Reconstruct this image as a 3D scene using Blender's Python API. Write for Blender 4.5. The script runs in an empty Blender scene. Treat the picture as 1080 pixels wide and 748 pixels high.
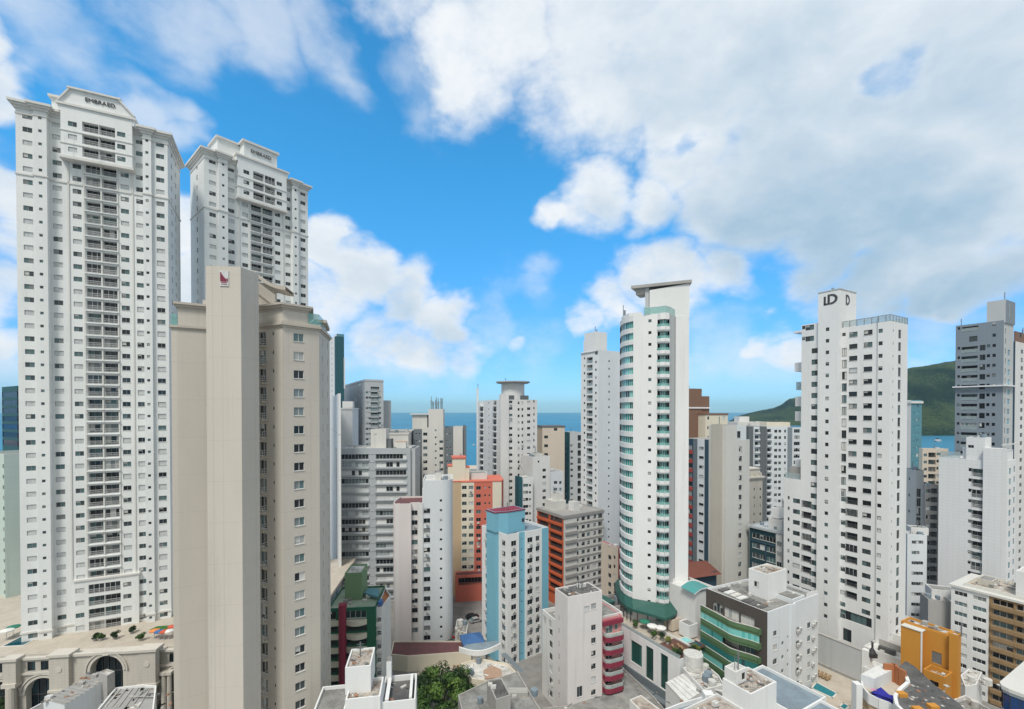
import bpy, math, random
from mathutils import Vector
random.seed(7)
sc = bpy.context.scene
COL = sc.collection
R = math.radians

# ------------------------------------------------------------------ camera
F, CX, HZ, PW, PH = 480.0, 540.0, 433.0, 1080.0, 748.0
PITCH = R(0.6)
YC = HZ + F * math.tan(PITCH)
CAMZ = 68.0
cam_d = bpy.data.cameras.new('camera')
cam = bpy.data.objects.new('camera', cam_d); COL.objects.link(cam)
cam.location = (0, 0, CAMZ); cam.rotation_euler = (math.pi / 2 - PITCH, 0, 0)
cam_d.sensor_width = 36; cam_d.lens = F / PW * 36
cam_d.shift_y = (YC - PH / 2) / PW
cam_d.clip_start = 0.5; cam_d.clip_end = 90000
sc.camera = cam

def ray(px, py):
    dx, dy = (px - CX) / F, -(py - YC) / F
    c, s = math.cos(PITCH), math.sin(PITCH)
    return Vector((dx, c + dy * s, -s + dy * c))
def P(px, py, d):
    r = ray(px, py); return Vector((0, 0, CAMZ)) + r * (d / r.y)
def G(px, py, z):
    r = ray(px, py); return Vector((0, 0, CAMZ)) + r * ((z - CAMZ) / r.z)

# ------------------------------------------------------------------ exposure, sky and sun
sc.view_settings.view_transform = 'Standard'
sc.view_settings.look = 'None'
sc.view_settings.exposure = EXPOSURE = 0.0
sc.view_settings.gamma = 1
sc.view_settings.use_curve_mapping = False
SUN_EL, SUN_AZ = 57, 196            # degrees; azimuth clockwise from +Y (the view direction)
SKY = 0.12

world = bpy.data.worlds.new('World'); sc.world = world; world.use_nodes = True
def build_world():
    nt = world.node_tree; nt.nodes.clear()
    N = lambda t: nt.nodes.new(t); L = nt.links.new
    def val(x, s):
        if hasattr(x, 'is_linked') or not isinstance(x, (int, float, tuple)): L(x, s)
        else: s.default_value = x
    def M(op, a, b=0.0, c=0.0, clamp=False):
        n = N('ShaderNodeMath'); n.operation = op; n.use_clamp = clamp
        val(a, n.inputs[0]); val(b, n.inputs[1])
        if op in ('MULTIPLY_ADD',): val(c, n.inputs[2])
        return n.outputs[0]
    def VM(op, a, b=(0, 0, 0)):
        n = N('ShaderNodeVectorMath'); n.operation = op
        val(a, n.inputs[0]); val(b, n.inputs[1])
        return n.outputs['Value'] if op in ('DOT_PRODUCT', 'DISTANCE', 'LENGTH') else n.outputs[0]
    def SS(x, lo, hi):
        n = N('ShaderNodeMapRange'); n.interpolation_type = 'SMOOTHSTEP'
        val(x, n.inputs[0]); n.inputs[1].default_value = lo; n.inputs[2].default_value = hi
        return n.outputs[0]
    def MIX(f, a, b):
        n = N('ShaderNodeMix'); n.data_type = 'RGBA'
        val(f, n.inputs[0]); val(a, n.inputs[6]); val(b, n.inputs[7]); return n.outputs[2]
    sky = N('ShaderNodeTexSky'); sky.sky_type = 'NISHITA'; sky.sun_disc = False
    sky.sun_elevation = R(SUN_EL); sky.sun_rotation = R(SUN_AZ)
    sky.air_density = 1.0; sky.dust_density = 0.3; sky.ozone_density = 1.6
    tc = N('ShaderNodeTexCoord')
    v = VM('NORMALIZE', tc.outputs['Generated'])
    sep = N('ShaderNodeSeparateXYZ'); L(v, sep.inputs[0])
    up = M('MAXIMUM', sep.outputs[2], 0.0)
    # the clear sky: Nishita, its tint pulled from yellowish white at the horizon to cyan
    tint = MIX(SS(up, 0.0, 0.5), SKY_LOW, SKY_HIGH)
    t = N('ShaderNodeMix'); t.data_type = 'RGBA'; t.blend_type = 'MULTIPLY'; t.inputs[0].default_value = 1
    L(sky.outputs[0], t.inputs[6]); L(tint, t.inputs[7]); clear = t.outputs[2]
    # clouds
    def fbm(vec, scale, detail, rough, dist=0.0):
        n = N('ShaderNodeTexNoise'); n.inputs['Scale'].default_value = scale; n.inputs['Detail'].default_value = detail
        n.inputs['Roughness'].default_value = rough; n.inputs['Distortion'].default_value = dist
        L(vec, n.inputs['Vector']); return n.outputs['Fac']
    flat = VM('MULTIPLY', v, (1.0, 1.0, 1.55))
    n1 = fbm(flat, 3.4, 7, 0.6, 0.15)
    n2 = fbm(VM('ADD', flat, (3.1, 1.7, 5.2)), 9.5, 6, 0.62)
    warp = N('ShaderNodeTexNoise'); warp.inputs['Scale'].default_value = 5.0; warp.inputs['Detail'].default_value = 4
    L(flat, warp.inputs['Vector'])
    wv = VM('ADD', v, VM('MULTIPLY', VM('SUBTRACT', warp.outputs['Color'], (0.5, 0.5, 0.5)), (0.22, 0.22, 0.16)))
    def blobs(lst):
        acc = None
        for (px, py, rad, w) in lst:
            d = ray(px, py).normalized()
            k = M('DIVIDE', VM('DISTANCE', wv, tuple(d)), rad / F * d.y)
            s = M('MULTIPLY', M('SUBTRACT', 1.0, SS(k, 0.25, 1.0)), float(w))
            acc = s if acc is None else M('MAXIMUM', acc, s)
        return acc
    body = blobs(CLOUDS); wisp = blobs(WISPS); dark = blobs(DARK); hole = blobs(HOLES)
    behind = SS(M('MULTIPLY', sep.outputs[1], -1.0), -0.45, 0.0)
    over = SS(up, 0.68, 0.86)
    fill_veil = M('MAXIMUM', behind, over)  # unseen overcast behind and overhead, added to neutralise the ambient light
    body = M('MAXIMUM', body, fill_veil)
    body = M('SUBTRACT', body, hole)
    nn = M('ADD', M('MULTIPLY', M('SUBTRACT', n1, 0.5), 1.25), M('MULTIPLY', M('SUBTRACT', n2, 0.5), 0.8))
    dens = M('ADD', body, nn)
    a = SS(dens, 0.20, 0.95)
    aw = M('MULTIPLY', SS(M('ADD', wisp, M('MULTIPLY', nn, 0.9)), 0.15, 1.0), 0.62)
    alpha = M('MAXIMUM', a, aw)
    core = SS(dens, 0.55, 1.25)
    n3 = fbm(VM('ADD', flat, (9.1, 4.2, 1.0)), 4.2, 6, 0.58)
    shade = M('ADD', M('MULTIPLY', core, 0.38), M('MULTIPLY', dark, 0.72))
    n4 = fbm(VM('ADD', flat, (0.02, 0.0, 0.07)), 3.4, 7, 0.6, 0.15)
    shade = M('ADD', shade, M('MULTIPLY', M('SUBTRACT', n3, 0.5), 0.8))
    shade = M('ADD', shade, M('MULTIPLY', M('SUBTRACT', n4, n1), 1.5))
    shade = M('ADD', shade, M('MULTIPLY', M('SUBTRACT', n2, 0.5), -0.5))
    shade = M('MINIMUM', M('MAXIMUM', shade, 0.0), 1.0)
    cc = MIX(fill_veil, MIX(shade, CLOUD_LIT, CLOUD_DARK), MIX(M('MULTIPLY', shade, 0.5), CLOUD_FILL, CLOUD_DARK))
    # clouds melt into the pale air near the horizon
    alpha = M('MULTIPLY', alpha, SS(sep.outputs[2], 0.01, 0.10))
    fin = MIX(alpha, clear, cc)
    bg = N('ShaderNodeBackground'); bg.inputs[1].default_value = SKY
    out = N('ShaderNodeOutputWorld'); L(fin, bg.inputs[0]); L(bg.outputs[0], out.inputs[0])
# colours are divided by SKY in the background strength
SKY_LOW, SKY_HIGH = (0.48, 0.88, 1.44, 1), (0.42, 1.60, 2.0, 1)
CLOUD_LIT = (7.6, 7.9, 8.2, 1); CLOUD_FILL = (5.9, 5.9, 5.6, 1)
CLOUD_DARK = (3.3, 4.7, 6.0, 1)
CLOUDS = [(420, -20, 90, .75), (520, 30, 120, .95), (640, 60, 150, 1), (760, 60, 170, 1), (880, 60, 190, 1), (1010, 60, 200, 1), (1120, 150, 200, 1),
          (800, 190, 120, 1), (900, 200, 130, 1), (1000, 220, 130, 1), (860, 270, 60, .9), (930, 290, 85, .95), (1030, 300, 90, 1), (720, 150, 70, .9),
          (640, 205, 68, 1), (600, 215, 36, .9), (690, 215, 60, .9), (700, 300, 75, .95), (650, 325, 50, .85), (760, 285, 50, .85),
          (345, 255, 50, .95), (375, 290, 60, 1), (420, 315, 60, 1), (465, 335, 55, .95), (440, 368, 62, .8), (490, 372, 55, .7), (400, 355, 60, .7), (330, 320, 80, .8),
          (815, 345, 40, .75), (830, 370, 40, .75), (980, 375, 45, .75), (1075, 340, 50, .6),
          (-10, 300, 60, .9), (5, 380, 60, .9), (15, 95, 55, .9), (-30, 60, 60, .9), (196, 240, 60, 1), (197, 300, 60, 1), (60, 260, 90, .9), (10, 200, 60, .95), (20, 420, 70, .85),
          (545, 360, 26, .62), (610, 340, 30, .6)]
WISPS = [(350, 330, 70, .6), (420, 395, 60, .6), (480, 405, 50, .6), (520, 345, 50, .55), (380, 370, 60, .6), (740, 400, 60, .5), (820, 380, 70, .6), (700, 330, 60, .5), (980, 400, 50, .6), (1000, 340, 60, .6), (575, 300, 40, .4), (1070, 395, 50, .6), (190, 20, 90, .8), (270, 25, 90, .9), (340, 45, 70, .8), (150, 5, 80, .7), (165, 120, 45, .8), (190, 150, 40, .7), (110, 70, 60, .5), (450, 85, 60, .5),
         (0, 200, 90, .7), (560, 370, 90, .4), (470, 395, 90, .45), (760, 360, 70, .5), (800, 395, 90, .35), (1000, 370, 60, .5), (60, 30, 80, .6)]
DARK = [(830, 240, 120, .8), (900, 245, 130, .9), (1000, 265, 110, .75), (1070, 305, 90, .9), (980, 315, 80, .9), (900, 325, 60, .7), (760, 210, 90, .5), (940, 150, 160, .45), (1060, 110, 120, .5),
        (830, 90, 120, .3), (700, 60, 90, .2), (420, 345, 60, .5), (470, 360, 50, .5), (640, 236, 50, .35), (1060, 335, 70, .9)]
HOLES = [(962, 72, 40, .42), (985, 360, 42, .6), (720, 148, 26, .4)]
build_world()

sun_d = bpy.data.lights.new('sun', 'SUN'); sun = bpy.data.objects.new('sun', sun_d); COL.objects.link(sun)
sun_d.energy = 3.0; sun_d.angle = R(14); sun_d.color = (1, 0.95, 0.865)
_a = R(SUN_AZ); _e = R(SUN_EL)
_to = Vector((math.sin(_a) * math.cos(_e), math.cos(_a) * math.cos(_e), math.sin(_e)))
sun.rotation_euler = (-_to).to_track_quat('-Z', 'Y').to_euler(); sun.location = _to * 300

# ------------------------------------------------------------------ materials
MATS = {}
def newmat(name):
    m = bpy.data.materials.new(name); m.use_nodes = True
    nt = m.node_tree; b = nt.nodes['Principled BSDF']
    return m, nt, b
def paint(name, col, rough=0.8, grime=0.22, joint=0.0, jx=0.0, bump=0.0):
    """painted render: broad tone drift, thin rain streaks, fine speckle, optional horizontal/vertical joints"""
    if name in MATS: return MATS[name]
    m, nt, b = newmat(name); N = nt.nodes.new; L = nt.links.new
    tc = N('ShaderNodeTexCoord'); obj = tc.outputs['Object']
    def noise(scale3, scale, det, ro=0.6):
        mp = N('ShaderNodeMapping'); mp.inputs['Scale'].default_value = scale3; L(obj, mp.inputs[0])
        n = N('ShaderNodeTexNoise'); n.inputs['Scale'].default_value = scale; n.inputs['Detail'].default_value = det; n.inputs['Roughness'].default_value = ro
        L(mp.outputs[0], n.inputs['Vector']); return n.outputs['Fac']
    def rng(x, a, bb, c, d):
        n = N('ShaderNodeMapRange'); L(x, n.inputs[0])
        for i, q in enumerate((a, bb, c, d)): n.inputs[i + 1].default_value = q
        return n.outputs[0]
    def mul(x, y):
        n = N('ShaderNodeMath'); n.operation = 'MULTIPLY'; L(x, n.inputs[0]); L(y, n.inputs[1]); return n.outputs[0]
    st = rng(noise((1.0, 1.0, .035), .8, 5, .75), .52, .78, 0, 1); pa = rng(noise((1, 1, .5), .09, 4), .42, .66, 0, grime * 1.1)
    sp = mul(st, pa); om = N('ShaderNodeMath'); om.operation = 'SUBTRACT'; om.inputs[0].default_value = 1; L(sp, om.inputs[1])
    f = mul(rng(noise((1, 1, .35), .12, 4), .3, .7, 1 - grime * .5, 1.0), om.outputs[0])
    f = mul(f, rng(noise((1, 1, 1), 3.5, 5, .7), .25, .75, 1 - grime * .28, 1.0))
    sep = N('ShaderNodeSeparateXYZ'); L(obj, sep.inputs[0])
    for step, ax in ((joint, 2), (jx, 0), (jx, 1)):
        if not step: continue
        a = N('ShaderNodeMath'); a.operation = 'DIVIDE'; L(sep.outputs[ax], a.inputs[0]); a.inputs[1].default_value = step
        fr = N('ShaderNodeMath'); fr.operation = 'FRACT'; L(a.outputs[0], fr.inputs[0])
        lt = N('ShaderNodeMath'); lt.operation = 'LESS_THAN'; L(fr.outputs[0], lt.inputs[0]); lt.inputs[1].default_value = 0.07 / step
        f = mul(f, rng(lt.outputs[0], 0, 1, 1.0, 0.89))
    mx = N('ShaderNodeMix'); mx.data_type = 'RGBA'; mx.blend_type = 'MULTIPLY'; mx.inputs[0].default_value = 1
    mx.inputs[6].default_value = (*col, 1); L(f, mx.inputs[7])
    L(mx.outputs[2], b.inputs['Base Color']); b.inputs['Roughness'].default_value = rough
    MATS[name] = m; return m
def plain(name, col, rough=0.5, metal=0.0, alpha=1.0):
    if name in MATS: return MATS[name]
    m, nt, b = newmat(name); N = nt.nodes.new; L = nt.links.new
    tc = N('ShaderNodeTexCoord'); n = N('ShaderNodeTexNoise'); n.inputs['Scale'].default_value = 1.7; n.inputs['Detail'].default_value = 4
    L(tc.outputs['Object'], n.inputs['Vector'])
    r = N('ShaderNodeMapRange'); L(n.outputs['Fac'], r.inputs[0]); r.inputs[1].default_value = .25; r.inputs[2].default_value = .75; r.inputs[3].default_value = .8; r.inputs[4].default_value = 1.08
    mx = N('ShaderNodeMix'); mx.data_type = 'RGBA'; mx.blend_type = 'MULTIPLY'; mx.inputs[0].default_value = 1; mx.inputs[6].default_value = (*col, 1)
    L(r.outputs[0], mx.inputs[7]); L(mx.outputs[2], b.inputs['Base Color'])
    b.inputs['Roughness'].default_value = rough; b.inputs['Metallic'].default_value = metal; b.inputs['Alpha'].default_value = alpha
    MATS[name] = m; return m
def roofmat(name, col, stain, amt=0.6, scale=.35, rough=.9):
    if name in MATS: return MATS[name]
    m, nt, b = newmat(name); N = nt.nodes.new; L = nt.links.new
    tc = N('ShaderNodeTexCoord')
    n = N('ShaderNodeTexNoise'); n.inputs['Scale'].default_value = scale; n.inputs['Detail'].default_value = 7; n.inputs['Roughness'].default_value = .68; n.inputs['Distortion'].default_value = .4
    n2 = N('ShaderNodeTexNoise'); n2.inputs['Scale'].default_value = scale * 9; n2.inputs['Detail'].default_value = 5; n2.inputs['Roughness'].default_value = .7
    for q in (n, n2): L(tc.outputs['Object'], q.inputs['Vector'])
    ad = N('ShaderNodeMath'); ad.operation = 'MULTIPLY_ADD'; L(n2.outputs['Fac'], ad.inputs[0]); ad.inputs[1].default_value = .45; L(n.outputs['Fac'], ad.inputs[2])
    r = N('ShaderNodeMapRange'); L(ad.outputs[0], r.inputs[0]); r.inputs[1].default_value = .6; r.inputs[2].default_value = .9; r.inputs[3].default_value = 0; r.inputs[4].default_value = amt
    mx = N('ShaderNodeMix'); mx.data_type = 'RGBA'; L(r.outputs[0], mx.inputs[0]); mx.inputs[6].default_value = (*col, 1); mx.inputs[7].default_value = (*stain, 1)
    L(mx.outputs[2], b.inputs['Base Color']); b.inputs['Roughness'].default_value = rough
    MATS[name] = m; return m
def glass(name, stops, rough=.08):
    """each pane its own tone: bare dark glass, tinted film, teal reflections painted into the colour, drawn curtains or blinds"""
    if name in MATS: return MATS[name]
    m, nt, b = newmat(name); N = nt.nodes.new; L = nt.links.new
    oi = N('ShaderNodeObjectInfo'); ge = N('ShaderNodeNewGeometry')
    q = N('ShaderNodeMath'); q.operation = 'MULTIPLY'; L(ge.outputs['Random Per Island'], q.inputs[0]); q.inputs[1].default_value = .22
    a = N('ShaderNodeMath'); a.operation = 'ADD'; L(oi.outputs['Random'], a.inputs[0]); L(q.outputs[0], a.inputs[1])
    fr = N('ShaderNodeMath'); fr.operation = 'FRACT'; L(a.outputs[0], fr.inputs[0])
    cr = N('ShaderNodeValToRGB'); cr.color_ramp.interpolation = 'CONSTANT'; L(fr.outputs[0], cr.inputs[0])
    el = cr.color_ramp.elements
    el[0].position = 0; el[0].color = (*stops[0][1], 1); el[1].position = stops[1][0]; el[1].color = (*stops[1][1], 1)
    for p, c in stops[2:]:
        e = el.new(p); e.color = (*c, 1)
    L(cr.outputs[0], b.inputs['Base Color']); b.inputs['Roughness'].default_value = rough
    b.inputs['Specular IOR Level'].default_value = .55
    MATS[name] = m; return m
glass('pane_dark', [(0, (.008, .011, .014)), (.45, (.02, .027, .032)), (.68, (.045, .06, .065)), (.8, (.09, .15, .155)), (.9, (.20, .215, .215)), (.96, (.42, .42, .40))])
glass('pane_mixed', [(0, (.015, .02, .025)), (.25, (.05, .065, .07)), (.45, (.10, .17, .18)), (.6, (.2, .23, .24)), (.75, (.38, .4, .4)), (.9, (.6, .6, .58))])
glass('pane_teal', [(0, (.03, .17, .16)), (.2, (.06, .31, .29)), (.55, (.11, .44, .41)), (.75, (.20, .55, .51)), (.92, (.03, .07, .08))])
glass('pane_veranda', [(0, (.02, .025, .03)), (.34, (.13, .16, .17)), (.5, (.32, .36, .37)), (.65, (.52, .55, .56)), (.85, (.66, .67, .66))])
glass('pane_arcade', [(0, (.004, .012, .016)), (.4, (.006, .02, .026)), (.7, (.01, .035, .042)), (.9, (.02, .05, .06))])
glass('pane_deep', [(0, (.01, .06, .05)), (.4, (.008, .03, .028)), (.7, (.015, .09, .075)), (.9, (.03, .14, .12))])
glass('pane_navy', [(0, (.008, .03, .10)), (.4, (.006, .02, .06)), (.75, (.012, .05, .16))])
glass('pane_sky', [(0, (.05, .25, .34)), (.3, (.08, .33, .42)), (.7, (.03, .15, .22)), (.9, (.2, .45, .5))])
plain('blind', (.55, .55, .52), .7); plain('shutter', (.62, .64, .64), .6)
plain('frame_white', (.72, .73, .73), .4); plain('frame_dark', (.05, .05, .055), .4); plain('frame_grey', (.32, .33, .34), .4)
plain('rail_white', (.62, .63, .63), .4); plain('rail_dark', (.10, .105, .11), .4)
plain('glass_rail', (.25, .55, .52), .08, 0, .55); plain('glass_clear', (.45, .55, .57), .08, 0, .45)
plain('ac_white', (.62, .62, .60), .5); plain('ac_fan', (.06, .06, .06), .6)
plain('sill', (.60, .60, .58), .7); plain('steel', (.30, .31, .32), .35, .7); plain('dark_void', (.02, .02, .02), .9)
roofmat('roof_grey', (.30, .30, .29), (.10, .10, .095), .8)
roofmat('roof_dark', (.13, .13, .13), (.05, .05, .05), .8)
roofmat('roof_pale', (.66, .65, .62), (.22, .21, .19), .75)
roofmat('roof_rubble', (.46, .42, .37), (.16, .12, .10), .95, .8)
roofmat('roof_maroon', (.16, .065, .07), (.08, .045, .045), .6)
roofmat('roof_green', (.20, .28, .20), (.36, .38, .34), .8)
roofmat('roof_white', (.70, .71, .70), (.42, .42, .40), .6)
roofmat('roof_blue', (.22, .28, .33), (.13, .16, .19), .7)
roofmat('roof_teal', (.06, .30, .30), (.12, .25, .25), .6)
roofmat('deck_beige', (.50, .45, .38), (.34, .30, .25), .6)
plain('clay', (.30, .17, .11), .9)
roofmat('asphalt', (.055, .055, .055), (.03, .03, .03), .7, .2)
roofmat('pavement', (.26, .25, .24), (.14, .14, .13), .7, .3)

# ------------------------------------------------------------------ mesh helpers
class MB:
    def __init__(s): s.v = []; s.f = []; s.m = []; s.mats = []
    def mi(s, mat):
        if mat not in s.mats: s.mats.append(mat)
        return s.mats.index(mat)
    def face(s, pts, mat):
        n = len(s.v); s.v.extend([tuple(p) for p in pts]); s.f.append(list(range(n, n + len(pts)))); s.m.append(s.mi(mat))
    def box(s, x0, x1, y0, y1, z0, z1, mat, top=None):
        n = len(s.v); s.v += [(x, y, z) for z in (z0, z1) for x, y in ((x0, y0), (x1, y0), (x1, y1), (x0, y1))]
        k = s.mi(mat); kt = s.mi(top) if top else k
        for f, q in (([3, 2, 1, 0], k), ([4, 5, 6, 7], kt), ([0, 1, 5, 4], k), ([1, 2, 6, 5], k), ([2, 3, 7, 6], k), ([3, 0, 4, 7], k)):
            s.f.append([n + i for i in f]); s.m.append(q)
    def prism(s, poly, z0, z1, mat, top=None, zs=None):
        n = len(poly)
        for i in range(n):
            a, b = poly[i], poly[(i + 1) % n]
            s.face([(*a, z0), (*b, z0), (*b, z1), (*a, z1)], mat)
        s.face([(*p, z1) for p in poly], top or mat); s.face([(*p, z0) for p in reversed(poly)], mat)
    def tube(s, p0, p1, r, mat, n=8, r1=None):
        p0, p1 = Vector(p0), Vector(p1); d = (p1 - p0); q = d.to_track_quat('Z', 'Y'); r1 = r if r1 is None else r1
        c0 = [p0 + q @ Vector((math.cos(i * 2 * math.pi / n) * r, math.sin(i * 2 * math.pi / n) * r, 0)) for i in range(n)]
        c1 = [p1 + q @ Vector((math.cos(i * 2 * math.pi / n) * r1, math.sin(i * 2 * math.pi / n) * r1, 0)) for i in range(n)]
        for i in range(n):
            j = (i + 1) % n; s.face([c0[i], c0[j], c1[j], c1[i]], mat)
        s.face(c1, mat); s.face(list(reversed(c0)), mat)
    def mesh(s, name):
        me = bpy.data.meshes.new(name); me.from_pydata(s.v, [], s.f)
        for m in s.mats: me.materials.append(MATS[m])
        me.polygons.foreach_set('material_index', s.m); me.update(); return me
    def build(s, name, parent=None, loc=None):
        o = bpy.data.objects.new(name, s.mesh(name)); COL.objects.link(o)
        if parent: o.parent = parent
        if loc is not None: o.location = loc
        return o
def offset(poly, d):
    """offset a CCW polygon outward by d with mitred corners"""
    n = len(poly); out = []
    for i in range(n):
        a, b, c = Vector(poly[i - 1]), Vector(poly[i]), Vector(poly[(i + 1) % n])
        e0, e1 = (b - a).normalized(), (c - b).normalized()
        n0, n1 = Vector((e0.y, -e0.x)), Vector((e1.y, -e1.x))
        k = n0 + n1; q = k.dot(n0)
        out.append(tuple(b + k * (d / max(q, .35))))
    return out
def tag(o, label=None, cat=None, group=None, kind=None):
    for k, v in (('label', label), ('category', cat), ('group', group), ('kind', kind)):
        if v: o[k] = v
    return o
def empty(name, loc, rz=0.0):
    o = bpy.data.objects.new(name, None); COL.objects.link(o); o.location = loc; o.rotation_euler = (0, 0, rz); o.empty_display_size = 1; return o
def thing(name, label, cat, loc=(0, 0, 0), rz=0.0, group=None): return tag(empty(name, loc, rz), label, cat, group)

# ------------------------------------------------------------------ windows, doors, railings, air conditioners (shared meshes)
CACHE = {}
def win_mesh(w, h, fr, gl, var):
    key = ('win', round(w, 2), round(h, 2), fr, gl, var)
    if key in CACHE: return CACHE[key]
    m = MB(); n = 1 if w < 1.0 else 2 if w < 2.3 else 3 if w < 3.4 else max(4, round(w / 1.2)); t = .06
    if var == 9:
        m.face([(-w/2, 0, -h/2), (w/2, 0, -h/2), (w/2, 0, h/2), (-w/2, 0, h/2)], 'shutter')
        for i in range(1, 6): m.box(-w/2, w/2, -.025, -.005, -h/2 + h*i/6 - .02, -h/2 + h*i/6 + .02, 'shutter')
    else:
        for i in range(n):
            x0, x1 = -w/2 + w*i/n, -w/2 + w*(i+1)/n
            if var in (1, 3) and (i + var) % 2:
                zc = h/2 - h*(.35 if var == 1 else .7)
                m.face([(x0, 0, -h/2), (x1, 0, -h/2), (x1, 0, zc), (x0, 0, zc)], gl); m.face([(x0, 0, zc), (x1, 0, zc), (x1, 0, h/2), (x0, 0, h/2)], 'blind')
            else: m.face([(x0, 0, -h/2), (x1, 0, -h/2), (x1, 0, h/2), (x0, 0, h/2)], gl)
        for i in range(1, n): m.box(-w/2 + w*i/n - t/2, -w/2 + w*i/n + t/2, -.04, -.004, -h/2 + t, h/2 - t, fr)
    for a, b, c, d in ((-w/2, w/2, -h/2, -h/2 + t), (-w/2, w/2, h/2 - t, h/2), (-w/2, -w/2 + t, -h/2 + t, h/2 - t), (w/2 - t, w/2, -h/2 + t, h/2 - t)):
        m.box(a, b, -.05, -.006, c, d, fr)
    CACHE[key] = me = m.mesh('window'); return me
def rail_mesh(w, style):
    key = ('rail', round(w, 2), style)
    if key in CACHE: return CACHE[key]
    m = MB()
    if style in ('glass', 'clear'):
        m.box(-w/2, w/2, -.03, -.01, .08, 1.0, 'glass_rail' if style == 'glass' else 'glass_clear'); m.box(-w/2, w/2, -.05, .01, 1.0, 1.06, 'rail_white')
    else:
        mt = 'rail_white' if style == 'bars' else 'rail_dark'
        m.box(-w/2, w/2, -.05, .01, .98, 1.05, mt); m.box(-w/2, w/2, -.04, 0, .1, .15, mt); m.box(-w/2, w/2, -.04, 0, .54, .58, mt)
        k = max(2, int(w / .22))
        for i in range(k + 1): m.box(-w/2 + (w - .04)*i/k, -w/2 + (w - .04)*i/k + .04, -.035, -.005, .15, .98, mt)
    CACHE[key] = me = m.mesh('railing'); return me
def sill_mesh(w, dep):
    key = ('sill', round(w, 2), round(dep, 2))
    if key in CACHE: return CACHE[key]
    m = MB(); m.box(-w/2 - .06, w/2 + .06, -dep - .07, -dep + .008, -.07, -.004, 'sill'); CACHE[key] = me = m.mesh('sill'); return me
def fan_mesh():
    if 'fan' in CACHE: return CACHE['fan']
    m = MB(); m.face([(-.12 + .21*math.cos(i*math.pi/6), -.425, .21*math.sin(i*math.pi/6)) for i in range(12)], 'ac_fan')
    for i in range(4): m.box(-.33, .09, -.435, -.427, -.17 + .1*i, -.15 + .1*i, 'ac_white')
    CACHE['fan'] = me = m.mesh('fan_grille'); return me
def ac_mesh():
    if 'ac' in CACHE: return CACHE['ac']
    m = MB(); m.box(-.4, .4, -.42, -.06, -.28, .28, 'ac_white')
    m.box(-.4, .4, -.44, 0, -.34, -.285, 'steel')
    CACHE['ac'] = me = m.mesh('air_conditioner'); return me

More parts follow.
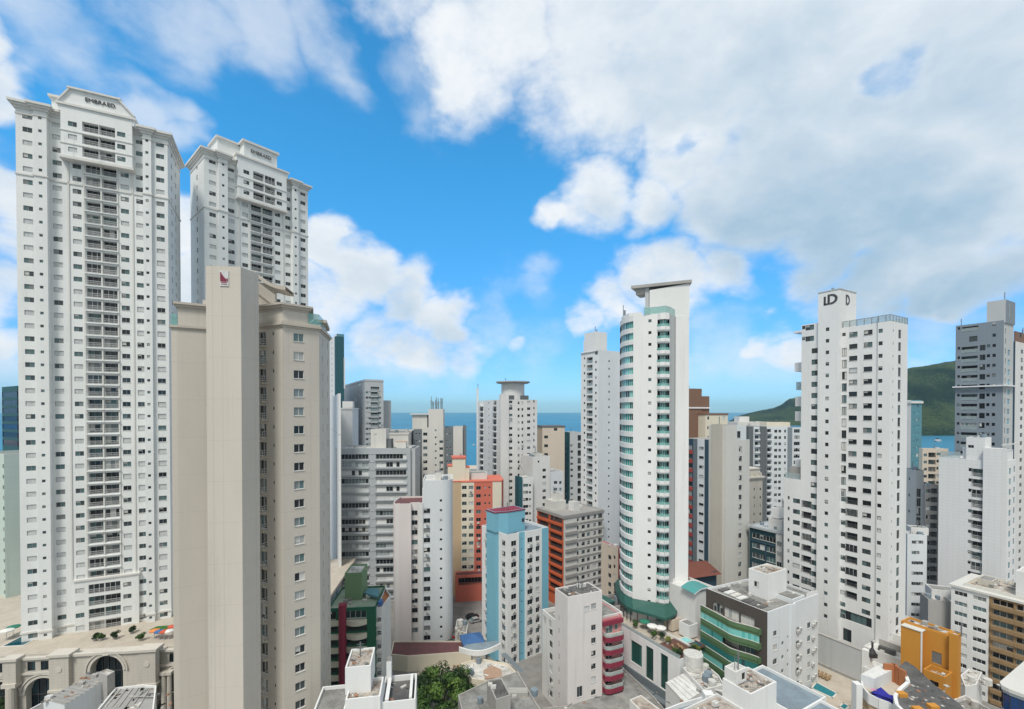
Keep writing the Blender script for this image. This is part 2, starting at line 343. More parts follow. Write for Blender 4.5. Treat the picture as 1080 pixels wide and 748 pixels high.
# ------------------------------------------------------------------ buildings
ALLB = []
class Block:
    def __init__(s, b, poly, z0, z1, mat, part, roof, fm, par, floor_cap):
        s.b, s.poly, s.z0, s.z1, s.mat, s.part, s.roof, s.fm, s.par = b, [tuple(p) for p in poly], z0, z1, mat, part, roof, fm or {}, par
        s.ops = {}
    def edge(s, i):
        n = len(s.poly); i = {'f': 0, 'r': 1, 'k': 2, 'l': 3}.get(i, i)
        return i, Vector(s.poly[i]), Vector(s.poly[(i + 1) % n])
    def wpt(s, i, t):
        i, a, b = s.edge(i); p = a + (b - a).normalized() * t; return s.b.w(p.x, p.y)
    def solve(s, i, px, py=450):
        i, a, b = s.edge(i); W0 = s.b.w(*a); d = (s.b.w(*b) - W0).normalized(); r = ray(px, py); k = r.x / r.y
        return (k * W0.y - W0.x) / (d.x - k * d.y)
    def add(s, i, t, z, w, h, kind='w', **kw):
        i, a, b = s.edge(i); L = (b - a).length
        if t - w/2 < .05 or t + w/2 > L - .05:
            if w > L - .2: w = L - .2
            t = min(max(t, w/2 + .08), L - w/2 - .08)
        if z - h/2 < s.z0 + .05 or z + h/2 > s.z1 - .05: return
        s.ops.setdefault(i, []).append((t, z, w, h, kind, kw))
    def col(s, i, px, py, w, h, n, kind='w', fh=2.9, skip=(), t=None, **kw):
        """a column of n openings whose top one is centred on the photograph's (px, py)"""
        if t is None: t = s.solve(i, px, py)
        y = s.wpt(i, t).y; z = P(px, py, y).z
        for k in range(n):
            if k in skip: continue
            s.add(i, t, z - k * fh, w, h, kind, **kw)
    def ribbon(s, edges, ztop, n, h, fh=2.9, **kw):
        for k in range(n):
            for e in edges:
                i, a, b = s.edge(e); L = (b - a).length
                z = ztop - k * fh
                if z - h/2 > s.z0 and z + h/2 < s.z1: s.ops.setdefault(i, []).append((L/2, z, L, h, 'w', dict(kw, full=1)))
    def band(s, z, h, proud, mat, part='cornice'):
        s.b.new(part).prism(offset(s.poly, proud), z, z + h, mat)
    def emit(s):
        m = s.b.mb(s.part); n = len(s.poly)
        for i in range(n):
            a, b = Vector(s.poly[i]), Vector(s.poly[(i + 1) % n]); L = (b - a).length
            if L < 1e-4: continue
            u = (b - a) / L; nin = Vector((-u.y, u.x)); mat = s.fm.get(i, s.mat); ops = s.ops.get(i, [])
            pt = lambda t, z, dep=0.0: (a.x + u.x*t + nin.x*dep, a.y + u.y*t + nin.y*dep, z)
            xs = sorted({0.0, L} | {round(max(0, min(L, o[0] + q*o[2]/2)), 4) for o in ops for q in (-1, 1)})
            for x0, x1 in zip(xs, xs[1:]):
                if x1 - x0 < 1e-4: continue
                xm = (x0 + x1) / 2
                iv = sorted((o[1] - o[3]/2, o[1] + o[3]/2) for o in ops if o[0] - o[2]/2 < xm < o[0] + o[2]/2)
                z = s.z0
                for q0, q1 in iv:
                    if q0 > z + 1e-4: m.face([pt(x0, z), pt(x1, z), pt(x1, q0), pt(x0, q0)], mat)
                    z = max(z, q1)
                if s.z1 > z + 1e-4: m.face([pt(x0, z), pt(x1, z), pt(x1, s.z1), pt(x0, s.z1)], mat)
            rz = math.atan2(u.y, u.x)
            for (t, z, w, h, kind, kw) in ops:
                dep = kw.get('depth', 1.25 if kind == 'b' else .16)
                x0, x1, q0, q1 = t - w/2, t + w/2, z - h/2, z + h/2; rm = kw.get('reveal', mat)
                m.face([pt(x0, q0), pt(x1, q0), pt(x1, q0, dep), pt(x0, q0, dep)], rm)
                m.face([pt(x0, q1, dep), pt(x1, q1, dep), pt(x1, q1), pt(x0, q1)], rm)
                if not kw.get('full'):
                    m.face([pt(x0, q0), pt(x0, q0, dep), pt(x0, q1, dep), pt(x0, q1)], rm)
                    m.face([pt(x1, q0, dep), pt(x1, q0), pt(x1, q1), pt(x1, q1, dep)], rm)
                fr = kw.get('fr', s.b.fr); gl = kw.get('gl', s.b.gl)
                rr = random.random(); var = 9 if rr < kw.get('shut', s.b.shut) else 0 if gl in ('pane_deep', 'pane_teal', 'pane_navy') else 1 if rr > .9 else 3 if rr > .85 else 0
                if kind == 'w':
                    s.b.part('window', win_mesh(w, h, fr, gl, var), pt(t, z, dep - .01), rz, ('sill', sill_mesh(w, dep), (0, 0, -h/2)) if w >= 1 and not kw.get('full') else None)
                    if kw.get('ac') and random.random() < kw['ac']:
                        s.b.part('air_conditioner', ac_mesh(), pt(t + random.uniform(-.2, .2), q0 - .5), rz, ('fan_grille', fan_mesh(), (0, 0, 0)))
                elif kind == 'b':
                    s.b.part('balcony_door', win_mesh(w - .01, h - .01, fr, gl, var if var != 9 else 0), pt(t, z, dep - .01), rz)
                    if random.random() < kw.get('enclose', .12): s.b.part('balcony_glazing', win_mesh(w - .04, h - .04, 'frame_white', gl, 0), pt(t, z, .14), rz)
                    s.b.part('railing', rail_mesh(w, kw.get('rail', 'bars')), pt(t, q0, .02 if kw.get('rail') == 'bars' else .06), rz)
                    if kw.get('sill'):
                        s.b.mb('balcony_slab').box(0, 0, 0, 0, 0, 0, mat) if False else None
                elif kind == 'vent':
                    s.b.part('vent', vent_mesh(w, h), pt(t, z, dep - .01), rz)
        zr = s.z1 - s.par
        if s.par > 0 and len(s.poly) < 40:
            ins = offset(s.poly, -.22)
            for i in range(n):
                j = (i + 1) % n
                m.face([(*s.poly[i], s.z1), (*s.poly[j], s.z1), (*ins[j], s.z1), (*ins[i], s.z1)], s.mat)
                m.face([(*ins[j], zr), (*ins[i], zr), (*ins[i], s.z1), (*ins[j], s.z1)], s.mat)
            m.face([(*p, zr) for p in ins], s.roof)
        else: m.face([(*p, s.z1) for p in s.poly], s.roof)
        if s.z0 > .5: m.face([(*p, s.z0) for p in reversed(s.poly)], s.mat)
def vent_mesh(w, h):
    key = ('vent', round(w, 2), round(h, 2))
    if key in CACHE: return CACHE[key]
    m = MB(); m.face([(-w/2, 0, -h/2), (w/2, 0, -h/2), (w/2, 0, h/2), (-w/2, 0, h/2)], 'dark_void')
    k = max(3, int(h / .22))
    for i in range(k): m.box(-w/2, w/2, -.08, -.01, -h/2 + h*i/k, -h/2 + h*i/k + .1, 'frame_grey')
    CACHE[key] = me = m.mesh('vent'); return me
class Bd:
    def __init__(s, name, label, xc=None, yt=None, d=None, a=29.4, cat='building', fr='frame_grey', gl='pane_dark', shut=.06, org=None, group=None):
        if org is None: p = P(xc, yt, d); s.top = p.z
        else: p = Vector(org); s.top = 0
        s.o = Vector((p.x, p.y, 0)); s.a = R(a)
        s.root = thing(name, label, cat, s.o, s.a, group)
        s.fr, s.gl, s.shut = fr, gl, shut; s.mbs = {}; s.news = {}; s.parts = {}; s.blocks = []; ALLB.append(s)
    def w(s, x, y):
        c, q = math.cos(s.a), math.sin(s.a); return Vector((s.o.x + c*x - q*y, s.o.y + q*x + c*y, 0))
    def loc(s, W):
        c, q = math.cos(s.a), math.sin(s.a); dx, dy = W[0] - s.o.x, W[1] - s.o.y; return (c*dx + q*dy, -q*dx + c*dy)
    def X(s, px, y=0.0, py=450):     # local x where the line y=const crosses image column px
        W0 = s.w(0, y); d = Vector((math.cos(s.a), math.sin(s.a))); r = ray(px, py); k = r.x / r.y
        return (k*W0.y - W0.x) / (d.x - k*d.y)
    def Y(s, px, x=0.0, py=450):
        W0 = s.w(x, 0); d = Vector((-math.sin(s.a), math.cos(s.a))); r = ray(px, py); k = r.x / r.y
        return (k*W0.y - W0.x) / (d.x - k*d.y)
    def Z(s, px, py, x, y): return P(px, py, s.w(x, y).y).z
    def mb(s, part): return s.mbs.setdefault(part, MB())
    def new(s, part): m = MB(); s.news.setdefault(part, []).append(m); return m
    def part(s, name, mesh, loc, rz, sub=None): s.parts.setdefault(name, []).append((mesh, Vector(loc), rz, sub))
    def block(s, x0, x1, y0, y1, z0, z1, mat, part='wall', roof='roof_grey', fm=None, par=.7):
        fm = {{'f': 0, 'r': 1, 'k': 2, 'l': 3}.get(k, k): v for k, v in (fm or {}).items()}
        return s.poly([(x0, y0), (x1, y0), (x1, y1), (x0, y1)], z0, z1, mat, part, roof, fm, par)
    def poly(s, pts, z0, z1, mat, part='wall', roof='roof_grey', fm=None, par=.7):
        bl = Block(s, pts, z0, z1, mat, part, roof, fm, par, 0); s.blocks.append(bl); return bl
    def clutter(s, bl, n, seed=1, zoff=None, kinds='vtap'):
        rnd = random.Random(seed); z = bl.z1 - bl.par if zoff is None else zoff
        xs = [p[0] for p in bl.poly]; ys = [p[1] for p in bl.poly]; cx, cy = (min(xs)+max(xs))/2, (min(ys)+max(ys))/2; hx, hy = (max(xs)-min(xs))*.36, (max(ys)-min(ys))*.36
        for _ in range(n):
            x, y = cx + rnd.uniform(-hx, hx), cy + rnd.uniform(-hy, hy); k = rnd.choice(kinds)
            if k == 'v':
                q = rnd.uniform(.2, .5); q2 = rnd.uniform(.2, .5); s.new('roof_vent').box(x-q, x+q, y-q2, y+q2, z, z+rnd.uniform(.3, .8), rnd.choice(['roof_pale', 'concrete', 'roof_grey']))
            elif k == 't':
                r = rnd.uniform(.5, .8); s.new('water_tank').tube((x, y, z), (x, y, z+1.2), r, rnd.choice(['roof_blue', 'ac_white']), 12)
            elif k == 'a':
                m = s.new('roof_air_conditioner'); m.box(x-.45, x+.45, y-.2, y+.2, z+.1, z+.75, 'ac_white'); m.box(x-.5, x+.5, y-.25, y+.25, z, z+.1, 'steel')
            else:
                L = rnd.uniform(1.2, 3); d = rnd.choice([(1, 0), (0, 1)]); s.new('roof_pipe').tube((x, y, z+.15), (x+d[0]*L, y+d[1]*L, z+.15), .06, rnd.choice(['steel', 'roof_pale', 'roof_dark']), 6)
    def debris(s, bl, n, seed=1, mats=('roof_pale', 'concrete', 'roof_dark', 'clay', 'ivory', 'roof_grey', 'concrete', 'roof_rubble')):
        rnd = random.Random(seed); z = bl.z1 - bl.par; xs = [p[0] for p in bl.poly]; ys = [p[1] for p in bl.poly]; m = MB()
        for _ in range(n):
            x, y = rnd.uniform(min(xs)+.5, max(xs)-.5), rnd.uniform(min(ys)+.5, max(ys)-.5); w, l = rnd.uniform(.06, .25), rnd.uniform(.08, .5)
            c, q = math.cos(rnd.uniform(0, 3)), 0; q = math.sqrt(1 - c*c); h = rnd.uniform(.04, .22)
            m.prism([(x + c*a_ - q*b_, y + q*a_ + c*b_) for a_, b_ in ((-w, -l), (w, -l), (w, l), (-w, l))], z, z + h, rnd.choice(mats))
        m.build('roof_debris', s.root)['kind'] = 'stuff'
    def antenna(s, x, y, z, h, n=1, spread=1.0, seed=3):
        rnd = random.Random(seed)
        for i in range(n):
            ax, ay = x + rnd.uniform(-spread, spread), y + rnd.uniform(-spread, spread); hh = h*rnd.uniform(.5, 1)
            m = MB(); m.tube((ax, ay, z), (ax, ay, z+hh), .1, 'steel', 6)
            for k in range(3): m.box(ax-.5, ax+.5, ay-.03, ay+.03, z+hh*(.55+.15*k), z+hh*(.55+.15*k)+.06, 'steel')
            m.build('antenna', s.root)
    def finish(s):
        if s.blocks:
            bl = max(s.blocks, key=lambda k: k.z1)
            if bl.z1 > 24 and len(bl.poly) < 9 and random.random() < .75:
                xs = [p[0] for p in bl.poly]; ys = [p[1] for p in bl.poly]; s.antenna(sum(xs)/len(xs), sum(ys)/len(ys), bl.z1 - bl.par, 3.2, random.choice([1, 1, 2]), 1.0, int(bl.z1*7))
        for bl in s.blocks: bl.emit()
        for name, m in s.mbs.items():
            if m.f: m.build(name, s.root)
        for name, lst in s.news.items():
            lst = [m for m in lst if m.f]
            for m in lst[:98]: m.build(name, s.root)
            if lst[98:]:
                M_ = MB()
                for m in lst[98:]:
                    n = len(M_.v); M_.v += m.v; M_.f += [[n + i for i in f] for f in m.f]; M_.m += [M_.mi(m.mats[k]) for k in m.m]
                M_.build(name + 's', s.root)['kind'] = 'stuff'
        c, q = math.cos(s.a), math.sin(s.a); camp = Vector((0, 0, CAMZ))
        for name, lst in s.parts.items():
            lst.sort(key=lambda e: (Vector((s.o.x + c*e[1].x - q*e[1].y, s.o.y + q*e[1].x + c*e[1].y, e[1].z)) - camp).length)
            for me, loc, rz, sub in lst[:98]:
                o = bpy.data.objects.new(name, me); COL.objects.link(o); o.parent = s.root; o.location = loc; o.rotation_euler = (0, 0, rz)
                if sub and (s.o - Vector((0, 0, 0))).length < 150:
                    k = bpy.data.objects.new(sub[0], sub[1]); COL.objects.link(k); k.parent = o; k.location = sub[2]
            rest = lst[98:]
            if rest:
                m = MB()
                for me, loc, rz, sub in rest:
                    cc, qq = math.cos(rz), math.sin(rz); n = len(m.v)
                    m.v += [(loc.x + cc*v.co.x - qq*v.co.y, loc.y + qq*v.co.x + cc*v.co.y, loc.z + v.co.z) for v in me.vertices]
                    mm = [m.mi(mt.name) for mt in me.materials]
                    for p in me.polygons: m.f.append([n + i for i in p.vertices]); m.m.append(mm[p.material_index])
                o = m.build(name + ('s' if not name.endswith('s') else ''), s.root); o['kind'] = 'stuff'
# ------------------------------------------------------------------ ground, sea, hills
def sheet(name, pts, z, mat, kind='structure'):
    m = MB(); m.face([(*p, z) for p in pts], mat); o = m.build(name); o['kind'] = kind; return o
sheet('ground', [(-2500, -400), (2500, -400), (2500, 470), (900, 500), (300, 520), (-300, 535), (-2500, 560)], 0, 'pavement')
for i, (c, w, ang) in enumerate([((-20, 108), 7, 29.4), ((64, 118), 7, 29.4)]):
    pass
def street(p0, p1, w):
    a, b = Vector(p0), Vector(p1); u = (b - a).normalized(); n = Vector((-u.y, u.x)) * (w / 2); m = MB()
    m.face([(*(a - n), .004), (*(b - n), .004), (*(b + n), .004), (*(a + n), .004)], 'asphalt')
    L = (b - a).length
    for k in range(int(L / 6)):
        q = a + u * (k * 6); m.face([(*(q - n*.02), .008), (*(q + u*2.5 - n*.02), .008), (*(q + u*2.5 + n*.02), .008), (*(q + n*.02), .008)], 'rail_white')
    m.build('road')['kind'] = 'structure'
    for s in (-1, 1):
        m = MB(); c0, c1 = a + n*s*1.02, b + n*s*1.02; e = n.normalized()*2.2*s
        pts = [tuple(c0), tuple(c1), tuple(c1 + e), tuple(c0 + e)]
        if s < 0: pts = pts[::-1]
        m.prism(pts[::-1] if s > 0 else pts[::-1], 0, .14, 'pavement'); m.build('pavement')['kind'] = 'structure'
street((-75, 40), (-190, 245), 8); street((20, 60), (-105, 282), 8); street((78, 70), (-50, 300), 8)
plain('sand', (.55, .48, .38), .9)
sheet('beach', [(-2500, 560), (-300, 535), (300, 520), (900, 500), (2500, 470), (2500, 505), (900, 535), (300, 556), (-300, 571), (-2500, 596)], -.15, 'sand')
def sea_mat():
    m, nt, b = newmat('sea'); N = nt.nodes.new; L = nt.links.new
    tc = N('ShaderNodeTexCoord'); mp = N('ShaderNodeMapping'); mp.inputs['Scale'].default_value = (.05, .16, 1); mp.inputs['Rotation'].default_value = (0, 0, R(20)); L(tc.outputs['Object'], mp.inputs[0])
    n = N('ShaderNodeTexNoise'); n.inputs['Scale'].default_value = 1; n.inputs['Detail'].default_value = 6; L(mp.outputs[0], n.inputs['Vector'])
    n2 = N('ShaderNodeTexNoise'); n2.inputs['Scale'].default_value = .0021; n2.inputs['Detail'].default_value = 5; L(tc.outputs['Object'], n2.inputs['Vector'])
    r = N('ShaderNodeMapRange'); L(n2.outputs['Fac'], r.inputs[0]); r.inputs[1].default_value = .35; r.inputs[2].default_value = .65
    mx = N('ShaderNodeMix'); mx.data_type = 'RGBA'; L(r.outputs[0], mx.inputs[0]); mx.inputs[6].default_value = (.010, .145, .27, 1); mx.inputs[7].default_value = (.02, .21, .34, 1)
    L(mx.outputs[2], b.inputs['Base Color']); b.inputs['Roughness'].default_value = .45; b.inputs['Specular IOR Level'].default_value = .3
    bp = N('ShaderNodeBump'); bp.inputs['Strength'].default_value = .6; bp.inputs['Distance'].default_value = 1.2; L(n.outputs['Fac'], bp.inputs['Height']); L(bp.outputs[0], b.inputs['Normal'])
    MATS['sea'] = m
sea_mat()
sheet('sea', [(-14000, -600), (14000, -600), (14000, 14000), (-14000, 14000)], -.6, 'sea')

from mathutils import noise as mnoise
def forest_mat():
    m, nt, b = newmat('forest'); N = nt.nodes.new; L = nt.links.new
    tc = N('ShaderNodeTexCoord')
    def no(sc, det):
        n = N('ShaderNodeTexNoise'); n.inputs['Scale'].default_value = sc; n.inputs['Detail'].default_value = det; n.inputs['Roughness'].default_value = .65; L(tc.outputs['Object'], n.inputs['Vector']); return n.outputs['Fac']
    a = N('ShaderNodeMath'); a.operation = 'MULTIPLY_ADD'; L(no(.17, 8), a.inputs[0]); a.inputs[1].default_value = .75; L(no(.006, 4), a.inputs[2])
    cr = N('ShaderNodeValToRGB'); L(a.outputs[0], cr.inputs[0]); e = cr.color_ramp.elements
    e[0].position = .62; e[0].color = (.001, .006, .006, 1); e[1].position = 1.05; e[1].color = (.045, .065, .025, 1)
    q = e.new(.8); q.color = (.005, .017, .010, 1)
    L(cr.outputs[0], b.inputs['Base Color']); b.inputs['Roughness'].default_value = .9; b.inputs['Specular IOR Level'].default_value = .1
    MATS['forest'] = m
forest_mat()
def hill(name, sil, Dr, Dn, Df, amp=9, step=5):
    """a wooded hill: sil = crest profile [(px, py)], crest at distance Dr, near foot Dn, far foot Df"""
    m = MB(); xs = []; x = sil[0][0]
    while x <= sil[-1][0]: xs.append(x); x += step
    rows = 46; idx = {}
    for i, px in enumerate(xs):
        k = max(j for j in range(len(sil) - 1) if sil[j][0] <= px) if px < sil[-1][0] else len(sil) - 2
        f = (px - sil[k][0]) / (sil[k+1][0] - sil[k][0]); f = f*f*(3 - 2*f) if False else f; py = sil[k][1]*(1-f) + sil[k+1][1]*f
        crest = P(px, py, Dr).z
        for j in range(rows):
            t = j / (rows - 1); D = Dn + (Df - Dn)*t; tr = (Dr - Dn)/(Df - Dn)
            s = t/tr if t < tr else (1 - t)/(1 - tr); s = max(0, min(1, s)); prof = math.sin(s*math.pi/2)**1.15
            X = ray(px, 433).x * D
            big = mnoise.fractal(Vector((X*.004, D*.004, 3)), 1, 2, 5); fine = mnoise.fractal(Vector((X*.03, D*.03, 7)), .8, 2, 4)
            z = -3 + (crest + 3)*prof + (big*crest*.16 + fine*amp)*(prof*(1 - .75*prof) + .12*(s > .05))
            m.v.append((X, D, z)); 
    for i in range(len(xs) - 1):
        for j in range(rows - 1):
            a = i*rows + j; m.f.append([a, a + rows, a + rows + 1, a + 1]); m.m.append(0)
    m.mi('forest'); o = m.build(name); o['kind'] = 'structure'
    for p in o.data.polygons: p.use_smooth = True
hill('hill', [(768, 447), (776, 440), (790, 436), (803, 433.5), (815, 431), (824, 427), (832, 421), (845, 419), (870, 408), (910, 398), (960, 392)], 2500, 2050, 3300, 10, 2.5)
hill('hill', [(880, 447), (920, 408), (945, 391), (960, 387), (985, 384.5), (1007, 383), (1040, 378), (1090, 372), (1150, 380), (1220, 392), (1330, 440)], 1650, 1230, 2600, 7, 3)

# ------------------------------------------------------------------ sea air
def haze():
    m = bpy.data.materials.new('haze'); m.use_nodes = True; nt = m.node_tree; nt.nodes.clear()
    o = nt.nodes.new('ShaderNodeOutputMaterial'); v = nt.nodes.new('ShaderNodeVolumePrincipled'); v.inputs['Density'].default_value = HAZE; v.inputs['Color'].default_value = (.45, .80, 1, 1); v.inputs['Anisotropy'].default_value = -.15
    nt.links.new(v.outputs[0], o.inputs['Volume']); MATS['haze'] = m
    b = MB(); b.box(-14500, 14500, -620, 14500, -1.7, 275, 'haze'); b.build('haze')['kind'] = 'stuff'
HAZE = 0.000055
haze()

# ------------------------------------------------------------------ paints
W = paint('white_render', (.80, .81, .81), grime=.22)
paint('white_joint', (.79, .80, .80), grime=.24, joint=2.9)
paint('white_tile', (.78, .785, .785), grime=.16, joint=.9, jx=1.2)
paint('white_worn', (.77, .77, .76), grime=.34)
paint('white_cool', (.72, .755, .78), grime=.24)
paint('pinkish', (.72, .66, .65), grime=.2); paint('pink_white', (.78, .745, .735), grime=.32)
paint('tower_white', (.82, .84, .835), grime=.26, joint=2.9); paint('tower_trim', (.72, .71, .68), grime=.2)
paint('mint', (.58, .68, .62), grime=.25, joint=2.9)
paint('beige', (.61, .565, .50), grime=.2, joint=5.8, jx=4.1); paint('beige_trim', (.55, .50, .435), grime=.25)
paint('grey_mid', (.44, .475, .50), grime=.2, joint=2.9); paint('grey_lt', (.52, .54, .55), grime=.2); paint('grey_blue', (.22, .26, .30), grime=.12)
paint('grey_dark', (.13, .145, .155), grime=.15); paint('slate', (.16, .19, .21), grime=.15); paint('navy', (.03, .07, .11), grime=.1)
paint('stone', (.60, .565, .50), grime=.3, joint=.6, jx=1.1); paint('stone_trim', (.65, .615, .55), grime=.3)
paint('cream', (.76, .70, .57), grime=.16); paint('tan', (.55, .42, .28), grime=.16); paint('salmon', (.64, .17, .115), grime=.16); paint('sand_wall', (.66, .57, .47), grime=.2)
paint('orange_red', (.55, .115, .04), grime=.2); paint('grey_band', (.34, .33, .315), grime=.2); paint('ivory', (.66, .655, .62), grime=.2)
paint('sky_blue', (.20, .47, .60), grime=.15); paint('teal_wall', (.02, .10, .125), grime=.15); paint('teal_pale', (.10, .26, .32), grime=.1)
paint('rust_roof', (.20, .065, .045), grime=.4); paint('brown', (.22, .125, .085), grime=.2); paint('brown_dark', (.095, .08, .07), grime=.25, jx=1.0, joint=1.0); paint('red_panel', (.40, .07, .06), grime=.15)
paint('maroon', (.24, .025, .055), grime=.15); paint('rose', (.60, .27, .28), grime=.2)
paint('green_dark', (.02, .13, .075), grime=.2); paint('green_mid', (.10, .185, .085), grime=.2); paint('green_pale', (.17, .28, .15), grime=.22); paint('cream_band', (.62, .60, .49), grime=.22)
paint('petrol', (.012, .05, .065), grime=.15); paint('ochre', (.60, .275, .04), grime=.2); paint('ochre_roof', (.45, .17, .07), grime=.3); paint('tan_dark', (.30, .20, .105), grime=.2); paint('concrete', (.44, .43, .41), grime=.4); paint('corrugated', (.40, .40, .395), grime=.45, jx=.45)

# ================================================================== left: twin white towers
def twin_tower(name, label, xc, yt, d, a, Lf, Wd, cap, seed):
    random.seed(seed)
    b = Bd(name, label, xc, yt, d, a, shut=.36, fr='frame_grey', group='pair of white classical towers'); T = lambda px: (px - 16) / 159 * Lf   # rough front fraction
    q = {k: b_t(k) * Lf for k in ()} if False else None
    fr = lambda f: f * Lf
    z1 = b.top - 1.2; zr = z1 - 2.0; n = 41
    pts = [(0, 0), (fr(.115), 0), (fr(.115), -.7), (fr(.195), -.7), (fr(.195), .8), (fr(.825), .8), (fr(.825), -.7), (fr(.885), -.7), (fr(.885), 0), (Lf, 0), (Lf, Wd), (0, Wd)]
    m = b.poly(pts, 0, z1, 'tower_white', par=1.0)
    def colm(e, f, w, h, start=0, kind='w', x0=0.0, **kw):
        i, A, B = m.edge(e); base = A.x
        for k in range(start, n): m.add(e, fr(f) - base, zr - 2.9*k, w, h, kind, **kw)
    colm(0, .07, 1.6, 1.1, shut=.5); colm(2, .155, .6, .65, shut=0); 
    colm(4, .24, 1.6, 1.1, shut=.55)
    colm(4, .365, 1.55, 1.1, 3); colm(4, .475, 2.9, 2.1, 3, 'b', rail='bars', depth=1.1); colm(4, .585, 2.9, 2.1, 3, 'b', rail='bars', depth=1.1); colm(4, .685, 1.55, 1.1, 3); colm(4, .792, 1.5, 1.1, 0)
    colm(6, .855, .6, .65, shut=0); colm(8, .945, 1.6, 1.1)
    for k in range(n):
        for s in (.3, .62): m.add(9, Wd*s, zr - 2.9*k, 1.1, 1.3, 'w')
    if a > 40:
        for k in range(n): m.add(11, Wd*.5, zr - 2.9*k, 1.0, 1.4, 'w')
    # crowning bay of three storeys, proud of the front
    x0, x1 = fr(.285), fr(.755); zb = zr - 2.9*2 - 1.9
    cb = b.block(x0, x1, -1.0, .75, zb, z1 + 1.4, 'tower_white', part='crown_bay', par=0)
    for k in range(3):
        for f, w, h, kd in ((.36, 1.55, 1.1, 'w'), (.475, 2.9, 2.2, 'b'), (.585, 2.9, 2.2, 'b'), (.68, 1.55, 1.1, 'w')): cb.add(0, fr(f) - x0, zr - 2.9*k, w, h, kd, depth=1.2 if kd == 'b' else .16)
    for k in range(3): cb.band(zr - 2.9*k - 1.75, .22, .14, 'tower_trim', 'string_course')
    cb.band(zb - .3, .35, .3, 'tower_trim', 'string_course')
    # lower bay and its cap
    lb = b.block(fr(.33), fr(.765), .1, .78, 0, 28.5, 'tower_white', part='lower_bay', par=0)
    for k in range(37, n):
        for f, w, h, kd in ((.365, 1.55, 1.1, 'w'), (.475, 2.9, 2.2, 'b'), (.585, 2.9, 2.2, 'b'), (.685, 1.55, 1.1, 'w')): 
            if zr - 2.9*k < 26.5: lb.add(0, fr(f) - fr(.33), zr - 2.9*k, w, h, kd, depth=.6 if kd == 'b' else .16)
    lb.band(28.2, .4, .25, 'tower_trim', 'string_course')
    # pilaster strips beside the balcony stack, floor ledges under the balconies
    for f in (.31, .41, .525, .635, .74): b.new('pilaster').box(fr(f) - .14, fr(f) + .14, .62, .8, 28.6, zb - .3, 'tower_trim')
    for k in range(3, n):
        z = zr - 2.9*k - 1.2
        if z > 29: b.new('balcony_ledge').box(fr(.415), fr(.64), .35, .8, z - .22, z, 'tower_white')
    # main cornice in three steps, a string course four floors down
    for dz, pr, h in ((-1.7, .12, .3), (-.5, .35, .5), (0, .7, .45), (.45, 1.05, .5)): m.band(z1 + dz, h, pr, 'tower_trim', 'cornice')
    m.band(zr - 2.9*4.5, .35, .18, 'tower_trim', 'string_course'); m.band(18, .4, .18, 'tower_trim', 'string_course')
    # attic, stepped gable and sign
    at = b.block(fr(.27), fr(.77), -.95, 5, z1 + .6, z1 + 2.2, 'tower_white', part='attic', par=0)
    at.band(z1 + 2.0, .5, .35, 'tower_trim', 'cornice'); 
    if cap == 'gable':
        g = b.mb('gable'); yq = -.9
        pr = [(fr(.27), z1+2.5), (fr(.775), z1+2.5), (fr(.66), z1+5.9), (fr(.35), z1+5.9)]
        for y, rev in ((yq, False), (4.6, True)):
            f = [(x, y, z) for x, z in pr]; g.face(f[::-1] if rev else f, 'tower_white')
        for i in range(4):
            (xa, za), (xb, zb2) = pr[i], pr[(i+1) % 4]; g.face([(xa, yq, za), (xa, 4.6, za), (xb, 4.6, zb2), (xb, yq, zb2)], 'tower_trim')
        t = b.mb('gable_coping'); t.box(fr(.33), fr(.68), yq - .5, 5, z1 + 5.9, z1 + 6.3, 'tower_trim')
        for (xa, za), (xb, zb2) in ((pr[1], pr[2]), (pr[3], pr[0])):
            t.face([(xa, yq - .4, za), (xa, 4.8, za), (xb, 4.8, zb2), (xb, yq - .4, zb2)], 'tower_trim'); t.face([(xa, yq - .4, za + .5), (xb, yq - .4, zb2 + .5), (xb, 4.8, zb2 + .5), (xa, 4.8, za + .5)], 'tower_trim')
            t.face([(xa, yq - .4, za), (xb, yq - .4, zb2), (xb, yq - .4, zb2 + .5), (xa, yq - .4, za + .5)], 'tower_trim')
        b.block(fr(.20), fr(.34), 1.5, 9, z1, z1 + 4.4, 'tower_white', part='attic', par=0).band(z1 + 4.3, .5, .5, 'tower_trim', 'cornice')
        sx, sz, sw = fr(.44), z1 + 3.9, fr(.2)
    else:
        k2 = b.block(fr(.34), fr(.66), -.8, 5, z1 + 2.5, z1 + 6.6, 'tower_white', part='attic', par=0); k2.band(z1 + 6.5, .6, .5, 'tower_trim', 'cornice')
        b.block(fr(.14), fr(.34), 2.5, 9.5, z1, z1 + 6.6, 'tower_white', part='attic', par=0).band(z1 + 6.5, .5, .45, 'tower_trim', 'cornice')
        sx, sz, sw = fr(.40), z1 + 4.2, fr(.2)
    cu = bpy.data.curves.new('lettering', 'FONT'); cu.body = 'EMBRAED'; cu.size = 2.1; cu.extrude = .06; cu.materials.append(MATS['frame_dark'])
    tmp = bpy.data.objects.new('tmp', cu); COL.objects.link(tmp); bpy.context.view_layer.update()
    lm = bpy.data.meshes.new_from_object(tmp.evaluated_get(bpy.context.evaluated_depsgraph_get())); bpy.data.objects.remove(tmp)
    o = bpy.data.objects.new('sign_lettering', lm); COL.objects.link(o); o.parent = b.root; o.location = (sx, -1.02, sz); o.rotation_euler = (math.pi/2, 0, 0)
    k = sw / max(v.co.x for v in lm.vertices); o.scale = (k, k, 1)
    b.antenna(fr(.45), 6, z1 + 5, 3.5, 2, 3, seed)
    b.finish(); return b
tA = twin_tower('apartment_tower', 'tallest white classical tower with sloped gable, standing on the arched stone podium', 16, 105, 101, 26.6, 27.2, 14.9, 'gable', 11)
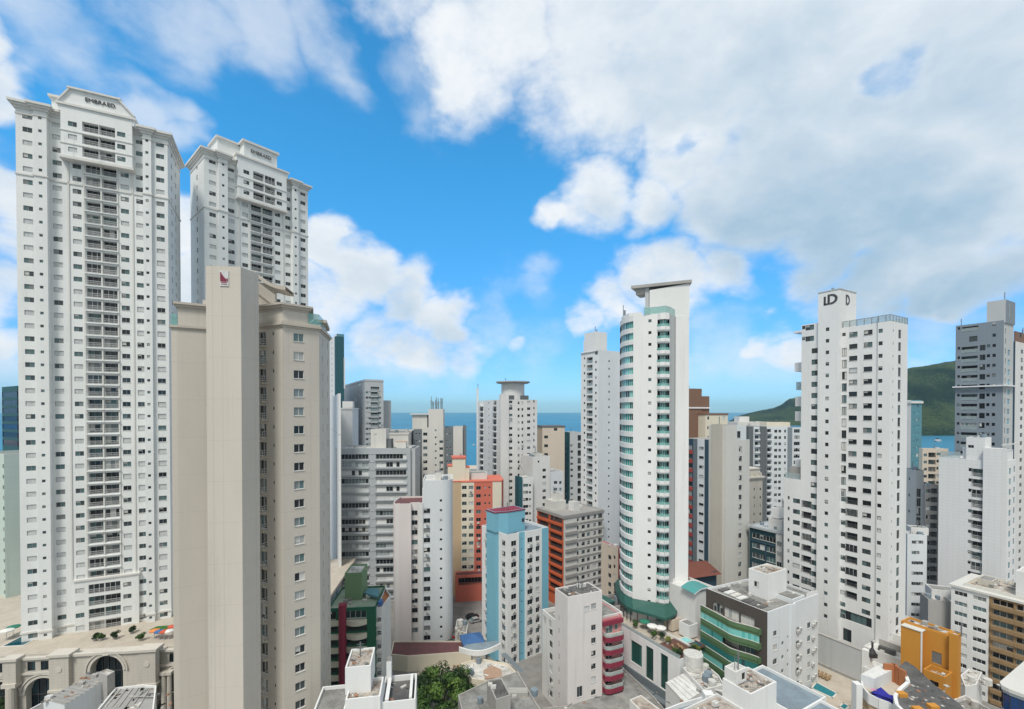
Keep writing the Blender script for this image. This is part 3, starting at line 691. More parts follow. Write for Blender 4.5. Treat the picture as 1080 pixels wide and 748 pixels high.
twin_tower('apartment_tower', 'white classical tower with flat stepped top lettered EMBRAED, rising behind the beige tower', 215, 155, 124, 48.7, 28.2, 13, 'step', 12)

# ------------------------------------------------------------------ arched stone podium
def podium():
    b = Bd('podium_building', 'cream stone arcaded podium with a tall glazed central arch', 60, 694, 93.5, 7, gl='pane_arcade', fr='frame_dark', shut=0)
    zt = b.top; m = b.mb('wall')
    x = lambda px: b.X(px, 0, 700)
    def arch_wall(x0, x1, y, z0, z1, arcs, mat, dep):
        xs = [x0]
        for c, r, sp in arcs:
            if c - r > xs[-1]: m.face([(xs[-1], y, z0), (c - r, y, z0), (c - r, y, z1), (xs[-1], y, z1)], mat)
            n = 20; p = [(c - r*math.cos(i*math.pi/n), sp + r*math.sin(i*math.pi/n)) for i in range(n + 1)]
            for (xa, za), (xb, zb) in zip(p, p[1:]):
                m.face([(xa, y, za), (xb, y, zb), (xb, y, z1), (xa, y, z1)], mat); m.face([(xa, y, za), (xa, y + dep, za), (xb, y + dep, zb), (xb, y, zb)], 'stone_trim')
            for sgn in (-1, 1): m.face([(c + sgn*r, y, z0), (c + sgn*r, y + dep, z0), (c + sgn*r, y + dep, sp), (c + sgn*r, y, sp)], 'stone_trim')
            t = b.mb('archivolt')           # raised moulding round the arch
            for rr, th, pr in ((r + .1, .45, .22), (r + .75, .3, .35)):
                for i in range(n):
                    a0, a1 = i*math.pi/n, (i+1)*math.pi/n
                    q = [(c - R_*math.cos(A), sp + R_*math.sin(A)) for R_, A in ((rr, a0), (rr, a1), (rr + th, a1), (rr + th, a0))]
                    t.face([(X_, y - pr, Z_) for X_, Z_ in q], 'stone_trim')
                    t.face([(q[2][0], y, q[2][1]), (q[3][0], y, q[3][1]), (q[3][0], y - pr, q[3][1]), (q[2][0], y - pr, q[2][1])], 'stone_trim')
                    t.face([(q[0][0], y, q[0][1]), (q[1][0], y, q[1][1]), (q[1][0], y - pr, q[1][1]), (q[0][0], y - pr, q[0][1])], 'stone_trim')
            g = MB(); k = 5
            for i in range(k):
                xa, xb = c - r + 2*r*i/k, c - r + 2*r*(i+1)/k
                for zz0, zz1 in ((z0, sp - .8), (sp - .8, sp + r)): g.face([(xa, y + dep - .05, zz0), (xb, y + dep - .05, zz0), (xb, y + dep - .05, zz1), (xa, y + dep - .05, zz1)], 'pane_arcade')
                g.box(xa - .06, xa + .06, y + dep - .2, y + dep - .06, z0, sp + r, 'frame_dark')
            g.box(c - r, c + r, y + dep - .2, y + dep - .06, sp - .9, sp - .7, 'frame_dark'); g.build('arched_window', b.root)
            xs.append(c + r)
        m.face([(xs[-1], y, z0), (x1, y, z0), (x1, y, z1), (xs[-1], y, z1)], mat)
    zmid = b.Z(60, 706, 0, 0) - .5
    xa, xb, xc_, xd, xe = x(-30), x(8), x(62), x(83), x(155)
    # central pavilion with the tall arch
    arch_wall(xd - 2.5, xe + 2.5, -1.6, 0, zt + 1.0, [(x(119), x(135.5) - x(119), b.Z(119, 707, x(119), -1.6))], 'stone', 1.5)
    m.box(xd - 2.5, xe + 2.5, -.1, 1.2, zt - .2, zt + .96, 'stone', 'stone_trim'); 
    for xx in (xd - 2.5, xe + 2.5):
        m.face([(xx, -1.6, 0), (xx, 1.2, 0), (xx, 1.2, zt + 1), (xx, -1.6, zt + 1)], 'stone')
    m.face([(xd - 2.5, -1.6, zt + 1), (xe + 2.5, -1.6, zt + 1), (xe + 2.5, -.1, zt + 1), (xd - 2.5, -.1, zt + 1)], 'roof_pale')
    for p0, p1 in ((63, 83), (154, 172)):
        q0, q1 = x(p0), x(p1); m.box(q0, q1, -2.5, -1.2, zmid - 2.6, zt + 1.4, 'stone'); b.new('cornice').box(q0 - .3, q1 + .3, -2.8, 0, zt + 1.4, zt + 1.9, 'stone_trim'); b.new('cornice').box(q0 - .2, q1 + .2, -2.7, -.9, zmid - 2.9, zmid - 2.4, 'stone_trim')
        for k in range(2):
            cxx = q0 + (q1 - q0)*(.27 + .46*k); c = MB(); c.tube((cxx, -1.9, 0), (cxx, -1.9, zmid - 3.6), .62, 'stone', 14, .55); c.box(cxx - .75, cxx + .75, -2.6, -1.25, zmid - 3.6, zmid - 2.9, 'stone_trim'); c.build('column', b.root)
        b.new('ornament').tube(((q0+q1)/2, -2.5, zt - 1.2), ((q0+q1)/2, -2.62, zt - 1.2), .55, 'stone_trim', 12)
    b.new('cornice').box(xd - 2.8, xe + 2.8, -2.0, -1.3, zt + 1.0, zt + 1.5, 'stone_trim')
    b.mb('keystone').box(x(119) - .5, x(119) + .5, -2.2, -1.6, b.Z(119, 690, x(119), -1.6), zt + 1, 'stone_trim')
    # side wings: lower arches, upper square windows
    up = b.poly([(xa - 30, 0), (xd - 2.5, 0), (xd - 2.5, 2.5), (xa - 30, 2.5)], zmid, zt, 'stone', roof='roof_pale', par=.5)
    for px in (0, 8, 33, 47, 59): up.add(0, b.X(px, 0, 700) - (xa - 30), zmid + (zt - zmid)*.50, 1.45, 1.9, 'w')
    ur = b.poly([(xe + 2.5, 0), (xe + 22, 0), (xe + 22, 2.5), (xe + 2.5, 2.5)], zmid, zt, 'stone', roof='roof_pale', par=.5)
    for k in range(5): ur.add(0, x(182.5) - (xe + 2.5) + k*2.7, zmid + (zt - zmid)*.5, 1.45, 1.9, 'w')
    r2 = (x(64) - x(27))/2
    arch_wall(xa - 30, xd - 2.5, .05, 0, zmid, [(x(-40), r2, zmid - r2 - 1.3), (x(0), r2*.92, zmid - r2 - 1.1), (x(45.5), r2, zmid - r2 - 1.1)], 'stone', 1.4)
    arch_wall(xe + 2.5, xe + 22, .05, 0, zmid, [(x(190), r2*.9, zmid - r2 - .8)], 'stone', 1.4)
    b.new('cornice').box(xa - 30, xd - 2.52, -.35, .4, zt, zt + .45, 'stone_trim'); b.new('cornice').box(xe + 2.52, xe + 22, -.35, .4, zt, zt + .45, 'stone_trim'); b.new('cornice').box(xa - 30, xd - 2.52, -.3, .3, zmid - .2, zmid + .25, 'stone_trim'); b.new('cornice').box(xe + 2.52, xe + 22, -.3, .3, zmid - .2, zmid + .25, 'stone_trim')
    q0, q1 = x(9), x(23); m.box(q0, q1, -1.3, -.05, zmid - 1.2, zt + .5, 'stone'); b.new('cornice').box(q0 - .3, q1 + .3, -1.6, .5, zt + .5, zt + 1, 'stone_trim')
    c = MB(); c.tube(((q0+q1)/2, -.9, 0), ((q0+q1)/2, -.9, zmid - 2), .95, 'stone', 14, .85); c.box(q0 - .1, q1 + .1, -1.6, -.1, zmid - 2, zmid - 1.2, 'stone_trim'); c.build('column', b.root)
    for dx in (.25, .75):
        c = MB(); cxx = x(178) + dx*2.2 - 1; c.tube((cxx, -.9, 0), (cxx, -.9, zmid - 1.5), .5, 'stone', 12, .45); c.box(cxx - .6, cxx + .6, -1.5, -.2, zmid - 1.5, zmid - .9, 'stone_trim'); c.build('column', b.root)
    # terrace behind the front
    m.box(xa - 30, xe + 30, 2.52, 60, zt - 1.4, zt - .6, 'stone', 'deck_beige')
    # planted lawn patch is part of the roof terrace
    b.finish(); return b, zt - .6
podB, podZ = podium()

# ------------------------------------------------------------------ far left neighbours
b = Bd('apartment_tower', 'pale mint tower with one column of oval openings beside the tallest tower', 26, 478, 128, 60, gl='pane_mixed', shut=0)
m = b.block(-4, 20, 0, 16, 0, b.top, 'mint'); 
for px in (4,): m.col(3, px, 492, 1.3, 1.1, 18, fh=2.9, fr='frame_grey')
m.col(0, 24, 492, 1.3, 1.1, 18); b.finish()
b = Bd('office_tower', 'dark teal glass tower at the left edge behind the mint tower', 18, 407, 165, 60, gl='pane_navy', fr='frame_dark', shut=0)
m = b.block(0, 14, 0, 18, 0, b.top, 'teal_wall')
for k in range(7): m.ribbon([3, 0], b.top - 3 - 3*k, 1, 2.0)
b.finish()

# ------------------------------------------------------------------ beige tower in front
def beige_tower():
    C1 = P(298, 320, 70); b = Bd('apartment_tower', 'big beige tower with blank windowless lift shaft and cornice, nearest on the left', org=(C1.x, C1.y, 0), a=45, shut=.0, fr='frame_white')
    lw = lambda px, d: b.loc(P(px, 400, d)); zc = P(298, 320, 70).z
    dW = Vector((.707, .707)); C1w = Vector((C1.x, C1.y)); C2w = C1w + dW*5.55
    C3w = C2w + Vector((-.229, .973))*10.5; C0w = C1w + Vector((-.9025, .43))*5.9
    L = lambda v: b.loc(v)
    poly = [L(C0w), L(C1w), L(C2w), L(C3w), L(C3w + Vector((-9, 9))), L(C0w + Vector((-6, 16)))]
    z2 = P(298, 344, 70).z                      # lower cornice line
    m = b.poly(poly, 0, z2, 'beige', par=0)
    for k in range(29):
        z = P(308, 356.5, 72).z - 2.9*k
        m.add(1, 2.35, z, 1.55, 1.3, 'w', gl='pane_mixed'); m.add(0, 3.75, z + .5, .32, .5, 's' if False else 'w', fr='frame_dark', shut=0)
        m.add(0, 1.2, z - .15, 1.7, 2.2, 'w', depth=.3, gl='pane_dark', shut=0); m.add(2, 3.2, z, .6, 1.3, 'w'); m.add(2, 8.2, z, .6, 1.2, 'w')
        fd = Vector((.9025, -.43)); fo = Vector((-.43, -.9025)); q = [Vector(L(C0w + fd*t_ + fo*o_)) for t_, o_ in ((.1, 0), (.1, .85), (2.25, .85), (2.25, 0))]
        b.new('balcony_ledge').prism([tuple(v) for v in q], z - 1.5, z - 1.28, 'beige_trim')
        rl = b.new('railing'); e0 = (q[2] - q[1]).normalized()
        for zz in (.25, .6, .98):
            for s0, s1 in ((q[1], q[2]), (q[2], q[3])): rl.tube((*s0, z - 1.28 + zz), (*s1, z - 1.28 + zz), .035, 'rail_white', 5)
        for s0 in (q[1], q[1].lerp(q[2], .5), q[2]): rl.tube((*s0, z - 1.28), (*s0, z - .3), .035, 'rail_white', 5)
    for z, pr, h in ((z2 - .1, .15, .3), (z2 + .2, .4, .35), (z2 + .55, .2, .3)): m.band(z, h, pr, 'beige_trim')
    # penthouse storey with teal strip windows and glass terrace rail
    pen = [poly[0], L(C1w + Vector((-.05, .15))), L(C1w + dW*3.9 + Vector((-.1, .1))), L(C1w + dW*3.9 + Vector((-3.5, 8))), poly[5]]
    p = b.poly(pen, z2 + .8, zc - .7, 'beige', part='penthouse', par=0)
    p.add(1, 1.75, z2 + 2.15, 2.4, 1.5, 'w', gl='pane_deep', fr='frame_white', shut=0)
    for z, pr, h in ((zc - .9, .15, .3), (zc - .6, .45, .35), (zc - .25, .75, .3)): p.band(z, h, pr, 'beige_trim')
    pr2 = b.poly([L(C2w + Vector((-1.5, 3))), L(C2w + Vector((-.6, 3.2))), L(C3w + Vector((-.5, 0))), L(C3w + Vector((-6, 6))), L(C2w + Vector((-5, 8)))], z2 + .8, zc - 1.6, 'beige', part='penthouse', par=0)
    pr2.band(zc - 1.7, .5, .5, 'beige_trim')
    g = MB(); e0, e1 = Vector(L(C1w + dW*3.9)), Vector(L(C2w)); e2 = Vector(L(C2w + Vector((-.229, .973))*6))
    for s0, s1 in ((e0, e1), (e1, e2)):
        n_ = (s1 - s0).normalized(); nn = Vector((-n_.y, n_.x))*.05; g.prism([tuple(s0), tuple(s1), tuple(s1 + nn), tuple(s0 + nn)], z2 + .85, z2 + 2.6, 'glass_rail')
    g.build('terrace_glass_rail', b.root)
    # blank lift shaft
    p1 = P(254, 300, 64); p1 = Vector((p1.x, p1.y)); e = Vector((.9925, .122)); n = Vector((.19, .98)); p0 = p1 - e*4.55
    sh = [L(p0), L(p1), L(p1 + n*3.4), L(p0 + n*7 + e*.3), L(p0 + n*7)]
    zs = P(254, 281.5, 64).z
    s = b.poly(sh, 0, zs, 'beige', part='lift_shaft', par=0)
    # sign plaque on the shaft
    c = (p0 + p1)/2 + e*.15; rz = math.atan2(e.y, e.x) - b.a; zc_ = P(237, 294.5, 64).z; q = Vector(L(c - n*.06))
    m2 = MB(); h = P(237, 286, 64).z - P(237, 302, 64).z; w = 1.15
    m2.box(-w/2, w/2, -.05, .05, -h/2, h/2, 'rail_white')
    plain('sign_wine', (.22, .012, .05), .5)
    for i, (x0, x1, z0, z1) in enumerate([(-.5, -.34, -.45, .85), (-.32, -.18, -.45, .55), (-.16, -.02, -.45, .3), (0, .14, -.45, .12), (.16, .30, -.45, -.05), (.34, .5, -.45, .0)]): m2.box(x0, x1, -.075, -.05, z0, z1, 'sign_wine')
    for zz in (-.62, -.85): m2.box(-.4, .4, -.07, -.05, zz, zz + .1, 'sign_wine')
    o = m2.build('sign', b.root, (q.x, q.y, zc_)); o.rotation_euler = (0, 0, rz)
    # left wing with cornice and stepped terrace
    wl = P(186.5, 318, 70); wl = Vector((wl.x, wl.y)); u = Vector((.871, .491)); v = Vector((-.491, .871))
    zw = P(187, 318.5, 70).z; zl = P(187, 343, 70).z
    wing_lo = b.poly([L(wl - u*.75 + v*.1), L(wl), L(wl + u*7), L(wl + u*7 + v*12), L(wl - u*.75 + v*12)], 0, zl, 'beige', part='wing', par=0)
    wing_up = b.poly([L(wl + u*.1 + v*.15), L(wl + u*6.9 + v*.15), L(wl + u*6.9 + v*11), L(wl + u*.1 + v*3)], zl, zw - .4, 'beige', part='wing', par=0)
    for z, pr, h in ((zl - .6, .1, .25), (zl - .35, .28, .3)): wing_lo.band(z, h, pr, 'beige_trim')
    for z, pr, h in ((P(187, 325, 70).z, .1, .25), (zw - .7, .3, .35), (zw - .35, .55, .35)): wing_up.band(z, h, pr, 'beige_trim')
    b.poly([L(wl + u*3.2 + v*1), L(wl + u*6 + v*1), L(wl + u*6 + v*5), L(wl + u*3.2 + v*5)], zw - .4, zw + .9, 'beige', part='wing', par=0)
    g = MB(); e0, e1, e2 = [Vector(L(q_)) for q_ in (wl - u*.72 + v*.2, wl - u*.72 + v*9, wl + v*.2)]
    for s0, s1 in ((e0, e1), (e2, e0)):
        n_ = (s1 - s0).normalized(); nn = Vector((-n_.y, n_.x))*.05; g.prism([tuple(s0), tuple(s1), tuple(s1 + nn), tuple(s0 + nn)], zl, zl + 1.7, 'glass_rail')
    g.build('terrace_glass_rail', b.root)
    # curved roof canopy and the stair below it, behind the shaft
    cc = p1 + n*9.5 + Vector((-.2, 0)); cz = P(285, 296, 73).z
    cm = b.mb('roof_canopy'); pts = []
    for i in range(13):
        f = i/12; a0 = P(267 + 34*f, 285 + 17*f + 4*math.sin(f*math.pi), 73 + 2*f); pts.append((L((a0.x, a0.y)), a0.z))
    for (q0, z0), (q1, z1) in zip(pts, pts[1:]):
        i0, i1 = Vector(q0), Vector(q1); dd = Vector(L(C0w + Vector((-2, 12)))) - Vector(L(C0w)); dd = dd.normalized()*4.5
        A, B_, C_, D_ = (*i0, z0), (*i1, z1), (*(i1 + dd), z1), (*(i0 + dd), z0)
        cm.face([A, B_, C_, D_], 'beige_trim'); lo = lambda t: (t[0], t[1], t[2] - .6)
        cm.face([lo(D_), lo(C_), lo(B_), lo(A)], 'beige_trim'); cm.face([lo(A), lo(B_), B_, A], 'beige_trim'); cm.face([D_, C_, lo(C_), lo(D_)], 'beige_trim')
    k = [L((P(px, 320, d).x, P(px, 320, d).y)) for px, d in ((269, 74.5), (292, 76.5))]
    dd = Vector((0, 0)); st = b.mb('stair_house'); A, B_ = Vector(k[0]), Vector(k[1]); nn = (B_ - A).normalized(); nn = Vector((-nn.y, nn.x))*3.5
    st.prism([tuple(A), tuple(B_), tuple(B_ + nn), tuple(A + nn)], zc - 2, P(280, 299, 75.5).z, 'beige')
    stp = b.new('outside_stair')
    for i in range(10):
        f = i/9; c0 = P(272 + 15*f, 306 + 11*f, 73.3 + f); q0 = Vector(L((c0.x, c0.y))); stp.box(q0.x - .35, q0.x + .35, q0.y - .5, q0.y + .5, c0.z - .6, c0.z, 'beige_trim'); stp.box(q0.x - .3, q0.x + .3, q0.y - .5, q0.y - .46, c0.z, c0.z + .95, 'beige_trim')
    b.finish()
beige_tower()
# ================================================================== behind the beige tower and along the shore, left to centre
def simple(name, label, xc, yt, d, xl, xr, mat, a=29.4, back=None, roof='roof_grey', fm=None, par=.7, **kw):
    """box with its near corner at (xc, yt); xl / xr are the image columns of its far left and right corners"""
    b = Bd(name, label, xc, yt, d, a, **kw)
    Wd = b.Y(xl, 0, yt + 30) if xl is not None else (back or 14); Lf = b.X(xr, 0, yt + 30) if xr is not None else 14
    m = b.block(0, Lf, 0, Wd, 0, b.top, mat, roof=roof, fm=fm, par=par); m.Lf, m.Wd = Lf, Wd
    return b, m
random.seed(21)
b, m = simple('apartment_tower', 'slim white and teal tower peeking out behind the beige tower', 355, 352, 250, 340, 363, 'white_joint', gl='pane_sky', shut=0)
m.col(3, 350, 362, 2.2, 1.2, 30, fh=3.1); m.fm[0] = 'teal_pale'; m.ribbon([0], b.top - 4, 26, 1.5, fh=3.1)
b.block(-.6, 3.5, -.6, 3.5, 0, b.top - 1.5, 'teal_wall', part='glazed_corner'); b.block(m.Lf*.55, m.Lf + .4, -.4, 6, b.top - 30, b.top - 13, 'white_render', part='balcony_block', par=0); b.finish()
b, m = simple('apartment_tower', 'plain white windowless tower flank beside the beige tower', 357, 415, 150, 335, 359.5, 'white_render', a=24)
for z in (30, 45, 60): m.band(z, .15, .06, 'grey_lt', 'string_course')
m.col(3, 347, 421, 1.2, 1.2, 1); b.finish()
b, m = simple('apartment_tower', 'grey panelled tower with white roof openings, at the shore by the teal tower', 385, 400, 262, 356, 404.5, 'grey_lt', fm={'l': 'grey_mid'}, gl='pane_mixed')
m.col(3, 369, 404.5, 9, 2.6, 1, gl='pane_mixed', fr='frame_white'); m.col(3, 379, 404.5, 7, 2.6, 1, fr='frame_white')
for px in (381.5,): m.col(3, px, 415, 1.6, 1.3, 22, fh=3)
m.col(0, 387, 414, 1.4, 1.2, 22, fh=3); m.col(0, 390, 414, 1.4, 1.2, 22, fh=3); m.col(0, 395.5, 410, 5, 2.2, 24, 'b', fh=3, rail='clear'); m.col(0, 400, 414, 2, 1.3, 22, fh=3)
b.block(m.Lf, m.Lf + 6, 6, m.Wd, 0, b.top - 12, 'grey_lt', part='rear_wing'); m.band(b.top - 1.2, .5, .15, 'grey_mid'); b.finish()
b, m = simple('apartment_building', 'low white balcony building with roof box, below the grey panelled tower', 360, 430.5, 212, 352, 378, 'white_worn', a=12)
m.col(0, 364.5, 436, 5, 1.8, 11, 'b', fh=3, rail='glass'); m.col(0, 371, 436, 5, 1.8, 11, 'b', fh=3, rail='glass'); m.col(0, 376, 436, 1.6, 1.2, 11, fh=3); m.col(3, 355, 436, 1.2, 1.2, 11, fh=3)
b.block(b.X(360.5), b.X(371.5), 2, 8, b.top, b.top + 3.2, 'white_worn', part='roof_house', par=.2); b.clutter(m, 5, 4); b.antenna(6, 4, b.top + 3, 3, 2); b.finish()
b, m = simple('apartment_building', 'pale low building with faded teal windows behind the grey balcony block', 411, 453, 205, 400, 437, 'ivory', a=8, gl='pane_sky')
for px in (415, 420, 425): m.col(0, px, 459, 1.6, 1.4, 6, fh=3)
m.col(0, 432, 459, 1.2, 1.2, 1); b.clutter(m, 6, 9); b.finish()

def grey_balconies():
    random.seed(5)
    b = Bd('apartment_building', 'wide grey building with long rows of enclosed white balconies', 354, 473, 160, 4, gl='pane_mixed', fr='frame_white', shut=.12)
    x1 = b.X(433, 0, 480); m = b.block(0, x1, 0, 14, 0, b.top, 'grey_mid', roof='roof_pale', par=.5)
    b.block(x1 - 2.3, b.X(438, 1.5, 480), 1.0, 14, 0, b.top - .3, 'grey_lt', part='side_wing', par=.3)
    z0 = P(354, 482, 160).z
    for k in range(18):
        z = z0 - 2.88*k
        m.add(0, b.X(372.5, 0, 500), z, 10.6, 1.75, 'w', depth=.35, gl='pane_veranda'); m.add(0, b.X(412.5, 0, 500), z, 10.6, 1.75, 'w', depth=.35, gl='pane_veranda')
        for px in (372.5, 412.5):
            c = b.X(px, 0, 500); b.new('balcony_slab').box(c - 5.6, c + 5.6, -.4, 0, z - 1.4, z - .88, 'grey_mid')
        b.new('ledge').box(.5, x1 - 2.5, -.12, 0, z + .95, z + 1.05, 'grey_lt')
    h = b.block(b.X(391, 3), b.X(407, 3), 3, 9, b.top - .5, b.top + 6.6, 'ivory', part='stair_house', par=.3); h.col(0, 396.5, 459, 1.0, 1.0, 1)
    b.block(b.X(407.3, 3), b.X(412, 3), 4, 8, b.top - .5, b.top + 3, 'grey_dark', part='roof_shed', par=0)
    b.block(b.X(416, 4), b.X(428, 4), 4, 8, b.top - .5, b.top + 1.8, 'ivory', part='roof_shed', roof='ochre_roof', par=0)
    b.clutter(m, 8, 3, kinds='vap'); b.finish()
grey_balconies()

def striped_grey():
    random.seed(6)
    b = Bd('apartment_tower', 'grey and white striped tower with aerials on its lift shaft, before the sea', 436, 453, 189, 6, shut=.05)
    d = 189; x = lambda px, y=0: b.X(px, y, 470); Z = lambda px, py: b.Z(px, py, x(px), 0); zb = 0
    segs = [(436, 445, 453, 'slate', 1.2), (445, 452, 451, 'ivory', .6), (452, 467.5, 431.5, 'ivory', 0), (467.5, 468.5, 451, 'ivory', .6), (468.5, 478, 451, 'slate', 1.2), (478, 488, 450.5, 'ivory', .5), (488, 492, 450, 'slate', 1.5)]
    for p0, p1, py, mt, y in segs:
        q = b.block(x(p0), x(p1), y, 14, zb, Z(p0, py), mt, part='lift_shaft' if py < 440 else 'wall', par=.4)
        if mt == 'slate' and p0 < 480:
            for k in range(16): 
                for f in (.3, .68): q.add(0, (x(p1) - x(p0))*f, Z(p0, 458) - 2.9*k, .7, .7, 'w', fr='frame_white')
        elif p0 == 445: q.col(0, 448.5, 458, 1.7, 1.3, 18)
        elif py < 440: q.col(0, 459.5, 454, .7, .7, 16)
    for k in range(14): b.blocks[2].add(0, x(466) - x(452), Z(466, 466) - 2.9*k, 1.5, 1.1, 'w')
    r = b.block(x(434), x(450), 3, 11, b.top, Z(434, 438), 'ivory', part='roof_house', par=0); r.band(Z(434, 437.5), .5, .8, 'ivory', 'roof_slab')
    b.antenna(x(459.5), 5, Z(459, 431.5), 5.5, 16, 2.6, 8); b.finish()
striped_grey()

def pinkish_white():
    random.seed(8)
    b = Bd('apartment_tower', 'white tower with rounded blank flank and lower pinkish block roofed in maroon', 416, 529, 131, 8, shut=.04)
    x = lambda px, y=0: b.X(px, y, 560); Z = lambda px, py, y=0: b.Z(px, py, x(px, y), y)
    zt2 = Z(460, 507)
    lo = b.poly([(x(414.5), 5), (x(414.5), 1.0), (x(416.5), 0), (x(421), 0), (x(421), -.35), (x(433.7), -.35), (x(433.7), 1.1), (x(441.5), 1.1), (x(441.5), .3), (x(446), .3), (x(446), 11), (x(418), 11)], 0, Z(430, 531), 'pinkish', roof='roof_maroon', part='lower_block', par=.5, fm={2: 'pink_white', 4: 'pinkish', 6: 'pink_white', 8: 'white_worn'})
    lo.col(6, 437.3, 541, 1.7, 1.4, 15, fh=2.87, ac=.25)
    x0, x1 = x(446), x(477.5, 1.5); r = 3.0
    pts = [(x0, .6), (x0 + .1, .6)] + [(x1 - r + r*math.sin(i*math.pi/16), 0.6 + r - r*math.cos(i*math.pi/16)) for i in range(9)] + [(x1, 13), (x0, 13)]
    hi = b.poly(pts, 0, zt2, 'white_cool', par=.6, roof='roof_pale')
    hi.col(1, 449.2, 539, 1.9, 1.4, 15, fh=2.87, ac=.45); hi.col(1, 466, 528, .7, .7, 16, fh=2.87, shut=0)
    for p0, p1, py in ((445, 452, 517), (448, 458, 510)): b.block(x(p0), x(p1), 2.5, 9, 0, Z(p0, py), 'white_render', part='stepped_wing', par=.4)
    b.block(x(459), x(465), 4, 9, zt2 - .6, zt2 + 1.8, 'ivory', part='roof_house', par=0); b.clutter(hi, 5, 2); b.finish()
pinkish_white()

def salmon_tower():
    random.seed(9)
    b = Bd('apartment_tower', 'cream and salmon red tower with stepped cream roof block', 487.3, 508, 165, 9, shut=.08)
    x = lambda px, y=0: b.X(px, y, 530); Z = lambda px, py, y=0: b.Z(px, py, x(px, y), y); zt = Z(490, 508)
    m = b.poly([(x(475, 1.5), 1.5), (x(486.5), 1.5), (x(486.5), 0), (x(500), 0), (x(519.5), 0), (x(529), 0), (x(531, 3), 3), (x(531, 3), 15), (x(475, 1.5), 15)], 0, zt, 'cream', fm={0: 'tan', 3: 'salmon', 5: 'salmon', 6: 'salmon', 1: 'cream'}, roof='roof_pale')  # tan strip: the cream tower's shaded side, painted into the wall colour
    m.col(2, 489.7, 514.3, 1.7, 1.3, 22); m.col(2, 496.8, 514.3, 1.7, 1.3, 22, gl='pane_mixed', ac=.3); m.col(3, 504.7, 514.8, 1.7, 1.3, 22, ac=.4); m.col(3, 511.7, 514.3, .7, .7, 22); m.col(3, 516.2, 514.3, .7, .7, 22)
    m.band(zt - .3, .35, .12, 'salmon')
    t = b.block(x(477.5), x(491, 2), 2, 9, zt - .7, Z(480, 484.5), 'cream', part='roof_block', par=0); tz = Z(480, 484.5)
    cm = b.mb('roof_block_cap'); cm.prism(offset(t.poly, .25), tz, tz + .5, 'salmon'); 
    q = b.block(x(472.5), x(478), 3, 8, zt - .7, Z(472, 493), 'cream', part='roof_block', par=0); q.band(Z(472, 493), .3, .15, 'salmon', 'roof_block_cap')
    q = b.block(x(491), x(495.5), 2.2, 6, zt - .7, Z(495, 494), 'cream', part='roof_block', par=0); q.band(Z(495, 494), .3, .15, 'salmon', 'roof_block_cap')
    b.block(x(497), x(515), 4, 10, zt - .7, zt + 2.4, 'ivory', part='roof_house', par=.2)
    b.block(x(480), x(533), -4, 0, 0, 9.5, 'salmon', part='podium', roof='roof_maroon', par=.4).add(0, 8, 7.2, 14, 2.6, 'b', rail='dark', depth=2.5)
    b.clutter(m, 5, 8); b.finish()
salmon_tower()

def white_seafront():
    random.seed(10)
    b = Bd('apartment_tower', 'white seafront tower with disc shaped roof canopy and dark corner balconies', 529, 419, 195, 22, shut=.12)
    Wd = b.Y(503.5, 0, 450); Lf = b.X(566.5, 0, 450); zt = b.top
    m = b.block(0, Lf, 0, Wd, 0, zt - 1, 'white_render', fm={'f': 'white_worn'}); Z = lambda px, py, y=0: b.Z(px, py, b.X(px, y), y)
    for px, w, py in ((538.7, 1.5, 424), (547, .9, 425), (551, .8, 425), (557.6, 1.5, 424.3), (563.2, .6, 423.5)): m.col(0, px, py, w, 1.15, 30, fh=2.86, ac=.15, shut=.22)
    for px, w in ((508, 4.6), (522, 3.8)): m.col(3, px, 425, w, 2.1, 30, 'b', fh=2.86, rail='dark', depth=1.6)
    m.col(3, 515.5, 425, 1.0, 1.0, 30, fh=2.86)
    for k in range(30):
        z = P(529, 425, 195).z - 2.86*k - 1.1
        for px, w in ((508, 5), (522, 4.2)):
            y = b.Y(px, 0, 450); b.new('balcony_slab').box(-1.3, 0, y - w/2, y + w/2, z - .25, z + .0, 'white_render'); b.new('balcony_slab').box(-1.3, -1.2, y - w/2, y + w/2, z, z + .55, 'white_render')
    b.block(-.7, b.X(536), -.7, .9, 0, zt + 1.2, 'white_worn', part='corner_pier', par=0)
    b.block(-.4, .5, Wd - .2, Wd + .25, 0, zt + 5.5, 'white_render', part='corner_fin', par=0)
    # drum and disc
    c = b.mb('roof_drum'); cx, cy = b.X(540.5, 7), 6.5; z1 = P(540, 404.5, 203).z; c.tube((cx, cy, zt - 2), (cx, cy, z1), 5.2, 'white_worn', 24)
    c = b.mb('roof_disc'); c.tube((cx, cy, z1), (cx, cy, z1 + .35), 6.9, 'concrete', 32, 7.6); c.tube((cx, cy, z1 + .35), (cx, cy, z1 + .8), 7.6, 'concrete', 32)
    o = MB(); s = .7; o.box(-.5, .5, -.06, .06, -.5, .5, 'dark_void'); 
    for px, py in ((541.5, 412), (548, 414)):
        q = b.loc(P(px, py, 196.9)); 
    b.poly([(b.X(536), 1.5), (b.X(559), 1.5), (b.X(557), 6), (b.X(537), 6)], zt - 1, zt + .9, 'grey_dark', part='pitched_roof', par=0)
    b.antenna(cx - 3, cy, z1 + 1, 2, 1); b.finish()
white_seafront()
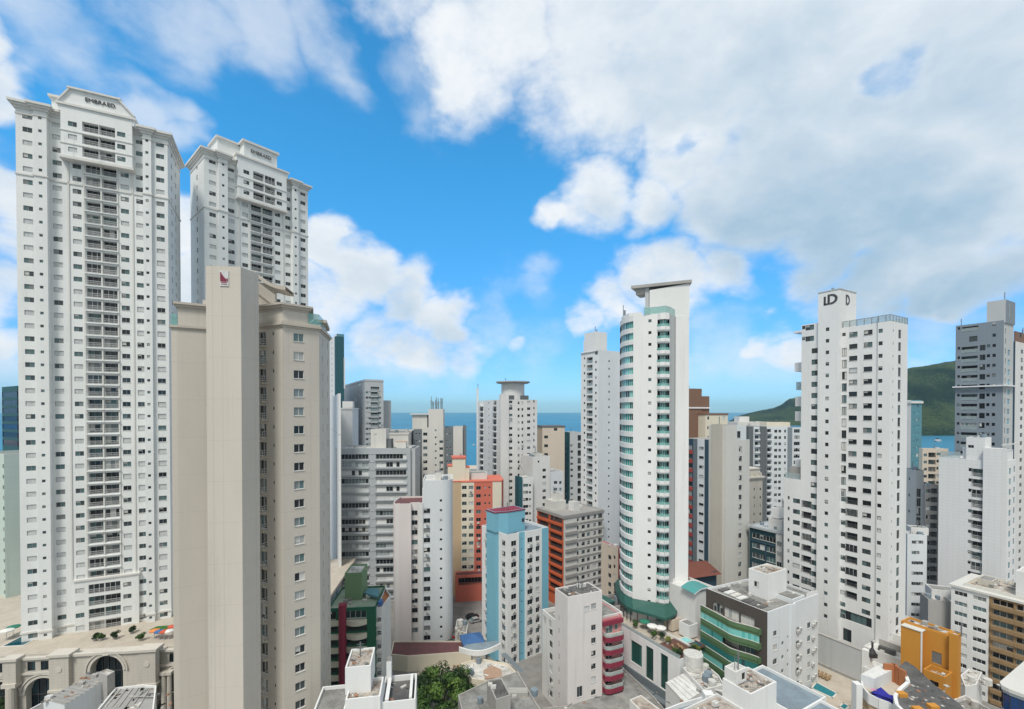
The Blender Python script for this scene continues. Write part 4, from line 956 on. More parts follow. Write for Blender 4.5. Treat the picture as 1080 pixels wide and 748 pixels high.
def white_stepped():
    random.seed(31)
    b, m = simple('apartment_building', 'white stepped building with a teal corner strip below the seafront tower', 562, 482, 183, 550.5, 580, 'white_worn', a=20)
    m.col(0, 574, 496, 1.5, 1.2, 14, fh=2.8); m.col(0, 568, 487, .8, .8, 1)
    lo = b.block(b.X(549.5, -2), b.X(562, -2), -2, 5, 0, b.Z(555, 504, 0, -2), 'white_render', part='front_wing'); lo.col(0, 554.5, 512, 2.2, 1.2, 14, fh=2.8); lo.col(0, 559, 512, .9, .9, 14, fh=2.8)
    b.block(b.X(547.5, -2.6), b.X(551, -2.6), -2.6, 2, 0, b.Z(548, 502.5, 0, -2), 'teal_wall', part='corner_strip')
    r = b.block(m.Lf, b.X(594.5, .5), .5, 10, 0, b.Z(585, 498, 6, .5), 'white_cool', part='rear_wing'); r.col(0, 586, 509, 1.5, 1.2, 12, fh=2.8); r.col(0, 591, 509, 1.1, 1.2, 12, fh=2.8)
    b.block(2, 5, 2, 6, b.top - .7, b.top + 1.2, 'ivory', part='roof_house', par=0); b.clutter(m, 5, 5); b.finish()
white_stepped()
b, m = simple('apartment_building', 'sand coloured blank block with dark roof edge standing before the sea', 572, 449.5, 232, 566.5, 595.5, 'sand_wall', a=10, fm={'l': 'tan'})
m.col(0, 586, 453, 1.8, 1.4, 1, shut=0, gl='pane_dark'); m.col(0, 576, 461, 2, 1.5, 12, fh=4.5); m.band(b.top - .5, .7, .3, 'grey_dark'); b.finish()
b, m = simple('apartment_building', 'slim grey white building with dark teal flank behind the white slab tower', 601, 456, 238, 594, 614, 'grey_lt', a=14, fm={'l': 'teal_wall'})
m.col(3, 597, 470, 1.4, 1.2, 14, fh=3.2); m.col(0, 603, 470, 1.4, 1.2, 14, fh=3.2); m.col(0, 611.5, 462, 2.4, 3, 14, 'b', fh=4, rail='dark'); b.finish()

def white_slab():
    random.seed(12)
    b = Bd('apartment_tower', 'tall slim white slab tower just left of the curved tower', 631, 369, 168, 29.4, shut=.05)
    Wd = b.Y(612.8, 0, 400); Lf = b.X(663, 0, 400); zt = b.top
    m = b.block(0, Lf, 0, Wd, 0, zt, 'white_cool', fm={'l': 'white_render'})
    m.col(0, 642.5, 381, .7, .7, 24, fh=2.87, shut=0); m.col(3, 628.4, 382, .9, .9, 24, fh=2.87); m.col(3, 621.8, 380, 3.6, 2.2, 26, 'b', fh=2.87, rail='clear'); m.col(3, 616.4, 378, .9, .9, 26, fh=2.87)
    m.col(0, 643, 372.4, 4.5, 1.7, 1, 'vent'); m.col(3, 629, 372, 1.6, 1.6, 1, 'vent')
    b.block(0.1, 6, b.Y(627, 0), b.Y(616, 0), zt - .7, P(622, 351.5, 174).z, 'white_joint', part='roof_house', par=.3)
    b.block(.6, 6, b.Y(622, 0), b.Y(614, 0), zt - .7, P(618, 360, 178).z, 'white_joint', part='roof_house', par=.3)
    b.new('ledge').box(-.3, 0, 0, Wd, zt - .5, zt - .2, 'grey_lt'); b.finish()
white_slab()

def orange_grey():
    random.seed(13)
    b = Bd('apartment_building', 'grey and ivory banded building with an orange red balcony flank', 594.5, 544.5, 155, 32, shut=.04)
    Wd = b.Y(566.5, 0, 545); Lf = b.X(636.5, 0, 545); zt = b.top
    m = b.block(0, Lf, 0, Wd, 0, zt, 'ivory', fm={'l': 'orange_red'}, roof='roof_pale', par=.6)
    x = lambda px: b.X(px, 0, 560); y = lambda px: b.Y(px, 0, 560)
    zf = b.Z(600, 549.5, x(600), 0)
    for k in range(9):
        z = zf - 2.95*k
        for px, w in ((609.5, .8), (615.2, 1.5), (620.7, 1.3), (627.2, 1.3)): m.add(0, x(px), z, w, 1.35, 'w', ac=.12 if w > 1 else 0)
        m.add(0, x(633), z, 1.9, 1.7, 'b', rail='dark', depth=1.0)
        i, A, B = m.edge(3); m.add(3, Wd*.5, z - .1, Wd - 1.6, 1.75, 'b', rail='dark', depth=1.5, reveal='orange_red')
        b.new('balcony_band').box(x(596), x(608.5), -.5, 0, z - 1.7, z - .75, 'grey_band'); b.new('balcony_band').box(x(610), Lf + .1, -.12, 0, z - 1.75, z - 1.15, 'grey_band')
        b.new('balcony_band').box(-.55, -.02, .6, Wd - .4, z - 1.75, z - .98, 'orange_red')
        b.new('pier').box(-.3, -.01, Wd*.5 - .4, Wd*.5 + .4, z - .98, z + .8, 'orange_red')
    m.band(zt - .9, .9, .25, 'grey_band', 'fascia')
    b.block(x(600), x(612), 8, 14, zt - .6, zt + 3.4, 'ivory', part='roof_house', roof='roof_pale', par=.3); b.block(x(613), x(619), 4, 7, zt - .6, zt + 3.2, 'white_worn', part='lift_house', roof='roof_pale', par=0); b.block(x(606), x(613), 10, 14, zt, zt + 5.5, 'ivory', part='roof_house', par=.3)
    b.clutter(m, 8, 6); b.finish()
orange_grey()

def blue_white():
    random.seed(14)
    b = Bd('apartment_tower', 'white tower with sky blue corner shafts and maroon edged blue roof block', 535.4, 564.5, 120, 36, shut=.05, fr='frame_grey')
    x = lambda px, y=0: b.X(px, y, 600); y = lambda px, x_=0: b.Y(px, x_, 600); zt = b.top; Lf = x(578.5)
    fq = lambda px: b.X(px, 0, 600)
    y1, y2, y3 = y(525.9), y(516.5), y(508.3)
    m = b.poly([(0, 0), (x(547.5), 0), (x(547.5), .45), (x(554.5), .45), (x(554.5), 0), (x(571.5), 0), (Lf, 0), (Lf, y3), (0, y3), (0, y2), (-1.1, y2), (-1.1, y1), (0, y1)], 0, zt, 'white_render', roof='roof_blue', fm={2: 'sky_blue', 5: 'sky_blue', 6: 'sky_blue', 9: 'sky_blue', 10: 'sky_blue', 11: 'sky_blue'})
    zf = b.Z(542, 573.2, x(542), 0)
    for k in range(12):
        z = zf - 2.85*k
        m.add(0, x(541.9), z, 1.7, 1.4, 'w', ac=.7); m.add(2, (x(554.5) - x(547.5))*.55, z + .6, .35, .5, 'w', shut=0); m.add(4, x(559) - x(554.5), z, 1.8, 1.4, 'w', ac=.7); m.add(4, x(567) - x(554.5), z, 1.3, 1.4, 'w', ac=.4)
        m.add(12, (y1)*.55, z, 1.6, 1.4, 'w', ac=.7); m.add(8, .1, z, .1, .1, 'w') if False else None
        i, A, B = m.edge(8); L_ = (B - A).length
        m.add(8, L_ - 1.6 - 0*k, z, 1.3, 1.3, 'w', ac=.5) if L_ > 3.2 else None
    blk = [(-1.1, y1), (0, y1), (x(536, y1 - 1), y1 - 1), (x(553.6, y1 - 1), y1 - 1), (x(553.6, y1 - 1), y2), (-1.1, y2)]
    zt2 = P(553, 536, 128).z; tb = b.poly(blk, zt - .7, zt2, 'sky_blue', part='roof_block', roof='roof_maroon', par=.3)
    b.mb('roof_block_cap').prism(offset(blk, .12), zt2 - .35, zt2 - .02, 'maroon'); tb.col(3 - 1, 545, 549, 1.0, 1.2, 1) if False else None
    tb.add(2, 5.2, zt + 2.2, 1.0, 1.2, 'w')
    b.clutter(m, 3, 4, kinds='vp'); b.finish()
blue_white()

def curved_tower():
    random.seed(15)
    b = Bd('apartment_tower', 'tall white tower with curved front, teal glazing and a slanted flat roof slab', org=(38, 116, 0), a=0, gl='pane_teal', fr='frame_white', shut=.0)
    Lc = lambda px, d: b.loc(P(px, 480, d)); zt = P(690, 331, 114).z
    arc = [Lc(655.5, 129), Lc(653.6, 125), Lc(655, 121.5), Lc(658.5, 119), Lc(663, 117.3), Lc(667.5, 116.2)]
    pts = arc + [Lc(693.0, 113.8), Lc(696, 113.0), Lc(701, 112.6), Lc(705.5, 113.0), Lc(706.6, 114.3), Lc(711.8, 117.6), Lc(712.2, 117.2), Lc(726.3, 116.0), Lc(724, 126), Lc(715, 142), Lc(665, 142)]
    n = len(pts)
    m = b.poly(pts, 0, zt, 'white_render', roof='roof_pale', par=.9, fm={9: 'grey_lt', 10: 'grey_lt'})
    zf = P(660, 344, 118.5).z
    m.ribbon([1, 2, 3, 4], zf - 0, 26, 1.7, fh=2.95, depth=.35)
    zg = P(699, 340.5, 113).z
    m.ribbon([6, 7, 8], zg, 26, 1.75, fh=2.95, depth=.8)
    m.col(5, 685.5, 338.5, .75, .75, 27, fh=2.95, shut=0, gl='pane_dark', fr='frame_dark')
    for k in range(26):
        z = zg - 2.95*k
        q = b.new('balcony_frame')
        g = b.new('balcony_glass')
        for i in (6, 7, 8):
            _, A, B = m.edge(i); u = (B - A).normalized(); o = Vector((u.y, -u.x)); q.prism([tuple(A + o*.02), tuple(A + o*.2), tuple(B + o*.2), tuple(B + o*.02)][::-1], z - 1.75, z - .88, 'white_render')
            g.prism([tuple(A + o*.17), tuple(B + o*.17), tuple(B + o*.11), tuple(A + o*.11)], z - .88, z - .25, 'glass_rail')
        i, A, B = m.edge(5); q.box
        u = (B - A).normalized(); o = Vector((u.y, -u.x)); c = A + u*((B - A).length - 1.0)
    # upper left penthouse glazing band
    m.ribbon([1, 2, 3, 4], P(660, 334.5, 118.5).z, 1, 1.3, depth=.2)
    # shear wall and roof slab
    A, B = Vector(Lc(711.6, 117.7)), Vector(Lc(726.5, 115.9)); u = (B - A).normalized(); nn = Vector((-u.y, u.x))
    zs0, zs1 = P(684, 306, 121).z, P(727, 299, 116).z
    A2 = Vector(Lc(684.5, 121.2))
    wl = b.new('roof_wall'); wl.face([(*A2, zt - 1), (*B, zt - 1), (*B, zs1), (*A2, zs0)], 'white_render')
    B2, A3 = B + nn*1.2, A2 + nn*6; wl.face([(*B, zt - 1), (*(B + nn*9 - u*3), zt - 1), (*(B + nn*9 - u*3), zs1), (*B, zs1)], 'white_render'); wl.face([(*A3, zt - 1), (*A2, zt - 1), (*A2, zs0), (*A3, zs0)], 'white_render'); wl.face([(*(B + nn*9 - u*3), zt - 1), (*A3, zt - 1), (*A3, zs0), (*(B + nn*9 - u*3), zs1)], 'white_render')
    S0, S1 = Vector(Lc(665, 123.5)), Vector(Lc(729, 115.2)); sl = b.mb('roof_slab'); k = (S1 - S0).normalized(); kn = Vector((-k.y, k.x))
    za, zb = P(665, 301.5, 123.5).z, P(729, 294.8, 115.2).z
    top = [(*S0, za), (*S1, zb), (*(S1 + kn*9 - k*3.2), zb), (*(S0 + kn*8), za)]; bot = [(x_, y_, z_ - .75) for x_, y_, z_ in top]; sl.face(top, 'concrete'); sl.face(bot[::-1], 'concrete')
    for i in range(4): sl.face([bot[i], bot[(i+1) % 4], top[(i+1) % 4], top[i]], 'concrete')
    c0 = S0 + k*1.0; c1 = S0 + k*4.2; sl.prism([tuple(c0 + kn*1), tuple(c1 + kn*1), tuple(c1 + kn*5), tuple(c0 + kn*5)], za - 2.4, za - .5, 'concrete')
    wl.prism([tuple(S0 + k*3.6 + kn*.8), tuple(S0 + k*4.6 + kn*.8), tuple(S0 + k*4.6 + kn*3), tuple(S0 + k*3.6 + kn*3)], zt - 1, za - .6, 'grey_lt')
    # roof terrace glass
    g = MB(); gp = [Lc(678.5, 114.9), Lc(693, 113.9), Lc(701, 112.7), Lc(706.5, 114.2), Lc(711.5, 117.4)]
    for p, q in zip(gp, gp[1:]): g.prism([p, q, (q[0], q[1] + .06), (p[0], p[1] + .06)], zt + .02, zt + 1.7, 'glass_rail'); g.prism([p, q, (q[0], q[1] + .1), (p[0], p[1] + .1)], zt + 1.7, zt + 1.78, 'rail_white')
    g.build('terrace_glass_rail', b.root)
    g = MB(); p, q = Vector(Lc(709.5, 117)), Vector(Lc(711.5, 117.5)); g.prism([tuple(p), tuple(q), (q.x, q.y + .1), (p.x, p.y + .1)], 16, zt - .5, 'glass_clear'); g.build('glazed_strip', b.root)
    pe = b.poly([Lc(655.2, 124), Lc(657, 121.2), Lc(663, 118.2), Lc(677, 116.4), Lc(677, 122), Lc(660, 128)], zt - .2, zt + 1.0, 'white_render', part='penthouse', par=0)
    a = MB(); q = Lc(657, 122); a.tube((*q, zt + 1), (*q, zt + 4), .1, 'steel', 6); a.tube((q[0]+.4, q[1], zt + 1), (q[0]+.4, q[1], zt + 2.6), .25, 'steel', 8); a.build('antenna', b.root)
    # green skirt roof round the foot
    sk = b.mb('skirt_roof'); base = [Vector(p) for p in ([Lc(648.5, 131)] + [Lc(p_, d_) for p_, d_ in ((650, 124), (654, 119), (660, 115.8), (668, 113.5), (690, 110.4), (703, 108.5), (712, 110.5), (716, 113))])]
    top_ = [Vector(p) for p in ([Lc(654, 131)] + [Lc(p_, d_) for p_, d_ in ((653.3, 125), (655, 121.3), (658.5, 118.8), (667.5, 116), (692, 113.5), (701, 112.3), (706.5, 114), (711, 117))])]
    plain('green_roof', (.025, .105, .085), .5)
    for i in range(len(base) - 1): sk.face([(*base[i], 18.2), (*base[i+1], 18.2), (*top_[i+1], 19.9), (*top_[i], 19.9)], 'green_roof'); sk.face([(*base[i], 17.6), (*base[i+1], 17.6), (*base[i+1], 18.2), (*base[i], 18.2)], 'green_roof')
    for i in range(len(base) - 1):
        for f in (.25, .75):
            p = base[i].lerp(base[i+1], f)*.985 + top_[i]*.015; sk.box(p.x - .12, p.x + .12, p.y + .2, p.y + .44, 15, 17.8, 'frame_dark')
    b.finish()
curved_tower()
# ================================================================== right of the curved tower
random.seed(40)
def brown_cream():
    b = Bd('apartment_tower', 'brown topped cream tower showing above the striped grey tower', 744, 436, 232, 20, shut=.1)
    Lf = b.X(767.5); Wd = b.Y(727)
    m = b.block(0, Lf, 0, Wd, 0, b.top, 'cream', par=.5, roof='brown'); m.col(0, 753, 444, 7.5, 9, 1, 'b', rail='dark', depth=1, gl='pane_dark'); m.col(0, 763.5, 441, 1.8, 2, 12, fh=6); m.col(0, 747, 441, 1.2, 1.6, 12, fh=5); m.col(3, 735, 441, 1.2, 1.6, 12, fh=5); m.col(3, 730, 441, 1.2, 1.6, 12, fh=5)
    m.band(b.top - .8, .8, .25, 'brown', 'fascia'); z = lambda px, py: b.Z(px, py, b.X(px, 5), 5)
    b.block(b.X(724, 5), b.X(740, 5), 5, 16, 0, z(735, 410), 'brown', part='rear_block', par=.5, fm={}); b.block(b.X(740, 5.3), b.X(748, 5.3), 5.3, 16, 0, z(744, 418), 'brown', part='rear_block', par=.5)
    b.new('ledge').box(b.X(724, 4.8), b.X(748.5, 4.8), 4.6, 5, z(735, 431), z(735, 429.5), 'white_render')
    b.antenna(b.X(730, 5), 9, z(735, 410), 4, 2); b.finish()
brown_cream()
def striped_tower():
    random.seed(41)
    b = Bd('apartment_tower', 'grey white tower with navy and red window stripes and a tall blank shaft', 765, 465, 133, 29.4, fr='frame_dark', shut=.03)
    Lf = b.X(790.5, 0, 500); y = lambda px: b.Y(px, 0, 500); Wd = y(722); zt = b.top
    pts = [(0, 0), (Lf, 0), (Lf, 16), (0, 16 if Wd < 16 else Wd), (0, Wd)]
    cuts = [722, 731, 735.5, 743, 747.3, 752]
    pts = [(0, 0), (Lf, 0), (Lf, Wd), (0, Wd)] + [(0, y(p)) for p in (731, 735.5, 743, 747.3)]
    m = b.poly(pts, 0, zt, 'ivory', fm={3: 'navy', 4: 'slate', 5: 'white_cool', 6: 'navy', 7: 'ivory'}, par=.6)
    e7 = m.edge(7); L7 = (e7[2] - e7[1]).length; zf = b.Z(749.5, 473.5, 0, y(749.5))
    for k in range(22):
        z = zf - 2.9*k
        m.add(7, 1.1, z, 1.4, 1.4, 'w'); i, A, B = m.edge(5); m.add(5, (B - A).length*.55, z, 1.7, .8, 'w')
        i, A, B = m.edge(3); LL = (B - A).length; m.add(3, LL*.5, z, min(2.4, LL - .4), 1.4, 'w', gl='pane_mixed')
        b.new('spandrel').box(-.12, -.005, y(730.6), y(726), z - 2.1, z - .85, 'red_panel')
    m.col(0, 781, 473.6, 1.5, 1.5, 20, fr='frame_grey', shut=.1)
    s = b.poly([(-.5, -.5), (b.X(777, -.5), -.5), (b.X(777, -.5), 5), (-.5, 5)], 0, P(765, 448.5, 133).z, 'ivory', part='lift_shaft', par=.3)
    s2 = b.poly([(-.9, .4), (2, .4), (2, y(752)), (-.9, y(752))], 0, P(765, 448.8, 133).z + .3, 'stone', part='lift_shaft', par=.3)
    b.block(b.X(778.5, .5), Lf - .2, 1.0, 6, zt - .6, zt + 4.2, 'white_cool', part='penthouse', roof='roof_teal', par=.2).add(0, 1.1, zt + 1.6, 1.7, 2, 'w', gl='pane_dark')
    b.clutter(m, 4, 6); b.finish()
striped_tower()
def podium_roofs():
    b = Bd('low_building', 'low house with rust red roof and teal awning behind the curved tower', 727, 611, 119, 29.4)
    b.block(-2, 11, 0, 11, 0, 24, 'navy', roof='roof_maroon', par=.3); b.new('pitched_roof').face([(-3, -1, 24.5), (12, -1, 23.2), (12, 4, 25.5), (-3, 4, 27)], 'rust_roof')
    b.new('pitched_roof').face([(-3, 4, 27), (12, 4, 25.5), (12, 9, 23.8), (-3, 9, 24.8)], 'rust_roof'); b.finish()
    b = Bd('low_building', 'low white annex with curved teal canopy between curved tower and green balconies', org=(*P(735, 622, 108).xy, 0), a=29.4)
    z = P(735, 620, 108).z; b.block(-.5, 7, 0, 9, 0, z - 1.2, 'white_worn', roof='roof_white'); b.block(2, 6, -3, 0, 0, z - 6, 'white_render', part='front_wing').col(0, 750, 652, 1, 1.2, 3, t=1.2)
    c = b.mb('canopy')
    for i in range(12):
        a0, a1 = i/12, (i+1)/12; f = lambda q: (-1.5 + 6.5*q, -.5, z - 1.0 + .8*math.sin(q*math.pi))
        A, B = f(a0), f(a1); c.face([A, B, (B[0], 3.5, B[2] + .3), (A[0], 3.5, A[2] + .3)], 'roof_teal'); c.face([(A[0], A[1], A[2] - .3), (B[0], B[1], B[2] - .3), B, A], 'white_render')
    b.finish()
podium_roofs()
def white_far_right():
    random.seed(42)
    b = Bd('apartment_building', 'white building with dark grey vertical strips and small staggered balconies', 790, 450, 205, 8, shut=.12)
    x = lambda p, y=0: b.X(p, y, 480); zt = b.top; segs = [(790, 795, 'grey_dark', .5), (795, 801, 'white_cool', 0), (801, 808, 'grey_dark', -.4), (808, 814, 'white_cool', 0), (814, 831, 'white_cool', .3), (831, 835.5, 'grey_blue', 0), (835.5, 848, 'white_cool', 1.2)]
    for p0, p1, mt, y in segs:
        q = b.block(x(p0), x(p1), y, 13, 0, zt + (0 if p0 < 830 else -.6), mt, par=.4)
        for k in range(22):
            z = zt - 2.2 - 2.9*k
            if p0 in (795, 808): q.add(0, (x(p1) - x(p0))/2, z, 2.1, 2.1, 'b', rail='dark', depth=1.0); b.new('balcony_slab').box(x(p0) + .2, x(p1) - .3, -.9, 0, z - 1.1, z - .4, 'white_cool')
            if p0 == 814:
                for f, w in ((.27, 1.5), (.52, 1.3), (.85, .9)): q.add(0, (x(p1) - x(p0))*f, z, w, 1.3, 'w')
            if p0 > 835: q.add(0, (x(p1) - x(p0))*.55, z, 3, 1.6, 'w'); 
    b.block(x(815), x(840), 4, 9, zt - .4, zt + 1.8, 'cream', part='roof_house', par=.2); b.finish()
white_far_right()
def far_lowtops():
    b = Bd('apartment_building', 'pale distant flat block between the striped tower and the wooded headland', 778, 441, 330, 8); b.block(0, 30, 0, 16, 0, b.top - 3, 'ivory', roof='roof_pale').col(0, 790, 448, 2, 1.5, 4); b.block(4, 12, 4, 10, b.top - 3, b.top + 1, 'white_worn', part='roof_house'); b.clutter(b.blocks[0], 7, 3); b.finish()
far_lowtops()
def ornament_shaft():
    b = Bd('apartment_building', 'narrow warm grey building with ornamented stepped top behind the striped tower', 790, 504, 157, 20, shut=0)
    Lf = b.X(804.5); m = b.block(0, Lf, 0, 9, 0, b.top, 'stone', par=.5); m.col(0, 795.5, 516, .45, .9, 14, fh=2.9, fr='frame_dark'); m.col(0, 802, 516, .6, .9, 14)
    for z, h, pr in ((b.top - .7, .4, .3), (b.top - .2, .5, .6)): m.band(z, h, pr, 'stone_trim')
    q = b.block(.7, Lf - .6, .8, 7, b.top - .5, b.top + 2.8, 'stone', part='roof_house', par=.2); q.band(b.top + 2.7, .4, .25, 'stone_trim')
    for f in (.12, .5, .85): b.new('finial').box(Lf*f - .25, Lf*f + .25, -.3, .2, b.top + .3, b.top + 1.6, 'stone_trim')
    b.finish()
ornament_shaft()
def teal_office():
    random.seed(43)
    b = Bd('apartment_building', 'dark teal fronted building with cluttered white roof, in the gap between white towers', 825, 562, 128, 29.4, gl='pane_mixed', fr='frame_white', shut=.25)
    Wd = b.Y(790.5, 0, 562); zt = b.top; y = lambda p: b.Y(p, 0, 575)
    m = b.block(0, 12, 0, Wd, 0, zt, 'petrol', roof='roof_pale', par=.4, fm={'f': 'white_worn'}); m.band(zt - .5, .5, .5, 'grey_mid')
    q = b.block(-.35, 0, -.1, y(819), 0, zt - .6, 'white_worn', part='corner_strip', par=0); q.col(3, 822, 574, 1.4, 1.4, 6, fh=2.9)
    z = b.Z(810, 568.5, 0, y(810))
    for k in range(7):
        for px, w in ((797, 2.2), (804.5, 1.8), (813, 3.0)): m.add(3, Wd - y(px), z - 2.9*k, w, 1.5, 'w', gl='pane_dark' if k == 0 else 'pane_mixed')
    b.new('fascia').box(-.2, -.01, y(818.5), Wd, z - 1.7, z - 1.3, 'navy'); b.new('fascia').box(-.12, -.01, y(808.5), y(807), 0, z - 1.7, 'navy')
    b.block(2, 8, y(820), y(806), zt - .4, zt + 3.0, 'white_worn', part='roof_house', roof='roof_pale', par=.4); b.block(3, 8, y(815), y(808), zt + 3, zt + 6, 'white_render', part='roof_house', roof='roof_pale', par=.2); b.clutter(m, 14, 8, kinds='vtap'); b.finish()
teal_office()

def logo_tower():
    random.seed(44)
    b = Bd('apartment_tower', 'white tower with dark D shaped emblems on its lift shaft and glass railed roof', 939, 338.5, 103, 29.4, fr='frame_dark', shut=.04)
    y = lambda p, x=0: b.Y(p, x, 420); Z = lambda px, py: b.Z(px, py, 0, y(px)); zt = b.top; Lf = b.X(957, 0, 400)
    yr, ys, yw, yl = y(886.5), y(864), y(845), y(827.5)
    zw = Z(855, 341.5); zl = Z(835, 505)
    # right-hand body: small setback strip beside the pilaster line, then the shaft, the wing and the low wing
    pts = [(0, 0), (Lf, 0), (Lf, yr + 3), (.5, yr), (.5, y(924.5)), (.18, y(924.5)), (.18, y(919.8)), (0, y(919.8)) ]
    pts = [(0, 0), (Lf, 0), (Lf, yr), (.4, yr), (.4, y(925.3)), (0, y(925.3))]
    m = b.poly(pts, 0, zt, 'white_render', roof='roof_pale', par=.4)
    e = 3
    def cl(px, py, w, h, n, kind='w', start=0, bl=m, ed=3, fh=2.87, **kw):
        i, A, B = bl.edge(ed); t = bl.solve(ed, px, py); z = P(px, py, bl.wpt(ed, t).y).z
        for k in range(start, n): bl.add(ed, t, z - fh*k, w, h, kind, **kw)
    cl(900, 352.8, 1.75, 1.15, 14); cl(899.5, 352.8, 2.6, 1.8, 23, 'b', 14, rail='dark', depth=1.1); cl(915.6, 350.7, 1.75, 1.15, 24); cl(889.4, 353, .75, .8, 1)
    cl(889.3, 361.5 + 10, 1.05, 1.9, 13, fh=2.87, gl='pane_mixed'); cl(889.3, 366, 1.1, 1.1, 24, start=13)
    cl(928.8, 349, .8, .9, 24, ed=5, shut=.1, fh=2.87)
    cl(907, 666, 0, 0, 0)
    i, A, B = m.edge(3); m.add(3, m.solve(3, 899, 651), P(899, 651, m.wpt(3, m.solve(3, 899, 651)).y).z, 6.6, 2.2, 'w', depth=.3, shut=0); 
    t = m.solve(3, 893.5, 672); m.add(3, t, P(893.5, 670, m.wpt(3, t).y).z, 1.8, 3.0, 'w')
    m.col(0, 949, 352.5, 1.4, 2.0, 25, fh=2.9); m.col(0, 942.3, 349, .4, .6, 25, fh=2.9, shut=0)
    # shaft
    zs = P(884.5, 304.8, b.w(-.8, yr).y).z; xs_ = b.X(903, yr, 320)
    s = b.poly([(-.8, yr), (b.X(903, yr, 320), yr), (b.X(903, yr, 320), yr + 2), (3, ys), (-.8, ys)], 0, zs, 'white_render', part='lift_shaft', par=.25, roof='roof_grey')
    cl(872.8, 347.4, .8, .9, 26, bl=s, ed=4, fh=2.87, shut=0)
    b.new('coping').prism(offset(s.poly, .12), zs - .02, zs + .18, 'grey_lt')
    # wing and lower wing
    wg = b.block(0, 12, ys, yw, 0, zw, 'white_render', part='wing', roof='roof_pale')
    cl(854, 345.6, 2.1, 1.3, 2, bl=wg, ed=3); cl(847.6, 345.6, .8, .9, 2, bl=wg, ed=3); cl(859.7, 370, 1.7, 1.3, 24, bl=wg, ed=3, fh=2.87)
    lw = b.block(0, 11, yw, yl, 0, zl, 'white_render', part='low_wing', roof='roof_pale'); cl(840, 528.5, 1.8, 1.2, 12, bl=lw, ed=3, fh=2.87); cl(831.8, 525, .5, .9, 12, bl=lw, ed=3, fh=2.87)
    for k in range(10): 
        t = wg.solve(3, 850.6, 532); wg.add(3, t, P(850.6, 532, wg.wpt(3, t).y).z - 2.87*k, 2.5, 1.8, 'b', rail='dark', depth=1.2)
    b.mb('roof_rail').box(.1, .16, yw + .3, yl - .2, zl, zl + 1.6, 'glass_clear')
    b.block(2, 6, yw + 1, yw + 4, zl - .7, zl + 3, 'concrete', part='roof_house', par=0)
    # side balconies reaching past the far edge of the wing
    for py, h, w in ((346.5, .5, 5.0), (381, 2.4, 4.5), (434, 2.6, 4.2), (487, 2.6, 4.2), (418, 2.6, 4.2)):
        z = P(842, py, b.w(0, yw).y).z; b.new('side_balcony').box(3, 9, yw, yw + w*.75, z - h, z, 'white_render')
    z = P(842, 410, b.w(0, yw).y).z
    b.new('side_rail').box(3, 9, yw + 2.9, yw + 2.96, z - .2, z + 2.0, 'glass_clear'); b.new('side_rail').box(3, 3.06, yw, yw + 2.9, z - .2, z + 2.0, 'glass_clear')
    # roof terrace rail with posts
    g = MB(); rail = [(.4, yr - .2), (.4, y(925.3)), (0.06, y(925.3)), (.06, .06), (Lf - .06, .06), (Lf - .06, 7)]
    for p, q in zip(rail, rail[1:]):
        p, q = Vector(p), Vector(q); L_ = (q - p).length; u = (q - p)/max(L_, .01); o = Vector((-u.y, u.x))*.05
        if L_ < .2: continue
        g.prism([tuple(p), tuple(q), tuple(q + o), tuple(p + o)], zt + .05, zt + 1.45, 'glass_clear'); g.prism([tuple(p - o*.3), tuple(q - o*.3), tuple(q + o*1.3), tuple(p + o*1.3)], zt + 1.45, zt + 1.53, 'steel')
        for k in range(int(L_/1.5) + 1): c = p + u*min(1.5*k, L_); g.box(c.x - .05, c.x + .05, c.y - .05, c.y + .05, zt, zt + 1.5, 'steel')
    g.build('roof_glass_rail', b.root)
    # emblems: a broken ring with a stem, drawn on both shaft faces
    def emblem(sx, name='emblem'):
        m2 = MB(); h = 2.5; k = 14; w = sx
        m2.box(-.55*w, -.22*w, -.08, 0, -h/2, h/2, 'frame_dark')
        pr = [(-.05*w + 1.0*w*math.sin(i*math.pi/k), h/2*math.cos(i*math.pi/k)) for i in range(k + 1)]; pi_ = [(-.05*w + .62*w*math.sin(i*math.pi/k), h/2*.66*math.cos(i*math.pi/k)) for i in range(k + 1)]
        for i in range(k): m2.face([(pr[i][0], -.08, pr[i][1]), (pi_[i][0], -.08, pi_[i][1]), (pi_[i+1][0], -.08, pi_[i+1][1]), (pr[i+1][0], -.08, pr[i+1][1])], 'frame_dark')
        m2.box(-.16*w, .1*w, -.08, 0, -h/2, -h/2 + .4, 'frame_dark'); m2.box(-.16*w, .1*w, -.08, 0, h/2 - .4, h/2, 'frame_dark')
        return m2
    pw = P(873.3, 315, 118); yc = (yr + ys)/2 - .1; m2 = emblem(1.5); m2.box(-1.7, -1.25, -.08, 0, -1.25, .9, 'frame_dark'); m2.box(-1.7, -.8, -.08, 0, -1.25, -.85, 'frame_dark')
    o = m2.build('emblem', b.root, (-.8, yc - .5, P(873, 316, b.w(-.8, yc).y).z)); o.rotation_euler = (0, 0, -math.pi/2)
    o = emblem(1.25).build('emblem', b.root, (b.X(893.5, yr, 316), yr - .01, P(894, 316, b.w(2, yr).y).z))
    b.antenna(2, ys + 1, zw, 2.2, 1, .3)
    b.finish()
logo_tower()

